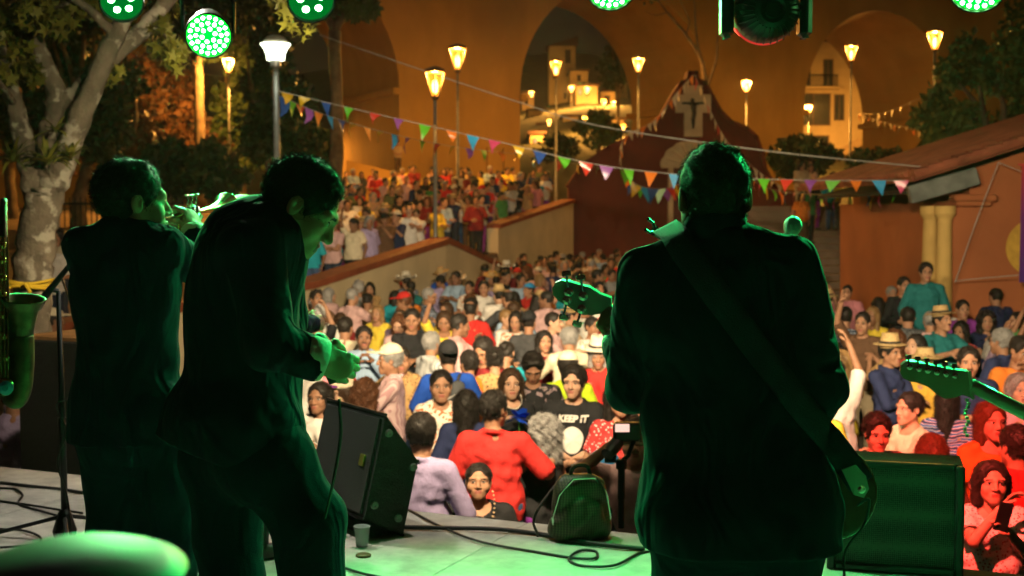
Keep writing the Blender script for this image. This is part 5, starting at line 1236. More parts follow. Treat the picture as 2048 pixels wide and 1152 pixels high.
cable([(360, 1060), (400, 1068), (420, 1074)], 'short cable on the green floor by the trouser leg', .005)
cable([(520, 1080), (555, 1100), (580, 1110), (620, 1104), (660, 1112)], 'tangled cable under the bowing musician', .006)
# backpack on the stage edge
M_BAG = pattern('monogram_canvas', 'check', [(.075, .062, .036), (.055, .045, .028)], 26, .45); M_BAGL = mat('bag_leather', (.022, .018, .014), rough=.4, var=.3)
bpk = empty('backpack', fl(1160, 1078), .25, 'dark patterned leather backpack standing at the stage edge', 'backpack')
F = Field((-.19, -.12, 0), (.19, .14, .36), .007); F.ell((0, 0, .13), (.135, .075, .15), k=0); F.cone((-.06, 0, .24), (.06, 0, .24), .055, .055, .06); F.cone((-.085, 0, .05), (.085, 0, .05), .062, .062, .05); F.ell((0, -.06, .11), (.095, .045, .10), k=.015); F.folds(.003, [(30, 20, 40, 0), (-50, 30, 60, 1)]); F.half((0, 0, -1), (0, 0, .004))
put_mesh('bag_body', F.mesh(), [M_BAG], bpk)
MB().tube([(-.12, -.02, .02), (-.145, -.045, .12), (-.115, -.05, .22), (-.05, -.055, .29), (.05, -.055, .29), (.11, -.045, .22), (.135, -.03, .10), (.12, -.02, .02)], .006, 6).build('zip', M_CHROME, bpk)
MB().tube(curve_pts([(-.05, 0, .285), (-.03, 0, .335), (.03, 0, .335), (.05, 0, .285)], 8), .010, 6).build('top_handle', M_BAGL, bpk)
MB().tube(curve_pts([(-.03, .03, .29), (-.10, .06, .24), (-.20, .06, .10), (-.19, .03, .015)], 8), .014, 6, squash=.5).build('shoulder_strap', M_BAGL, bpk); MB().tube(curve_pts([(.03, .05, .29), (.09, .09, .2), (.11, .08, .08), (.1, .05, .02)], 8), .014, 6, squash=.5).build('shoulder_strap', M_BAGL, bpk)
MB().tube([(.06, -.06, .285), (.085, -.075, .255), (.095, -.08, .215)], .006, 6).build('zip_pull', M_BAGL, bpk)
# cymbal close to the camera
cy = at(168, 1136, 1.16); cyo = empty('cymbal_stand', (cy.x, cy.y, SZ), label='shiny cymbal on a stand close to us at the frame corner', cat='cymbal'); cz = cy.z - SZ; nrm = Vector((.05, -.10, 1)).normalized()
b = MB().lathe([(.002, .019), (.02, .0185), (.045, .015), (.07, .009), (.0925, .0), (.093, -.002), (.07, .006), (.03, .014), (.002, .016)], (0, 0, cz), nrm, 48); b.build('cymbal_disc', mat('brass', (.10, .11, .085), rough=.5, metal=1, var=.15, scale=30), cyo, True)
MB().tube([(0, 0, 0.02), (0, 0, cz + .005)], .008, 8).build('stem', M_CHROME, cyo)
b = MB()
for a in (0, 2.1, 4.2): b.tube([(0, 0, .35), (math.cos(a) * .25, math.sin(a) * .25, .01)], .008, 6)
b.build('tripod', M_CHROME, cyo)

def mic_at(parent, p, d, length=.17, m_ball=None):
    "hand microphone with ball head at p, handle running along d"
    d = Vector(d).normalized(); p = Vector(p); b = MB().lathe([(.001, -.026), (.016, -.021), (.025, -.004), (.026, .004), (.022, .020), (.021, .024)], p, d, 16); b.build('mic_grille', m_ball or mat('mic_mesh', (.20, .21, .20), rough=.35, metal=.8, bump=.6, bscale=400), parent, True)
    MB().lathe([(.021, .024), (.020, .030), (.017, .05), (.011, length), (.010, length + .01)], p, d, 12).build('mic_handle', M_BLACKM, parent, True)
# microphone stand for the saxophone
ms = fl(130, 1078); sx = empty('microphone_stand', ms, label='black microphone stand with a green lit microphone by the saxophone', cat='microphone stand'); topz = at(126, 582, ms.y).z - SZ
MB().tube([(0, 0, .03), (0, 0, .48), (-.008, 0, topz)], [.016, .016, .011], 8).build('pole', M_BLACKM, sx, True); MB().tube([(-.002, 0, .50), (-.002, 0, .56)], .02, 8).build('clutch', M_BLACKM, sx)
b = MB()
for a in (.9, 3.0, 5.1): b.tube([(math.cos(a) * .03, math.sin(a) * .03, .10), (math.cos(a) * .34, math.sin(a) * .34, .015)], .010, 6)
b.lathe([(.045, .0), (.055, .04), (.03, .12), (.018, .14)], n=12); b.build('tripod_base', M_BLACKM, sx)
mp = at(74, 612, ms.y - .05) - ms; md = (at(122, 552, ms.y) - at(74, 612, ms.y - .05)); mic_at(sx, mp, md, .24); q = at(122, 552, ms.y) - ms; MB().tube([mp + md * .88, mp + md * 1.02], .012, 8).build('red_plug', mat('red_plastic', (.6, .04, .04), rough=.4), sx)
MB().tube([(-.008, 0, topz), mp + md * .55], .012, 6).build('mic_clip', M_BLACKM, sx)
MB().tube(curve_pts([mp + md, (.06, .02, topz - .15), (.07, 0, topz - .45), (-.02, -.02, .62), (.025, -.02, .5), (-.02, -.02, .36), (.02, -.02, .2), (.05, -.05, .02)], 10), .0045, 5).build('mic_lead', M_CABLE, sx)
# empty microphone boom and vocal microphone in front of the bassist
bs_ = Vector((at(1480, 0, 4.1).x, 4.1, SZ)); bo = empty('boom_stand', bs_, label='boom stand with an empty microphone clip left of the bassist head'.replace('left of', 'beside'), cat='microphone stand')
tip = at(1298, 452, 3.75) - bs_; piv = at(1440, 560, 4.05) - bs_
MB().tube([(0, 0, .02), (0, 0, piv.z), piv], .012, 8).build('pole', M_BLACKM, bo); MB().tube([piv, tip.lerp(piv, .22)], .009, 8).build('boom', mat('boom_metal', (.12, .13, .12), rough=.3, metal=.8), bo)
k = (tip - piv).normalized(); b = MB().tube([tip - k * .085, tip - k * .035], [.012, .016], 10)
up_ = Vector((0, 0, 1)); sdv = k.cross(up_).normalized(); upv = sdv.cross(k)
for s in (-1, 1): b.tube([tip - k * .04, tip - k * .015 + upv * s * .016, tip + k * .012 + upv * s * .017], .005, 6)
b.build('mic_clip', M_BLACKM, bo)
b = MB()
for a in (.3, 2.4, 4.5): b.tube([(0, 0, .16), (math.cos(a) * .3, math.sin(a) * .3, .012)], .010, 6)
b.build('tripod_base', M_BLACKM, bo)
vs_ = Vector((at(1585, 0, 3.5).x, 3.55, SZ)); vo = empty('vocal_microphone_stand', vs_, label='round head vocal microphone on a stand beyond the bassist shoulder', cat='microphone stand'); vp = at(1586, 450, 3.5) - vs_
MB().tube([(0, .16, .02), (0, .16, vp.z - .12), vp + Vector((0, .10, -.10))], .011, 8).build('pole', M_BLACKM, vo); mic_at(vo, vp, (0, .75, -.66), .15); MB().lathe([(.16, 0), (.15, .02), (.02, .03)], (0, .16, 0), n=20).build('round_base', M_BLACKM, vo)
# ------------------------------------------------------------------ musicians
M_SUIT = mat('black_wool', (.014, .018, .036), rough=.9, var=.05, scale=40, bump=.12, bscale=400, spec=.08, sheen=.02)
M_SUITT = mat('black_trousers', (.012, .016, .032), rough=.9, var=.05, scale=40, bump=.25, bscale=300, spec=.06, sheen=.01)
def drape(m, st=.55):
    "soft cloth folds as relief"
    nt = m.node_tree; n = nt.nodes; l = nt.links; tc = [x for x in n if x.type == 'TEX_COORD'][0]; mp = n.new('ShaderNodeMapping'); mp.inputs['Scale'].default_value = (1, 1, .45); mp.inputs['Rotation'].default_value = (0, .5, .3); l.new(tc.outputs['Object'], mp.inputs[0])
    nz = n.new('ShaderNodeTexNoise'); nz.inputs['Scale'].default_value = 8; nz.inputs['Detail'].default_value = 2.0; nz.inputs['Distortion'].default_value = 1.1; l.new(mp.outputs[0], nz.inputs['Vector'])
    bp = n.new('ShaderNodeBump'); bp.inputs['Strength'].default_value = st; bp.inputs['Distance'].default_value = .05; l.new(nz.outputs[0], bp.inputs['Height'])
    b = n['Principled BSDF']
    if b.inputs['Normal'].links: l.new(b.inputs['Normal'].links[0].from_socket, bp.inputs['Normal'])
    l.new(bp.outputs[0], b.inputs['Normal'])
drape(M_SUIT, .85); drape(M_SUITT, .7)
for k_ in SHIRT: drape(SHIRT[k_], .35)
M_SHIRTW = SHIRT['white']
def field_prims(prims, h, grow=0.0):
    lo, hi = np.full(3, 9e9), np.full(3, -9e9)
    for p in prims:
        if p[0] == 'c': r = max(p[3], p[4]); L = np.minimum(A3(p[1]), A3(p[2])) - r; U = np.maximum(A3(p[1]), A3(p[2])) + r
        else: r = max(p[2]); L = A3(p[1]) - r; U = A3(p[1]) + r
        lo = np.minimum(lo, L); hi = np.maximum(hi, U)
    F = Field(lo - .04, hi + .04, h)
    for p in prims:
        if p[0] == 'c': F.cone(p[1], p[2], p[3], p[4], p[5] if len(p) > 5 else .04, grow=grow)
        else: F.ell(p[1], p[2], p[3] if len(p) > 3 else None, p[4] if len(p) > 4 else .05, grow=grow)
    return F
def hand_np(W, E, palm, kind, scale=1.0, thumb=None):
    z = (W - E).normalized(); y = -(palm - z * palm.dot(z)).normalized(); x = y.cross(z); hv, hf = hand(kind); hv = hv.copy()
    if thumb is not None and x.dot(thumb) < 0: hv[:, 0] *= -1; hf = hf[:, ::-1]
    return xf(hv, Matrix((x, y, z)).transposed(), W + z * .01, scale), hf, 0
def musician(root, label, headp, HM, hk, hs, hair, jacket, legs, arms, neckb, hem, skin=1, cuts=(), hairseed=5, wr=.03, fold=.0026, cuffr=.042, legr=.112, extra_hem=None, colh=.026):
    "everything in world coordinates, stored relative to root"
    r = Vector(root); T = lambda p: Vector(p) - r
    def tp_(pr): return [tuple([p[0]] + [T(x) if i < (2 if p[0] == 'c' else 1) else x for i, x in enumerate(p[1:])]) for p in pr]
    body = [('c', T(neckb) - Vector((0, 0, .03)), T(headp) + HM @ Vector((0, .025, -.09)), .064 * hs, .056 * hs, 0)]
    for hp, kn, an in legs: body += [('c', T(hp), T(kn), .075, .05, .03), ('c', T(kn), T(an), .05, .036, .02), ('c', T(an) + Vector((0, 0, -.04)), T(an) + Vector((0, .12, -.05)), .045, .036, .02)]
    hips = (T(legs[0][0]) + T(legs[1][0])) / 2; body += [('c', hips, T(neckb) - Vector((0, 0, .05)), .07, .045, .03)]
    for S, E, W_, *_ in arms: body += [('c', T(neckb) - Vector((0, 0, .09)), T(S), .035, .035, .03), ('c', T(S), T(E), .045, .04, .02), ('c', T(E), T(W_), .038, .028, .02)]
    F = field_prims(body, .012); v, f = F.mesh(); mi = np.zeros(len(f), dtype=np.int32); mi[face_centers(v, f)[:, 2] < SZ + .10 - r.z] = 5
    hv, hf, hm = head(hk, .0042); parts = [(v, f, mi), (xf(hv, HM, T(headp), hs), hf, hm)]
    for S, E, W_, kind, palm, th in arms: parts.append(hand_np(T(W_), T(E), palm, kind, 1.0, th))
    V, Fq, Mi = join(parts); o = link('person', mesh_data('person', V, Fq, BODY_SLOTS, Mi, True)); o.location = r; dress_body(o, SKIN[skin], HAIRC['black']); tag(o, label, 'person', 'musicians on the stage')
    J = dict(headp=T(headp), HM=HM, g=1.0); v, f = hair_np(hair[0], .0045); sv, sf = strands(v, f, 9000, hair[1], .00055, hairseed, lift=hair[2], up=.2); v, f, _ = join([(v, f, 0), (sv, sf, 0)])
    h_ = link('hair', mesh_data('hair', v, f, [HAIRC['black']], None, True), o); h_.matrix_local = head_matrix(J, hs)
    F = field_prims(tp_(jacket), .0085); F.folds(fold, [(9, 6, 26, .3), (22, -12, 15, 1.2), (-17, 9, 21, 2)]); F.folds(fold * .5, [(47, 20, 40, 0), (-40, 30, 52, 1), (30, 60, -20, 2)])
    for a, b, rr, kk in cuts: F.cone(T(a), T(b), rr, rr, kk, 'c')
    for S, E, W_, *_ in arms:
        d = (T(W_) - T(E)).normalized(); F.cone(T(W_) + d * .047, T(W_) + d * .057, .062, .062, .002, 'c')
    if hem is not None: F.half((0, 0, -1), (0, 0, hem - r.z))
    if extra_hem: F.half(extra_hem[0], T(extra_hem[1]))
    nk = T(neckb); up = (T(headp) - nk).normalized(); F.cone(nk + up * .075, nk + up * .25, .060 * hs, .085 * hs, .006, 'c')
    jk = put_mesh('jacket', F.mesh(), [M_SUIT], o)
    # standing collar and white shirt collar
    xx, yy, zz = frame(up); b = MB(); n = 26
    for (rad, z0, z1, m, nm, dr) in ((.063 * hs, -.030, colh, M_SUIT, 'jacket_collar', .010), (.059 * hs, -.02, colh + .009, M_SHIRTW, 'shirt_collar', .003)):
        b = MB(); b.lathe([(rad + dr + .012, z0), (rad + dr, z1 - .006), (rad + dr - .002, z1), (rad - .003, z1 - .002), (rad - .003, z0)], nk + up * .012, up, n); b.build(nm, m, o, True)
    F = field_prims([('c', T(hp), T(kn), legr, .092, .05) for hp, kn, an in legs] + [('c', T(kn), T(an) + Vector((0, 0, .02)),   .092, .088, .03) for hp, kn, an in legs] + [('c', T(legs[0][0]), T(legs[1][0]), legr + .008, legr + .008, .05)], .010)
    F.folds(.003, [(10, 8, 24, 1), (26, -14, 12, .4), (-18, 12, 30, 2)]); F.half((0, 0, -1), (0, 0, SZ + .035 - r.z)); put_mesh('trousers', F.mesh(), [M_SUITT], o)
    for S, E, W_, *_ in arms:
        d = (T(W_) - T(E)).normalized(); MB().lathe([(cuffr, -.028), (cuffr + .001, .0), (cuffr - .002, .026), (.030, .026), (.03, -.028)], T(W_) + d * .0, d, 18).build('shirt_cuff', M_SHIRTW, o, True)
    return o
def yawm(deg, pitch=0, roll=0): return Matrix.Rotation(R(deg), 3, 'Z') @ Matrix.Rotation(R(pitch), 3, 'X') @ Matrix.Rotation(R(roll), 3, 'Y')

# ---- bassist
Y1 = 3.1; B = lambda x, y, d=0: at(x, y, Y1 + d)
S_L, S_R = B(1290, 556, .02), B(1580, 530, 0)
bass_arms = [(S_L, B(1262, 775, .10), B(1235, 690, .36), 'fist', Vector((.3, .3, .8)), Vector((0, 0, 1))), (S_R, B(1640, 775, .0), B(1600, 905, .24), 'relax', Vector((-.5, .6, -.2)), Vector((-.4, .3, .8)))]
jk = [('c', B(1431, 482, .012), B(1433, 540, .01), .070, .11, 0), ('e', B(1435, 640, .01), (.205, .125, .20), None, .05), ('e', B(1470, 830, .02), (.232, .145, .24), None, .06), ('e', B(1478, 1000, .01), (.240, .155, .22), None, .06), ('c', B(1420, 1040, 0), B(1415, 1190, 0), .17, .165, .06), ('c', B(1540, 1040, 0), B(1545, 1190, 0), .165, .165, .06),
      ('c', B(1432, 492, .0), S_L, .058, .066, .05), ('c', B(1432, 492, .0), S_R, .058, .072, .05), ('c', S_L, bass_arms[0][1], .073, .062, .014), ('c', bass_arms[0][1], bass_arms[0][2], .060, .045, .02), ('c', S_R, bass_arms[1][1], .076, .064, .014), ('c', bass_arms[1][1], bass_arms[1][2], .060, .046, .02)]
cuts = [(B(1330, 590, -.135), B(1318, 760, -.13), .012, .025), (B(1555, 580, -.13), B(1582, 760, -.13), .012, .025), (B(1290, 640, -.11), B(1245, 700, -.02), .010, .02), (B(1200, 735, .05), B(1260, 745, .0), .012, .02), (B(1690, 650, 0), B(1620, 690, -.05), .012, .02), (B(1712, 720, 0), B(1640, 735, -.07), .012, .02)]
root1 = Vector((B(1470, 900).x, Y1, SZ))
legs = [(B(1395, 1050), Vector((B(1385, 0).x, Y1 + .03, SZ + .47)), Vector((B(1380, 0).x, Y1, SZ + .09))), (B(1555, 1050), Vector((B(1580, 0).x, Y1 + .03, SZ + .47)), Vector((B(1590, 0).x, Y1, SZ + .09)))]
bassist = musician(root1, 'bass player in a black suit seen from behind with a wide strap', B(1428, 396, .02), yawm(180, 2), 'mw', 1.02, ('crop', .010, .5), jk, legs, bass_arms, B(1430, 468, .01), B(0, 1090).z, cuts=cuts, colh=.036)
# ---- trumpet player
Y2 = 4.0; B2 = lambda x, y, d=0: at(x, y, Y2 + d)
S_L, S_R = B2(172, 497, 0), B2(330, 494, .02)
tr_arms = [(S_L, B2(185, 590, .22), B2(338, 470, .36), 'fist', Vector((.6, .3, .5)), Vector((-.3, -.5, .8))), (S_R, B2(402, 545, .16), B2(388, 470, .24), 'fist', Vector((-.75, .55, -.1)), Vector((-.5, .2, .8)))]
jk = [('c', B2(251, 470, .02), B2(252, 520, .02), .074, .10, 0), ('e', B2(252, 580, .02), (.175, .125, .19), None, .05), ('e', B2(255, 720, .02), (.165, .125, .22), None, .06), ('e', B2(258, 840, .02), (.168, .13, .2), None, .06), ('c', B2(222, 830, .02), B2(216, 950, .02), .125, .135, .05), ('c', B2(300, 830, .02), B2(308, 950, .02), .125, .135, .05),
      ('c', B2(250, 470, .0), S_L, .055, .066, .05), ('c', B2(250, 470, .0), S_R, .055, .066, .05), ('c', S_L, tr_arms[0][1], .070, .058, .014), ('c', tr_arms[0][1], tr_arms[0][2], .056, .042, .02), ('c', S_R, tr_arms[1][1], .070, .058, .014), ('c', tr_arms[1][1], tr_arms[1][2], .056, .044, .02)]
cuts = [(B2(200, 540, -.13), B2(195, 640, -.12), .010, .02), (B2(338, 540, -.11), B2(345, 650, -.09), .012, .02), (B2(250, 800, -.135), B2(252, 900, -.14), .006, .006), (B2(330, 640, -.1), B2(372, 660, -.0), .012, .02)]
root2 = Vector((B2(258, 800).x, Y2, SZ))
legs = [(B2(222, 860), Vector((B2(210, 0).x, Y2 + .03, SZ + .46)), Vector((B2(200, 0).x, Y2, SZ + .09))), (B2(308, 860), Vector((B2(316, 0).x, Y2 + .03, SZ + .46)), Vector((B2(318, 0).x, Y2, SZ + .09)))]
trumpeter = musician(root2, 'trumpet player in a black suit blowing a trumpet, back turned', B2(266, 405, .03), yawm(125, 0), 'mo', 1.03, ('short', .013, .5), jk, legs, tr_arms, B2(250, 466, .02), B2(0, 884).z, skin=2, cuts=cuts, hairseed=8, legr=.098, colh=.018)
# ---- bowing musician in profile
Y3 = 3.4; B3 = lambda x, y, d=0: at(x, y, Y3 + d)
S_N, S_F = B3(508, 500, -.16), B3(540, 490, .17)
bo_arms = [(S_N, B3(540, 690, -.22), B3(628, 716, -.18), 'fist', Vector((0, .9, -.3)), Vector((.6, 0, .8))), (S_F, B3(575, 640, .24), B3(560, 700, .12), 'fist', Vector((0, -1, -.2)), Vector((.6, 0, .8)))]
jk = [('c', B3(556, 462, 0), B3(520, 520, 0), .082, .12, 0), ('e', B3(488, 580), (.148, .185, .22), yawm(0), .05), ('e', B3(512, 485, .0), (.115, .165, .11), yawm(0), .07), ('e', B3(486, 740), (.158, .175, .23), None, .06), ('e', B3(470, 850), (.170, .18, .15), None, .06), ('c', B3(420, 830, -.05), B3(322, 885, -.03), .10, .022, .05), ('c', B3(400, 840, .08), B3(322, 880, .08), .10, .022, .05), ('c', B3(500, 840, -.06), B3(530, 960, -.05), .13, .10, .06), ('c', B3(450, 840, .0), B3(440, 950, .0), .14, .09, .06),
      ('c', B3(552, 448, 0), S_N, .055, .075, .05), ('c', B3(552, 448, 0), S_F, .055, .075, .05), ('c', S_N, bo_arms[0][1], .082, .066, .014), ('c', bo_arms[0][1], bo_arms[0][2], .066, .056, .02), ('c', S_F, bo_arms[1][1], .075, .06, .03), ('c', bo_arms[1][1], bo_arms[1][2], .06, .05, .02)]
cuts = [(B3(455, 520, -.26), B3(470, 690, -.26), .012, .025), (B3(560, 560, -.27), B3(590, 620, -.24), .014, .025), (B3(545, 600, -.29), B3(600, 560, -.2), .010, .02), (B3(560, 700, -.3), B3(600, 650, -.25), .012, .02), (B3(400, 640, -.2), B3(470, 740, -.24), .010, .03)]
root3 = Vector((B3(500, 900).x, Y3, SZ))
legs = [(B3(455, 905, .06), B3(455, 1075, .08), Vector((B3(462, 0).x, Y3 + .08, SZ + .09))), (B3(520, 900, -.06), B3(618, 1035, -.07), Vector((B3(634, 0).x, Y3 - .07, SZ + .09)))]
bower = musician(root3, 'bowing musician in a black suit and white cuff, bent over in profile', B3(602, 414, .0), yawm(98, 36), 'm', .98, ('short', .016, .5), jk, legs, bo_arms, B3(560, 452, .0), None, skin=2, cuts=cuts, hairseed=9, cuffr=.056, extra_hem=((-.32, 0, -1), B3(440, 902)))
# what he holds: a small cordless shaker-like microphone with a lead
mm = empty('held_microphone', B3(662, 735, -.17), label='microphone with a hanging lead held by the bowing musician', cat='microphone'); mic_at(mm, (-.030, .02, .062), (.3, 0, -1), .10); MB().tube(curve_pts([(.02, 0, -.08), (.02, 0, -.2), (-.03, .02, -.42), (-.1, .08, -.6), (-.09, .15, -.9), (-.05, .2, -1.05)], 10), .004, 5).build('lead', M_CABLE, mm)
# ---- bald musician hidden behind, far saxophone player and the second guitarist (mostly outside the frame)
def plain_suit(loc, rz, label, hair, skin=1, arms=('bent', 'bent'), yaw=0, H=1.66, key=None, hands=('fist', 'fist'), fat=1.05):
    J = pose(H, False, arms, yaw=yaw, fat=fat, hands=hands); lib_person(key, J, 'm', 'long', collar=True, hem=-.16, h=.011)
    o = person(key, loc, rz, skin, 'black', 'black', hair, label=label, dense=True, group='musicians on the stage'); obj_mat([c for c in o.children if c.name.startswith('shirt')][0], 0, M_SUIT); return o
hb_ = at(484, 376, 5.5); plain_suit((hb_.x, 5.5, SZ), R(140), 'bald musician whose crown shows behind the trumpet bell', ('fringe', 'grey'), 2, H=(hb_.z - SZ) * .985 , key='bald', yaw=0)
sxp = Vector((-2.42, 4.72, SZ)); plain_suit(sxp, R(170), 'saxophone player in a black suit beyond the frame edge', ('short', 'black'), key='saxman', H=1.66)
gp = Vector((2.05, 2.55, SZ)); plain_suit(gp, R(190), 'second guitarist in a black suit beyond the frame edge', ('short', 'black'), key='gtr2', H=1.68, arms=('bent', 'forward'))

# ------------------------------------------------------------------ instruments
M_BRASS = mat('lacquer_brass', (.72, .50, .16), rough=.22, metal=1, var=.2, scale=30); M_SILVER = mat('silver_plate', (.72, .72, .70), rough=.18, metal=1, var=.1)
t0 = B2(322, 437, .10); t1 = B2(452, 413, .60); td = (t1 - t0).normalized(); tr = empty('trumpet', t0, label='brass trumpet held up by the trumpet player', cat='trumpet'); L = (t1 - t0).length
MB().lathe([(.013, 0), (.006, .02), (.0055, .09)], (0, 0, 0), td, 14).build('mouthpiece', M_SILVER, tr, True)
MB().lathe([(.0058, .09), (.006, .2), (.0065, L * .55), (.010, L * .70), (.017, L * .83), (.028, L * .93), (.050, L), (.0505, L + .002), (.047, L - .001), (.026, L * .925), (.015, L * .83)], (0, 0, 0), td, 28).build('bell', M_BRASS, tr, True)
xx, yy, zz = frame(td); dn_ = -yy if yy.z > 0 else yy
b = MB().tube(curve_pts([td * .12, td * .42, td * .47 + dn_ * .03, td * .44 + dn_ * .062, td * .16 + dn_ * .062, td * .13 + dn_ * .03, td * .17 + dn_ * .01], 8), .006, 8); b.build('tubing', M_BRASS, tr, True)
for i in range(3):
    p = td * (.20 + .032 * i); MB().tube([p + dn_ * .10, p - dn_ * .02], .0105, 10).tube([p - dn_ * .02, p - dn_ * .055], .003, 6).lathe([(.009, 0), (.009, .004)], p - dn_ * .057, -dn_, 10).build('valve', M_SILVER, tr, True)
# saxophone
sY = 4.55; SX = lambda x, y, d=0: at(x, y, sY + d); so_ = SX(20, 700); sa = empty('saxophone', so_, label='dark brass tenor saxophone with its bell beside the microphone', cat='saxophone'); q = lambda x, y, d=0: SX(x, y, d) - so_
M_SAX = mat('aged_brass', (.10, .075, .035), rough=.5, metal=.9, var=.5, scale=20)
MB().tube(curve_pts([q(8, 400, .1), q(6, 470), q(6, 560), q(8, 660), q(12, 745), q(20, 790), q(34, 798), q(42, 770), q(44, 715), q(43, 670)], 8), [.012 + .030 * min(1, i / 62) for i in range(73)], 16).build('body_tube', M_SAX, sa, True)
MB().lathe([(.040, 0), (.045, .05), (.055, .10), (.070, .135), (.078, .140), (.072, .132), (.050, .09), (.03, .02)], q(43, 672), q(46, 600, -.02) - q(43, 672), 28).build('bell', M_SAX, sa, True)
b = MB()
for x, y in ((2, 490), (2, 520), (3, 556), (3, 590), (4, 630), (6, 672), (10, 715)): MB().lathe([(.014, 0), (.016, .006), (.01, .012)], q(x + 4, y, -.035), (0, -1, 0), 12).build('key_cup', M_BRASS, sa, True)
MB().lathe([(.030, 0), (.033, .012), (.02, .02)], q(12, 774, -.05), (0, -1, .2), 16).build('key_cup', M_BRASS, sa, True)
for dx in (0, 8, 15): MB().tube([q(0 + dx, 474, -.05), q(2 + dx, 760, -.05)], .0035, 6).build('key_rod', M_BRASS, sa)
MB().lathe([(.024, 0), (.026, .01), (.012, .018)], q(14, 776, -.06), (0, -1, .1), 16).build('pearl_key', mat('pearl_blue', (.05, .4, .6), rough=.2), sa)
# bass guitar
M_BASSW = mat('bass_lacquer', (.085, .035, .018), rough=.25, var=.4, scale=9, coat=.4); M_NECK = mat('maple_back', (.30, .33, .28), rough=.45, var=.25, scale=6); M_STRAP = mat('strap_web', (.026, .034, .064), rough=.9, bump=.4, bscale=300)
HY = Y1 + .42; hp_ = lambda x, y, d=0: at(x, y, HY + d); bo_ = B(1632, 955, .26); bg_ = empty('bass_guitar', bo_, label='bass guitar slung across the bassist with strap and tuning pegs', cat='bass guitar')
head_poly = [(1222, 596), (1200, 588), (1180, 575), (1160, 570), (1138, 563), (1122, 561), (1110, 566), (1104, 577), (1106, 590), (1116, 601), (1134, 612), (1150, 622), (1166, 630), (1184, 630), (1200, 628), (1222, 634)]
b = MB(); PV = [hp_(x, y) - bo_ for x, y in head_poly]; n = len(PV); th = Vector((.004, .016, .004)); b._add(PV + [p + th for p in PV], [tuple(range(n)), tuple(range(2 * n - 1, n - 1, -1))] + [(i, i + n, (i + 1) % n + n, (i + 1) % n) for i in range(n)]); b.build('headstock', M_NECK, bg_)
for (gx, gy, kx, ky) in ((1137, 584, 1133, 550), (1166, 592, 1162, 558), (1134, 600, 1128, 632), (1163, 618, 1155, 645)):
    g = hp_(gx, gy, -.006) - bo_; k = hp_(kx, ky, -.004) - bo_; b = MB().lathe([(.013, 0), (.013, .008), (.006, .012)], g, (0, -1, 0), 14); b.tube([g, k], .0035, 6); d = (k - g).normalized(); b.box(k + d * .004, (.026, .006, .016), Matrix((Vector((d.z, 0, -d.x)), Vector((0, 1, 0)), d)).transposed(), bev=.003); b.build('tuning_peg', M_SILVER, bg_)
nk0 = hp_(1218, 615, .008) - bo_; nk1 = B(1560, 880, .24) - bo_; MB().tube([nk0, nk0.lerp(nk1, .5), nk1], [.020, .025, .03], 12, squash=.6).build('neck', M_NECK, bg_, True)
F = Field((-.30, -.10, -.26), (.22, .10, .24), .008); F.cone((-.05, 0, .0), (.03, 0, -.04), .125, .13, 0); F.cone((-.12, 0, .08), (-.2, 0, .15), .055, .03, .05); F.cone((-.13, 0, -.06), (-.17, 0, -.12), .05, .035, .05); F.d = np.maximum(F.d, np.abs(F.ax[1][None, :, None]) - .021)
put_mesh('body', F.mesh(), [M_BASSW], bg_)
# strap: over the shoulder, across the back, to the body end
jb = [c for c in bassist.children if c.name.startswith('jacket')][0]; vv = np.empty(len(jb.data.vertices) * 3, dtype=np.float32); jb.data.vertices.foreach_get('co', vv); tree_ = BVHTree.FromPolygons([Vector(p) + root1 for p in vv.reshape(-1, 3)], [tuple(p.vertices) for p in jb.data.polygons])
cl_ = []
for x, y in ((1350, 470), (1362, 492), (1390, 530), (1430, 585), (1475, 645), (1520, 705), (1560, 757), (1605, 815), (1650, 868), (1690, 920), (1722, 968)):
    p = at(x, y, 2.0); d = (p - Vector((0, 0, CZ))).normalized(); hit = tree_.ray_cast(p, d); cl_.append((hit[0] - d * .010) if hit[0] is not None else at(x, y, Y1 - .02))
cl_ = [cl_[0] + Vector((-.01, .12, .02))] + cl_; V = []; Fc = []
pts = curve_pts(cl_, 5)
for i, p in enumerate(pts):
    d = (pts[min(i + 1, len(pts) - 1)] - pts[max(i - 1, 0)]).normalized(); sd = d.cross(Vector((0, 1, 0))).normalized() * .033
    for s in (-1, -.33, .33, 1):
        w = p + sd * s; h_ = tree_.ray_cast(w + Vector((0, -.5, 0)), Vector((0, 1, 0))); 
        if h_[0] is not None and abs(h_[0].y - p.y) < .09: w = Vector((w.x, h_[0].y - .009, w.z))
        V += [w - bo_]
for i in range(len(pts) - 1):
    for j in range(3): a = i * 4 + j; Fc.append((a, a + 1, a + 5, a + 4))
st = link('strap', mesh_data('strap', V, Fc, [M_STRAP], None, True), bg_); sm_ = st.modifiers.new('thickness', 'SOLIDIFY'); sm_.thickness = .004; sm_.offset = 0
b = MB(); ep = [B(1684, 940, -.05), B(1712, 930, -.06), B(1732, 952, -.05), B(1738, 978, -.03), B(1728, 996, -.02), B(1708, 990, -.03)]; PV = [p - bo_ for p in ep]; n = 6; b._add(PV + [p + Vector((0, .006, 0)) for p in PV], [tuple(range(n)), tuple(range(2 * n - 1, n - 1, -1))] + [(i, i + n, (i + 1) % n + n, (i + 1) % n) for i in range(n)]); b.build('strap_end', mat('strap_leather', (.20, .24, .20), rough=.5), bg_)
MB().lathe([(.008, 0), (.010, .006), (.004, .010)], B(1722, 978, -.055) - bo_, (0, -1, 0), 10).build('strap_button', M_SILVER, bg_)
MB().tube(curve_pts([B(1715, 1010, .0) - bo_, B(1738, 1000, -.02) - bo_, B(1728, 1050, 0) - bo_, B(1692, 1100, .02) - bo_, B(1688, 1160, .02) - bo_], 8), .0035, 6).build('lead', M_CABLE, bg_)
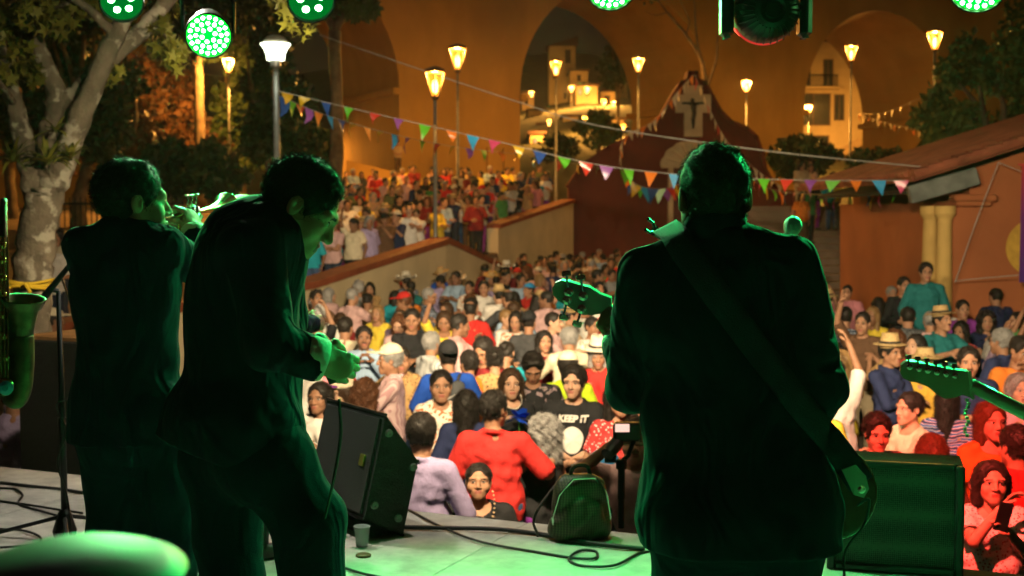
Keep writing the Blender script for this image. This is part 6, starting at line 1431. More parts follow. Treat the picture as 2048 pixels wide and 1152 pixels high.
# second guitar, neck pointing into the frame
GY = 2.85; G = lambda x, y, d=0: at(x, y, GY + d); go = G(2150, 870); gt = empty('electric_guitar', go, label='pale electric guitar neck with six tuning pegs entering the frame', cat='guitar')
M_GHEAD = mat('guitar_maple', (.42, .40, .30), rough=.35, var=.2, scale=8, coat=.3)
poly = [(1936, 743), (1905, 739), (1870, 732), (1835, 725), (1814, 722), (1802, 730), (1800, 744), (1806, 757), (1820, 763), (1838, 766), (1856, 774), (1872, 788), (1890, 798), (1908, 796), (1925, 790), (1944, 796)]
b = MB(); PV = [G(x, y) - go for x, y in poly]; n = len(PV); th = Vector((.003, .014, .003)); b._add(PV + [p + th for p in PV], [tuple(range(n)), tuple(range(2 * n - 1, n - 1, -1))] + [(i, i + n, (i + 1) % n + n, (i + 1) % n) for i in range(n)]); b.build('headstock', M_GHEAD, gt)
for i in range(6):
    x = 1818 + i * 18.2; y = 724 + i * 3.6; g = G(x, y + 9, -.005) - go; k = G(x - 1, y - 10, -.004) - go; b = MB().lathe([(.007, 0), (.007, .006), (.003, .009)], g, (0, -1, 0), 12); b.tube([g, k], .0025, 6); d = (k - g).normalized(); b.box(k, (.014, .005, .010), Matrix((Vector((d.z, 0, -d.x)), Vector((0, 1, 0)), d)).transposed(), bev=.002); b.build('tuning_peg', M_SILVER, gt)
a_, c_ = G(1940, 769, .006) - go, G(2250, 930, .06) - go; MB().tube([a_, a_.lerp(c_, .5), c_], [.024, .027, .030], 14, squash=.62).build('neck', M_GHEAD, gt, True); MB().tube([G(1939, 742, -.004) - go, G(1946, 798, -.004) - go], .004, 6).build('nut', mat('bone', (.6, .6, .5)), gt)
F = Field((-.26, -.06, -.24), (.30, .06, .24), .009); F.cone((-.02, 0, 0), (.12, 0, -.05), .13, .155, 0); F.cone((-.08, 0, .08), (-.15, 0, .13), .045, .03, .05); F.cone((-.1, 0, -.09), (-.15, 0, -.13), .04, .03, .05); F.d = np.maximum(F.d, np.abs(F.ax[1][None, :, None]) - .02)
o = put_mesh('body', F.mesh(), [mat('guitar_green', (.05, .12, .10), rough=.25, coat=.4)], gt); o.location = c_ + Vector((.12, 0, -.06))
b = MB(); cp_ = G(1934, 800, -.008) - go
for i in range(11): b.lathe([(.004, -.003), (.004, .003)], cp_ + Vector((.004 * math.sin(i * 1.3), 0, -.008 * i)), (0, 0, 1), 6)
b.build('bead_chain', mat('green_beads', (.1, .6, .3), rough=.2), gt)
# ------------------------------------------------------------------ the crowd: people one can describe singly
TAKEN = []
def place(px, ytop, h, Y=None):
    sl = (at(px, ytop, 10.0).z - CZ) / 10.0
    if Y is None: Y = (h - CZ) / sl
    return Vector((at(px, ytop, Y).x, Y, 0))
NEARN = [0]
def near(px, ytop, h, face, hk, shirt, hair, label, arms=('down', 'down'), sleeve='short', trousers='dark jeans', neck='round', collar=False, yaw=0, pitch=0, fat=1.0, skin=0, hat=None, hs=1.0, hands=('relax', 'relax'), Y=None, lean=0, seat=False, z=0.0, dense=True, hatm2=None, roll=0, Hs=None):
    NEARN[0] += 1; key = 'near%d' % NEARN[0]; p = place(px, ytop, h + z, Y); p.z = z; p.x = at(px, ytop, p.y).x
    hair_h = .02
    H = Hs or (h - hair_h) / 1.695 * 1.70
    J = pose(H, hk.startswith('f'), arms, yaw, pitch, roll, lean, 0, seat, fat, hands)
    lib_person(key, J, hk, sleeve, neck, collar, h=.0125 if p.y < 12 else .015, seed=NEARN[0], hs=hs)
    o = person(key, p, R(face), skin, shirt, trousers, hair, hat, label, 'crowd on the plaza', 1.0, dense and p.y < 14, hs, hatm2); TAKEN.append((p.x, p.y)); o['_key'] = key
    return o, J
woman, Jw = near(957, 928, 1.27, 4, 'fw', 'black', ('tail', 'black'), 'person in black with a bead necklace sitting against the stage edge, looking up', ('lap', 'lap'), 'half', 'black', 'scoop', fat=1.28, skin=0, Y=7.9, seat=True, hs=.90, pitch=-6, yaw=-4, Hs=1.70)
near(842, 836, 1.64, 163, 'm', 'lilac', ('short', 'black'), 'person in a lilac long sleeved shirt, back to us, beside the wedge monitor', ('bent', 'down'), 'long', 'dark jeans', collar=True, Y=7.5, fat=1.05, yaw=14)
near(988, 778, 1.66, 172, 'm', 'red', ('short', 'black'), 'person in a red polo shirt, back to us, dancing with a grey haired partner', ('wide', 'bent'), 'half', 'blue jeans', collar=True, fat=1.18, yaw=-25, skin=1)
near(1086, 872, 1.44, 228, 'f', 'black', ('curly', 'grey'), 'grey curly haired person in a black sleeveless top dancing with the red polo', ('down', 'shoulder'), 'none', 'purple', 'scoop', skin=2, yaw=20, Y=8.6)
near(882, 738, 1.60, 6, 'fw', 'floral white', ('bun', 'black'), 'person in a white blouse with orange flowers facing the stage, hands folded', ('clasp', 'clasp'), 'half', 'dark jeans', 'v', fat=1.2, skin=0)
kp, Jk = near(1148, 728, 1.68, -8, 'm', 'black', ('full', 'black'), 'young person in a black T-shirt reading KEEP IT, hands clasped in front', ('clasp', 'clasp'), 'half', 'black', skin=2, yaw=-8)
wm2, Jm2 = near(1022, 742, 1.58, 12, 'f', 'black', ('bob', 'brown'), 'smiling person in a black top with white necklace holding a blue paper flower', ('bent', 'clasp'), 'short', 'black', 'scoop', skin=2, yaw=-6, Y=10.2)
near(1066, 718, 1.68, 0, 'm', 'printed black', ('quiff', 'black'), 'person in a printed black T-shirt looking down behind the KEEP IT shirt', ('bent', 'bent'), 'half', pitch=34, skin=1, Y=10.5)
bpm, Jb = near(896, 683, 1.69, 184, 'm', 'royal blue', ('short', 'black'), 'person in a royal blue shirt and black cap wearing a grey backpack', ('bent', 'bent'), 'half', 'dark jeans', hat=('capback', 'black cap'), fat=1.12, yaw=6)
near(782, 683, 1.66, -84, 'mo', 'striped pink', ('short', 'grey'), 'old person in a white cap and striped pink shirt, hands together, in profile', ('clap', 'clap'), 'long', 'grey', collar=True, hat=('cap', 'white cap'), skin=1, Y=11.2)
near(800, 618, 1.56, 2, 'fw', 'flowered purple', ('bob', 'brown'), 'person in a purple flowered blouse with folded arms, chin raised', ('crossed', 'crossed'), 'half', 'brown', 'v', fat=1.15, skin=2, pitch=-12)
near(862, 662, 1.62, 120, 'mo', 'striped grey', ('short', 'grey'), 'grey haired person in a grey striped shirt turned to a partner', ('forward', 'wide'), 'half', 'grey', collar=True, skin=1, yaw=30)
near(728, 650, 1.64, 8, 'mu', 'pale blue', ('short', 'black'), 'person with a dark waistcoat over a pale blue shirt holding a phone up', ('phone', 'phone'), 'long', 'black', collar=True, skin=3)
near(690, 632, 1.66, 165, 'm', 'cream', ('short', 'black'), 'broad person in a cream shirt, back to us, below the ramp wall', ('bent', 'bent'), 'half', 'black', fat=1.2, skin=1)
near(676, 678, 1.46, 175, 'f', 'red', ('short', 'brown'), 'child with brown hair in a red top, back to us', ('down', 'down'), 'short', Y=12.6)
near(640, 606, 1.68, 200, 'mo', 'white', ('short', 'white'), 'white haired person in a white shirt, back to us, beside the bowing musician', ('bent', 'bent'), 'long', 'grey', collar=True, fat=1.15, skin=2)
near(686, 758, 1.52, -50, 'f', 'rose', ('bob', 'brown'), 'person in a white cap with purple peak, hand raised to the chest', ('chin', 'bent'), 'long', hat=('cap', 'white cap'), hatm2=SHIRT['purple'], skin=2, Y=10.0)
near(730, 752, 1.50, 150, 'f', 'pale blue', ('curly', 'auburn'), 'person with short auburn curls and pale blue blouse behind the wedge monitor', ('bent', 'bent'), 'long', skin=2, Y=10.0)
near(640, 760, 1.55, -20, 'f', 'white', ('long', 'black'), 'person in white clapping behind the bowing musician hand', ('clap', 'clap'), 'long', skin=1, Y=9.6)
near(716, 562, 1.72, -105, 'mo', 'grey', ('short', 'grey'), 'tall grey haired person in a pale grey shirt below the ramp wall', ('bent', 'bent'), 'long', 'beige', collar=True, skin=1)
near(768, 548, 1.62, -20, 'f', 'salmon', ('wavy', 'black'), 'long haired person in a salmon blouse below the ramp wall', ('clasp', 'clasp'), 'half', 'black', 'v', fat=1.1, skin=3)
near(808, 562, 1.5, 10, 'm', 'navy', ('short', 'black'), 'youngster in a red cap and dark blue top', ('down', 'down'), 'short', hat=('cap', 'red cap'), skin=1)
near(790, 580, 1.52, 175, 'f', 'turquoise', ('bob', 'black'), 'person in a turquoise top, back to us, before the red cap', ('bent', 'bent'), 'short', skin=1)
near(857, 574, 1.70, 95, 'mo', 'plaid blue', ('short', 'grey'), 'person in a blue plaid shirt dancing with someone in yellow', ('forward', 'forward'), 'long', 'dark jeans', collar=True, skin=1)
near(893, 604, 1.58, -35, 'f', 'yellow', ('bob', 'brown'), 'person in a bright yellow top beside the bald dancer in red', ('bent', 'chin'), 'short', 'brown', skin=0)
near(940, 600, 1.70, 195, 'm', 'red', ('fringe', 'black'), 'balding person in a plain red shirt, back to us, in mid plaza', ('bent', 'bent'), 'half', 'black', fat=1.2, skin=1)
near(968, 560, 1.70, -4, 'm', 'white', ('quiff', 'black'), 'person in a white shirt with folded arms and a blue bag strap', ('crossed', 'crossed'), 'long', 'black', collar=True, skin=0)
near(1058, 566, 1.58, -60, 'f', 'red', ('bun', 'black'), 'person in a red top with a blue headscarf dancing', ('shoulder', 'forward'), 'short', hat=('capback', 'blue cap'), skin=0)
near(1028, 602, 1.66, 170, 'm', 'pale blue', ('short', 'brown'), 'person in a pale blue shirt, back to us, partner of the red top', ('forward', 'forward'), 'long', collar=True, skin=1)
near(1012, 618, 1.56, 60, 'f', 'white', ('crop', 'fair'), 'fair cropped haired person in white looking sideways', ('bent', 'bent'), 'half', skin=2)
near(1058, 622, 1.68, 165, 'm', 'charcoal', ('short', 'black'), 'person in a black cap and charcoal shirt, back to us, mid plaza', ('bent', 'bent'), 'long', hat=('capback', 'black cap'), skin=1)
near(1106, 622, 1.66, 70, 'm', 'rose', ('crop', 'black'), 'person with cropped hair and rose shirt in profile', ('forward', 'bent'), 'half', collar=True, skin=2)
near(1184, 632, 1.60, 40, 'f', 'white', ('tail', 'black'), 'person in a white T-shirt with tied hair next to the bass headstock', ('down', 'hip'), 'short', skin=1)
near(1138, 652, 1.66, 190, 'mo', 'cream', ('short', 'grey'), 'grey haired person in a loose cream shirt, back to us, dancing', ('wide', 'forward'), 'long', 'beige', collar=True, skin=1)
near(1088, 660, 1.54, 15, 'f', 'dark red', ('long', 'black'), 'person in dark red facing the dancer in the cream shirt', ('shoulder', 'bent'), 'short', skin=0)
near(1136, 714, 1.60, 170, 'm', 'lime', ('short', 'black'), 'person in a beige cap and lime yellow jacket behind the KEEP IT shirt', ('bent', 'bent'), 'long', hat=('cap', 'white cap'), Y=11.2)
near(990, 692, 1.58, 178, 'f', 'leopard', ('bun', 'black'), 'person in a leopard print top with hair in a bun, back to us', ('bent', 'bent'), 'short', skin=0)
near(938, 700, 1.55, -150, 'f', 'orange', ('short', 'black'), 'person in a rust orange top beside the grey backpack', ('forward', 'down'), 'short', skin=1)
near(968, 672, 1.66, -30, 'm', 'dark red', ('short', 'black'), 'person in a dark red shirt looking down between dancers', ('bent', 'bent'), 'long', pitch=30, skin=1)
near(932, 784, 1.52, 178, 'f', 'navy', ('long', 'black'), 'long haired person in navy half hidden behind the red polo', ('down', 'down'), 'half', Y=9.4)
near(1236, 800, 1.60, 20, 'f', 'spotted red', ('long', 'black'), 'person in a red spotted dress beside the bassist elbow', ('down', 'down'), 'short', 'brown', Y=9.2)
cap_o, Jc = near(1206, 884, 1.42, -60, 'f', 'charcoal', ('bob', 'black'), 'small person under a bright blue cap beside the backpack', ('bent', 'bent'), 'short', hat=('cap', 'blue cap'), Y=7.3, hs=1.05)
cm, Jcm = near(1272, 846, 1.66, -10, 'm', 'rose', ('short', 'black'), 'camera operator hidden behind the bassist holding a gimbal up', ('high', 'high'), 'half', Y=7.2, hands=('fist', 'fist'))
# right of the bassist
near(1780, 676, 1.67, 34, 'mo', 'navy', ('short', 'black'), 'person in a pale straw hat and dark blue shirt, arms folded', ('crossed', 'crossed'), 'long', 'black', collar=True, hat=('fedora', 'straw'), skin=1)
near(1822, 768, 1.56, -70, 'f', 'cream', ('short', 'black'), 'short haired person in a lacy cream top, in profile, lit red', ('bent', 'forward'), 'short', 'brown', 'scoop', fat=1.15, skin=2, Y=9.0)
near(1754, 822, 1.52, 12, 'm', 'plaid red', ('full', 'black'), 'young person in a red plaid shirt glancing at us over the box monitor', ('bent', 'bent'), 'half', skin=2, yaw=-14, Y=8.2, pitch=6)
ph, Jp = near(1984, 930, 1.50, -14, 'f', 'spotted white', ('bob', 'black'), 'person in a spotted red and white blouse with a hand at the mouth', ('mouth', 'phone'), 'short', 'black', 'scoop', fat=1.12, skin=2, yaw=6, pitch=-8, Y=6.75)
near(1864, 868, 1.48, 172, 'f', 'brown', ('long', 'auburn'), 'auburn haired head of a person in brown just behind the box monitor', ('down', 'down'), 'short', Y=7.7)
near(1982, 800, 1.64, 6, 'f', 'orange', ('long', 'auburn'), 'long auburn haired person in an orange top under a dark shawl', ('crossed', 'crossed'), 'short', 'brown', 'scoop', skin=2, Y=8.0)
near(2034, 872, 1.60, 196, 'm', 'red', ('short', 'black'), 'person in a red shirt, back to us, behind the phone holder', ('down', 'down'), 'short', fat=1.15, Y=7.3)
near(2040, 746, 1.58, 0, 'fo', 'pink', ('bob', 'grey'), 'grey haired person in pink at the frame edge', ('down', 'down'), 'half', skin=2)
near(1938, 692, 1.70, -14, 'mu', 'navy', ('short', 'black'), 'person in a dark blue polo behind the guitar headstock, arms folded', ('crossed', 'crossed'), 'half', collar=True, fat=1.1, skin=0)
near(1896, 762, 1.52, 150, 'f', 'zigzag', ('long', 'black'), 'person in a zigzag striped dress, back to us, below the headstock', ('bent', 'bent'), 'long', 'brown', Y=9.6, fat=1.1)
near(1850, 702, 1.54, 160, 'f', 'mustard', ('bob', 'fair'), 'person in mustard with a straw sun hat behind the tuning pegs', ('bent', 'bent'), 'short', hat=('sunhat', 'straw'), skin=1)
near(1726, 622, 1.72, -30, 'm', 'brown', ('short', 'black'), 'tall person in a printed brown T-shirt pointing a finger upward', ('up', 'down'), 'half', 'beige', skin=0, hands=('point', 'relax'))
near(1783, 570, 1.72, 5, 'mu', 'charcoal', ('short', 'grey'), 'person in a grey buttoned shirt looking at the stage, hands loose', ('bent', 'bent'), 'half', 'black', collar=True, skin=0)
near(1816, 612, 1.70, 176, 'm', 'speckled grey', ('short', 'black'), 'person in a grey speckled shirt, back to us', ('hip', 'bent'), 'half', 'black', collar=True)
near(1862, 620, 1.68, 165, 'mo', 'rose', ('short', 'grey'), 'grey haired person in a rose shirt hugged by a partner', ('forward', 'forward'), 'long', 'grey', fat=1.1)
near(1922, 642, 1.56, -40, 'f', 'spotted red', ('wavy', 'black'), 'wavy haired person with an arm around the rose shirt', ('shoulder', 'forward'), 'short', 'black', skin=0)
near(1884, 594, 1.70, 185, 'mo', 'white', ('fringe', 'grey'), 'balding person in a white shirt, back to us, before the porch', ('bent', 'bent'), 'half', 'beige', fat=1.15, skin=2)
near(1852, 525, 1.74, -6, 'm', 'teal', ('full', 'black'), 'tall person in a dark teal shirt standing on the porch step', ('down', 'down'), 'long', 'beige', collar=True, fat=1.15, Y=17.0, z=.44)
near(1808, 534, 1.66, 10, 'm', 'black', ('short', 'black'), 'person in black beside the dark teal shirt', ('bent', 'bent'), 'long', Y=17.6, z=.30)
near(1956, 592, 1.56, 0, 'fw', 'rose', ('bun', 'brown'), 'laughing person in a pale rose lace top before the terracotta wall', ('down', 'down'), 'short', skin=2)
near(2004, 655, 1.70, 215, 'm', 'navy', ('short', 'grey'), 'grey haired person in a navy polo, back to us, near the frame edge', ('hip', 'bent'), 'half', 'dark jeans', collar=True, skin=1)
near(1992, 574, 1.74, 190, 'm', 'navy', ('short', 'black'), 'broad person in navy, back to us, before the terracotta wall', ('down', 'bent'), 'half', 'dark jeans', fat=1.2)
near(1926, 560, 1.68, 0, 'm', 'purple', ('short', 'black'), 'person in purple beside the yellow porch column', ('down', 'down'), 'half', Y=17.0)
near(1975, 552, 1.60, -10, 'f', 'navy', ('curly', 'black'), 'person with a cloud of dark curls before the terracotta wall', ('phone', 'phone'), 'long', Y=16.0)
near(2036, 622, 1.58, -75, 'f', 'olive', ('long', 'black'), 'long dark haired person in olive, in profile, at the frame edge', ('bent', 'bent'), 'half', skin=2)
near(1888, 588, 1.56, 60, 'f', 'yellow', ('long', 'fair'), 'fair haired person in yellow beside the balding white shirt', ('bent', 'bent'), 'half', Y=18.4)
near(1695, 568, 1.68, -20, 'm', 'pink', ('short', 'black'), 'person in a pink polo beyond the bassist shoulder', ('down', 'down'), 'half', collar=True, fat=1.15)
near(1640, 590, 1.6, 30, 'f', 'lilac', ('long', 'brown'), 'person in lilac glimpsed past the bassist sleeve', ('down', 'down'), 'short')
# people behind the tall cabinet and the tree
near(132, 600, 1.58, 20, 'f', 'red', ('long', 'black'), 'person in red leaning beyond the microphone head', ('bent', 'chin'), 'short', Y=10.6)
near(28, 700, 1.66, 175, 'm', 'lilac', ('short', 'black'), 'person in a blue grey shirt and dark jeans behind the saxophone', ('down', 'down'), 'half', 'dark jeans', Y=9.0)
near(102, 484, 1.64, 20, 'f', 'white', ('short', 'black'), 'person in white standing behind the pale tree trunk', ('bent', 'bent'), 'half', Y=18, z=terr_z(18))
near(118, 470, 1.66, -30, 'm', 'cream', ('long', 'black'), 'person in a cream top between the tree and the trumpet player', ('bent', 'bent'), 'half', Y=20, z=terr_z(20))

# prints and things they wear or hold
def project_print(o, J, shapes, m, name, lift=.013):
    "flat shapes in (x, z) on the chest, wrapped on the shirt"
    sh = [c for c in o.children if c.name.startswith('shirt')][0]; me = sh.data; v = np.empty(len(me.vertices) * 3, dtype=np.float32); me.vertices.foreach_get('co', v); T = BVHTree.FromPolygons([Vector(p) for p in v.reshape(-1, 3)], [tuple(p.vertices) for p in me.polygons])
    V, F = shapes; out = []
    for x, z in V:
        h = T.ray_cast(Vector((x, -.6, z)), Vector((0, 1, 0))); out.append((x, (h[0].y if h[0] is not None else -.15) - lift, z))
    return link(name, mesh_data(name, out, F, [m]), o)
def text_shape(s, size, cx, cz):
    cu = bpy.data.curves.new('lettering', 'FONT'); cu.body = s; cu.size = size; cu.align_x = 'CENTER'; cu.offset = .0035; cu.shear = .15
    t = bpy.data.objects.new('lettering_tmp', cu); col.objects.link(t); dg = bpy.context.evaluated_depsgraph_get(); me = bpy.data.meshes.new_from_object(t.evaluated_get(dg)); V = [(v.co.x + cx, v.co.y + cz) for v in me.vertices]; F = [tuple(p.vertices) for p in me.polygons]; bpy.data.objects.remove(t); return V, F
M_PRINT = mat('white_print', (.70, .68, .64), rough=.7, var=.1); cz_ = Jk['chest'].z
project_print(kp, Jk, text_shape('KEEP IT', .068, 0, cz_ + .035), M_PRINT, 'shirt_lettering'); project_print(kp, Jk, text_shape('A.S.S.', .066, .02, cz_ - .285), M_PRINT, 'shirt_lettering')
n = 30; el = [(0, cz_ - .10)] + [(.082 * math.cos(a) * (1 + .06 * math.sin(3 * a)), cz_ - .10 + .10 * math.sin(a)) for a in np.linspace(0, 2 * math.pi, n + 1)[:-1]]
project_print(kp, Jk, (el, [(0, i + 1, (i + 1) % n + 1) for i in range(n)]), M_PRINT, 'shirt_print')
# bead necklace
def necklace(o, J, m, r=.085, drop=.10, br=.006, nb=26):
    b = MB(); c = J['neck'] + J['M'] @ Vector((0, -.02, .0))
    for i in range(nb):
        a = math.pi * (i / (nb - 1)) * 1.3 - .15 * math.pi; x = math.cos(a) * r; z = -math.sin(a) * drop + .02; y = -.075 - .055 * max(0, math.sin(a)) ; b.lathe([(.001, -br), (br, 0), (.001, br)], c + Vector((x, y, z)), (0, 0, 1), 6)
    b.build('necklace', m, o)
necklace(woman, Jw, mat('wood_bead', (.55, .38, .22), rough=.5), .095, .16, .0075); necklace(wm2, Jm2, mat('pearl_bead', (.75, .72, .66), rough=.25), .07, .07, .006)
# blue paper flower
BFS = 1.5
bf = empty('paper_flower', (wm2.location.x + .06, wm2.location.y - .34, at(1036, 838, wm2.location.y - .34).z), label='bright blue paper flower held before the red polo partner', cat='flower'); q = random.Random(4); mb = mat('paper_blue', (.01, .08, .62), rough=.6)
for i in range(22):
    a = q.uniform(0, 6.3); e = q.uniform(-.3, 1.4); d = Vector((math.cos(a) * math.cos(e), math.sin(a) * math.cos(e), math.sin(e))); s = d.cross(Vector((.3, .2, 1))).normalized(); nn_ = d.cross(s); l = q.uniform(.05, .075)
    V = [d * .01, d * l * .5 + s * .028, d * l + nn_ * .012 + s * .012, d * l + nn_ * .012 - s * .012, d * l * .5 - s * .028]; link('petal', mesh_data('petal', V, [(0, 1, 2, 3, 4)], [mb]), bf)
bf.scale = (BFS,) * 3
MB().tube([(0, 0, 0), (.01, .03, -.18)], .004, 6).build('stem', mat('stem_green', (.05, .2, .04)), bf)
# grey backpack on the blue shirt
gb = empty('school_backpack', bpm.location + Vector((.012, -.165, Jb['chest'].z - .06)), R(4), 'grey backpack with a white tick worn on the royal blue shirt', 'backpack')
F = Field((-.2, -.15, -.28), (.2, .15, .28), .009); F.cone((-.07, 0, -.12), (-.07, 0, .12), .085, .075, 0); F.cone((.07, 0, -.12), (.07, 0, .12), .085, .075, .06); F.ell((0, -.06, -.08), (.11, .06, .09), k=.02); F.folds(.003, [(30, 0, 40, 0), (-20, 30, 30, 2)]); put_mesh('bag_body', F.mesh(), [SHIRT['charcoal']], gb).data.materials[0] = mat('backpack_grey', (.12, .125, .135), rough=.8, bump=.3)
tk = [(-.075, .005), (-.05, -.022), (-.02, -.022), (.085, .045), (-.02, -.004), (-.045, -.006)]
MB().prism(tk, (0, -.106, .055), (1, 0, 0), (0, 0, 1), (0, .02, 0)).build('tick_mark', M_PRINT, gb)
for s in (-1, 1): MB().tube(curve_pts([(s * .08, .03, .19), (s * .10, .10, .235), (s * .10, .20, .21)], 6), .014, 6, squash=.5).build('shoulder_strap', SHIRT['charcoal'], gb)
MB().tube(curve_pts([(-.04, 0, .20), (0, -.01, .24), (.04, 0, .20)], 6), .009, 6).build('top_handle', SHIRT['charcoal'], gb)
# phone in the hand of the person at the mouth pose
wp = ph.matrix_basis @ Jp['arm'][1][2]; pc = at(1948, 1045, wp.y - .10); o = MB().box((0, 0, 0), (.074, .010, .15), Matrix.Rotation(.25, 3, 'Y'), bev=.008).build('mobile_phone', mat('phone_black', (.015, .015, .017), rough=.25)); wph = ph.matrix_basis @ (Jp['arm'][1][2] + (Jp['arm'][1][2] - Jp['arm'][1][1]).normalized() * .09); o.location = wph + Vector((0, -.03, .035)); tag(o, 'black mobile phone held by the person in the spotted blouse', 'phone')
# camera on a gimbal
gm = at(1243, 900, 6.75); gi = empty('camera_gimbal', gm + Vector((0, 0, -.32)), label='black camera on a gimbal held up between the bassist and the backpack', cat='camera')
MB().tube([(0, 0, -.10), (0, 0, .06)], .017, 10).tube([(0, 0, .06), (0, 0, .22)], .02, 10).build('grip', M_BLACKM, gi); MB().lathe([(.03, 0), (.03, .045), (.02, .05)], (0, 0, .22), n=14).lathe([(.028, -.03), (.028, .03)], (-.06, 0, .28), (1, 0, 0), 14).tube([(0, 0, .26), (.04, .05, .28), (.07, .05, .36)], .013, 8).build('motor', M_BLACKM, gi)
MB().box((.03, 0, .42), (.15, .07, .10), bev=.012).build('camera_body', M_BLACKM, gi); MB().lathe([(.036, 0), (.038, .06), (.032, .10), (.036, .11)], (-.02, .0, .365), (-.5, -.6, -.45), 18).build('lens', mat('lens_barrel', (.10, .11, .10), rough=.3, metal=.6), gi); MB().box((.0, -.042, .445), (.075, .006, .042)).build('screen', emis('camera_screen', (1, .62, .5), 1.2), gi)
# plastic chair of the sitting person
ch = empty('plastic_chair', woman.location + Vector((0, .02, 0)), R(4), 'dark plastic chair under the sitting person in black', 'chair'); mc = mat('plastic_brown', (.05, .03, .02), rough=.4)
MB().box((0, -.02, .43), (.44, .44, .03), bev=.01).build('seat', mc, ch); MB().box((0, .215, .68), (.42, .025, .42), Matrix.Rotation(-.12, 3, 'X'), bev=.01).build('backrest', mc, ch)
for x in (-.19, .19):
    for y in (-.2, .2): MB().box((x, y, .207), (.035, .035, .414)).build('leg', mc, ch)

# ------------------------------------------------------------------ the rest of the crowd
VAR = []
q = random.Random(21)
ARMSETS = [('down', 'down', 'arms at the sides'), ('crossed', 'crossed', 'arms folded'), ('clasp', 'clasp', 'hands clasped'), ('clap', 'clap', 'clapping'), ('phone', 'phone', 'holding up a phone'), ('forward', 'forward', 'reaching to a partner'), ('hip', 'down', 'a hand on one hip'), ('bent', 'chin', 'a hand at the chin'), ('up', 'down', 'one arm raised'), ('shoulder', 'bent', 'an arm round a neighbour')]
for i in range(26):
    fem = i % 2 == 0; arms = ARMSETS[(i * 7) % 10 if i < 20 else (i * 3) % 8]; sl = ['short', 'long', 'half', 'short'][i % 4] if fem else ['half', 'long', 'short', 'long'][(i // 2) % 4]
    J = pose(q.uniform(1.53, 1.62) if fem else q.uniform(1.62, 1.74), fem, arms[:2], yaw=q.uniform(-40, 40), pitch=q.uniform(-8, 18), fat=q.uniform(.95, 1.25)); key = 'var%d' % i
    lib_person(key, J, ('f', 'fw')[i % 4 // 2] if fem else ('m', 'mu', 'mo', 'mw', 'm', 'muo')[i % 6], sl, ('round', 'v', 'scoop')[i % 3], (not fem) and i % 3 != 0, h=.0165, seed=i); VAR.append((key, fem, arms[2], sl, J['H']))
GAR = {'short': 'T-shirt', 'half': 'shirt', 'long': 'long sleeves', 'none': 'vest'}
HD = {('short', 'black'): 'short black hair', ('short', 'grey'): 'short grey hair', ('fringe', 'black'): 'a bald crown', ('crop', 'black'): 'cropped hair', ('full', 'black'): 'thick black hair', ('long', 'black'): 'long black hair', ('bob', 'brown'): 'a brown bob', ('wavy', 'brown'): 'wavy brown hair', ('tail', 'black'): 'a ponytail', ('bun', 'black'): 'a black bun', ('curly', 'black'): 'black curls', ('bob', 'grey'): 'a grey bob', ('long', 'fair'): 'long fair hair', ('curly', 'auburn'): 'auburn curls', ('quiff', 'black'): 'a black quiff'}
MH = [('short', 'black')] * 5 + [('short', 'grey')] * 2 + [('fringe', 'black'), ('crop', 'black'), ('full', 'black'), ('full', 'black'), ('quiff', 'black')]
FH = [('long', 'black')] * 4 + [('bob', 'brown'), ('wavy', 'brown'), ('tail', 'black'), ('tail', 'black'), ('bun', 'black'), ('curly', 'black'), ('bob', 'grey'), ('long', 'fair'), ('curly', 'auburn')]
MS = ['white', 'white', 'cream', 'red', 'dark red', 'black', 'black', 'navy', 'royal blue', 'pale blue', 'grey', 'charcoal', 'brown', 'tan', 'olive', 'plaid blue', 'plaid red', 'striped grey', 'striped pink', 'green', 'orange', 'rose', 'teal', 'black', 'navy']
FS = ['white', 'cream', 'red', 'black', 'black', 'pink', 'salmon', 'turquoise', 'lilac', 'purple', 'yellow', 'floral white', 'flowered purple', 'leopard', 'rose', 'orange', 'green', 'navy', 'grey', 'dark red', 'tan', 'printed black']
HATS_ = [None] * 15 + [('straw', 'straw', 'a straw hat'), ('cowboy', 'white felt', 'a white cowboy hat'), ('cap', 'black cap', 'a black cap'), ('cap', 'white cap', 'a pale cap'), ('sunhat', 'straw', 'a wide sun hat'), ('cap', 'red cap', 'a red cap')]
USED = set()
def facing_word(a):
    a = (a + 180) % 360 - 180
    return 'facing us' if abs(a) < 40 else 'back to us' if abs(a) > 140 else 'in profile' if 65 < abs(a) < 115 else 'half turned'
def add_person(x, y, z, face, zone, group):
    for _ in range(300):
        key, fem, pw, sl, H = q.choice(VAR); hr = q.choice(FH if fem else MH); sh = q.choice(FS if fem else MS); ht = q.choice(HATS_)
        hd_ = ('with ' + HD[hr]) if not ht else 'wearing ' + ht[2]
        lab = 'person in %s %s, %s, %s, %s, %s' % (sh, GAR[sl], hd_, pw, facing_word(face), zone)
        if len(lab.split()) > 16: lab = 'person in %s %s, %s, %s, %s' % (sh, GAR[sl], hd_, pw, zone)
        if lab not in USED and len(lab.split()) <= 16: break
    USED.add(lab); sk = q.choice((0, 0, 1, 1, 2, 3))
    return person(key, (x, y, z), R(face), sk, sh, q.choice(list(TROUS)), hr if not (ht and hr[0] in ('curly', 'wavy', 'full', 'quiff', 'bun')) else ('short', hr[1]), ht[:2] if ht else None, lab, group, q.uniform(.96, 1.04))
def hidden(px, hy): return (1262 < px < 1632 and hy > 480) or (175 < px < 590 and hy > 395) or (px < 30) or (px > 2060)
def px_of(x, y, z): return 1024 + FPX * x / (y * _cp - (z - CZ) * _sp), 576 - FPX * ((z - CZ) * _cp + y * _sp) / (y * _cp - (z - CZ) * _sp)
cnt = 0; y = 9.2
cand = []
for _ in range(26000):
    Y = 9.0 + 23.5 * q.random() ** .85; X = (q.uniform(-20, 2070) - 1024) / FPX * Y; cand.append((X, Y))
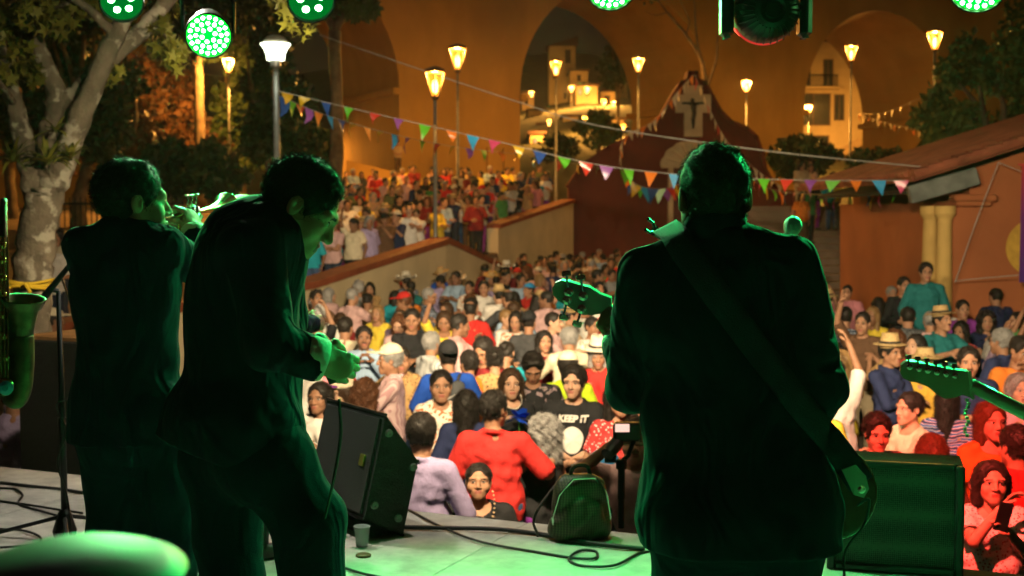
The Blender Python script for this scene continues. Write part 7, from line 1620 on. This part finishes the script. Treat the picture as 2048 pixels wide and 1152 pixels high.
for X, Y in cand:
    if cnt >= 190: break
    if X < bound_x(Y) + .45 or (Y < 44 and X > 5.7 and 16.5 < Y < 27): continue
    if 17 < Y < 26 and X > 5.4: continue
    if Y > 31.5 or (Y > 27 and X > 6.6): continue
    if Y > 28 and abs(X - np.interp(Y, [28, 33], [-1.63, -.18])) < .6 and Y < 33.5: continue
    if Y < 17 and X > 6.2: continue
    d = (.56 + .0125 * Y) if Y < 25 else .72
    if any((a - X) ** 2 + (b_ - Y) ** 2 < d * d for a, b_ in TAKEN): continue
    px, hy = px_of(X, Y, 1.65)
    if hidden(px, hy): continue
    if Y < 10.4 and 640 < px < 1240: continue
    TAKEN.append((X, Y)); cnt += 1
    zone = 'near the stage' if Y < 13 else 'before the chapel' if Y > 29 else 'below the ramp wall' if X - bound_x(Y) < 2.2 else 'by the terracotta house' if X > 4.6 else 'in mid plaza' if Y < 20 else 'far across the plaza'
    face = q.choice((q.uniform(-35, 35), q.uniform(-35, 35), q.uniform(-180, 180), 180 + q.uniform(-40, 40))); add_person(X, Y, 0, face, zone, 'crowd on the plaza')

# a thinner scatter where the bassist hides the plaza
hid = 0
for _ in range(4000):
    if hid >= 34: break
    Y = q.uniform(9.5, 31); px = q.uniform(1262, 1632); X = (px - 1024) / FPX * Y
    if (Y > 27 and X > 6.4) or any((a - X) ** 2 + (b_ - Y) ** 2 < 1.1 for a, b_ in TAKEN): continue
    TAKEN.append((X, Y)); hid += 1; add_person(X, Y, 0, q.choice((q.uniform(-35, 35), q.uniform(-180, 180))), 'behind the bassist', 'crowd on the plaza')
# terrace and steps
cnt2 = 0; TT = []
spots = []
for _ in range(500):
    Y = q.uniform(20.5, 29); spots.append((1024 + FPX * (bound_x(Y) - .45 - abs(q.gauss(0, .9))) / Y, Y))
for _ in range(400):
    Y = q.uniform(34.5, 42); spots.append((1024 + FPX * (bound_x(Y) - .5 - abs(q.gauss(0, 1.3))) / Y, Y))
random.Random(5).shuffle(spots); spots += [(q.uniform(640, 1040), q.uniform(36, 50)) for _ in range(300)]
for px, Y in spots:
    if cnt2 >= 60: break
    X = (px - 1024) / FPX * Y
    if X > bound_x(Y) - .5: continue
    if px < 600: continue
    if any((a - X) ** 2 + (b_ - Y) ** 2 < .52 ** 2 for a, b_ in TT): continue
    if 700 < px < 855 and Y > 46: continue
    TT.append((X, Y)); cnt2 += 1; zone = 'on the ramp' if Y < 33 else 'above the upper wall' if px > 960 else 'on the upper terrace'
    add_person(X, Y, terr_z(Y), q.uniform(-40, 60), zone, 'watchers on the terrace')
for k in range(16):
    i = q.randint(0, 16); Y = 27 + .31 + i * .62; X = q.uniform(7.0, 9.6); add_person(X, Y, (i + 1) * .17, q.uniform(-30, 30), 'on the chapel steps', 'watchers on the terrace')
for px, Y, f in ((694, 58, 20), (742, 58.5, 0), (774, 57.5, 10), (985, 60, 0), (1010, 60, -60), (797, 62, 10), (640, 60, 30)):
    add_person((px - 1024) / FPX * Y, Y, terr_z(Y) + (1.6 if px == 797 else 0), f, 'under the bridge', 'watchers on the terrace')

# ------------------------------------------------------------------ people too far off to tell apart, one mass
CO = []
for i in range(10):
    fem = i % 2 == 0; J = pose(1.56 if fem else 1.68, fem, ARMSETS[i % 8][:2], yaw=q.uniform(-40, 40), fat=q.uniform(1, 1.2)); b_ = body_mesh(J, 'f' if fem else 'm', .03, .013)
    sh_ = shirt_mesh(J, ('half', 'long')[i % 2], h=.026); tr_ = trouser_mesh(J, .03); hv, hf = hair_np(FH[i][0] if fem else 'short', .016); Mh = np.array(head_matrix(J), dtype=np.float32)
    CO.append((b_[0], b_[1], sh_, tr_, hv @ Mh[:3, :3].T + Mh[:3, 3], hf))
MASS_S = ['white', 'cream', 'red', 'black', 'navy', 'pale blue', 'grey', 'charcoal', 'pink', 'tan', 'dark red', 'yellow', 'rose', 'olive']; mats_ = [SHIRT[k] for k in MASS_S] + [SKIN[0], SKIN[1], HAIRC['black'], HAIRC['grey'], TROUS['black'], TROUS['dark jeans']]; ns = len(MASS_S)
def mass(name, spots, label, origin):
    P = []
    for (x, y, z, f) in spots:
        b_, bf_, sh_, tr_, hv, hf = q.choice(CO); c_, s_ = math.cos(R(f)), math.sin(R(f)); k = q.uniform(.94, 1.05); Rm = np.array(((c_, -s_, 0), (s_, c_, 0), (0, 0, 1)), dtype=np.float32) * k; t = np.array((x - origin[0], y - origin[1], z - origin[2]), dtype=np.float32)
        P += [(b_ @ Rm.T + t, bf_, ns + q.randint(0, 1)), (sh_[0] @ Rm.T + t, sh_[1], q.randrange(ns)), (tr_[0] @ Rm.T + t, tr_[1], ns + 4 + q.randint(0, 1)), (hv @ Rm.T + t, hf, ns + 2 + (q.random() < .15))]
    V, F_, Mi = join(P); o = link(name, mesh_data(name, V, F_, mats_, Mi, True), None, origin); tag(o, label, kind='stuff')
sp_ = []
for _ in range(2500):
    if len(sp_) >= 95: break
    Y = q.uniform(31.8, 41.2); X = q.uniform(-.2, 10); 
    if X < bound_x(Y) + .5 or (Y > 27 and X > 6.5) or any((a[0] - X) ** 2 + (a[1] - Y) ** 2 < .40 for a in sp_): continue
    sp_.append((X, Y, 0, q.choice((q.uniform(-40, 40), q.uniform(-180, 180)))))
mass('far_crowd', sp_, 'far packed crowd standing against the dark red chapel', (3, 36, 0))
sp_ = []
for _ in range(2500):
    if len(sp_) >= 70: break
    Y = q.uniform(30, 50); px = q.uniform(640, 1130); X = (px - 1024) / FPX * Y
    if X > bound_x(Y) - .6 or any((a[0] - X) ** 2 + (a[1] - Y) ** 2 < .45 for a in sp_ ) or any((a - X) ** 2 + (b_ - Y) ** 2 < .4 for a, b_ in TT): continue
    sp_.append((X, Y, terr_z(Y), q.uniform(-40, 60)))
mass('terrace_crowd', sp_, 'dim packed crowd further back on the terrace', (-3, 40, 2))
# ------------------------------------------------------------------ thin smoky night air
HAZE = .00022
hz_m = bpy.data.materials.new('haze_air'); hz_m.use_nodes = True; hn = hz_m.node_tree; hn.nodes.remove(hn.nodes['Principled BSDF'])
pv = hn.nodes.new('ShaderNodeVolumePrincipled'); pv.inputs['Color'].default_value = (.85, .85, .85, 1); pv.inputs['Density'].default_value = HAZE; pv.inputs['Anisotropy'].default_value = .55
hn.links.new(pv.outputs[0], hn.nodes['Material Output'].inputs['Volume'])
hzo = MB().box((20, 158, 21.5), (380, 376, 45)).build('haze', hz_m); tag(hzo, 'thin smoky air over the whole plaza', kind='stuff')
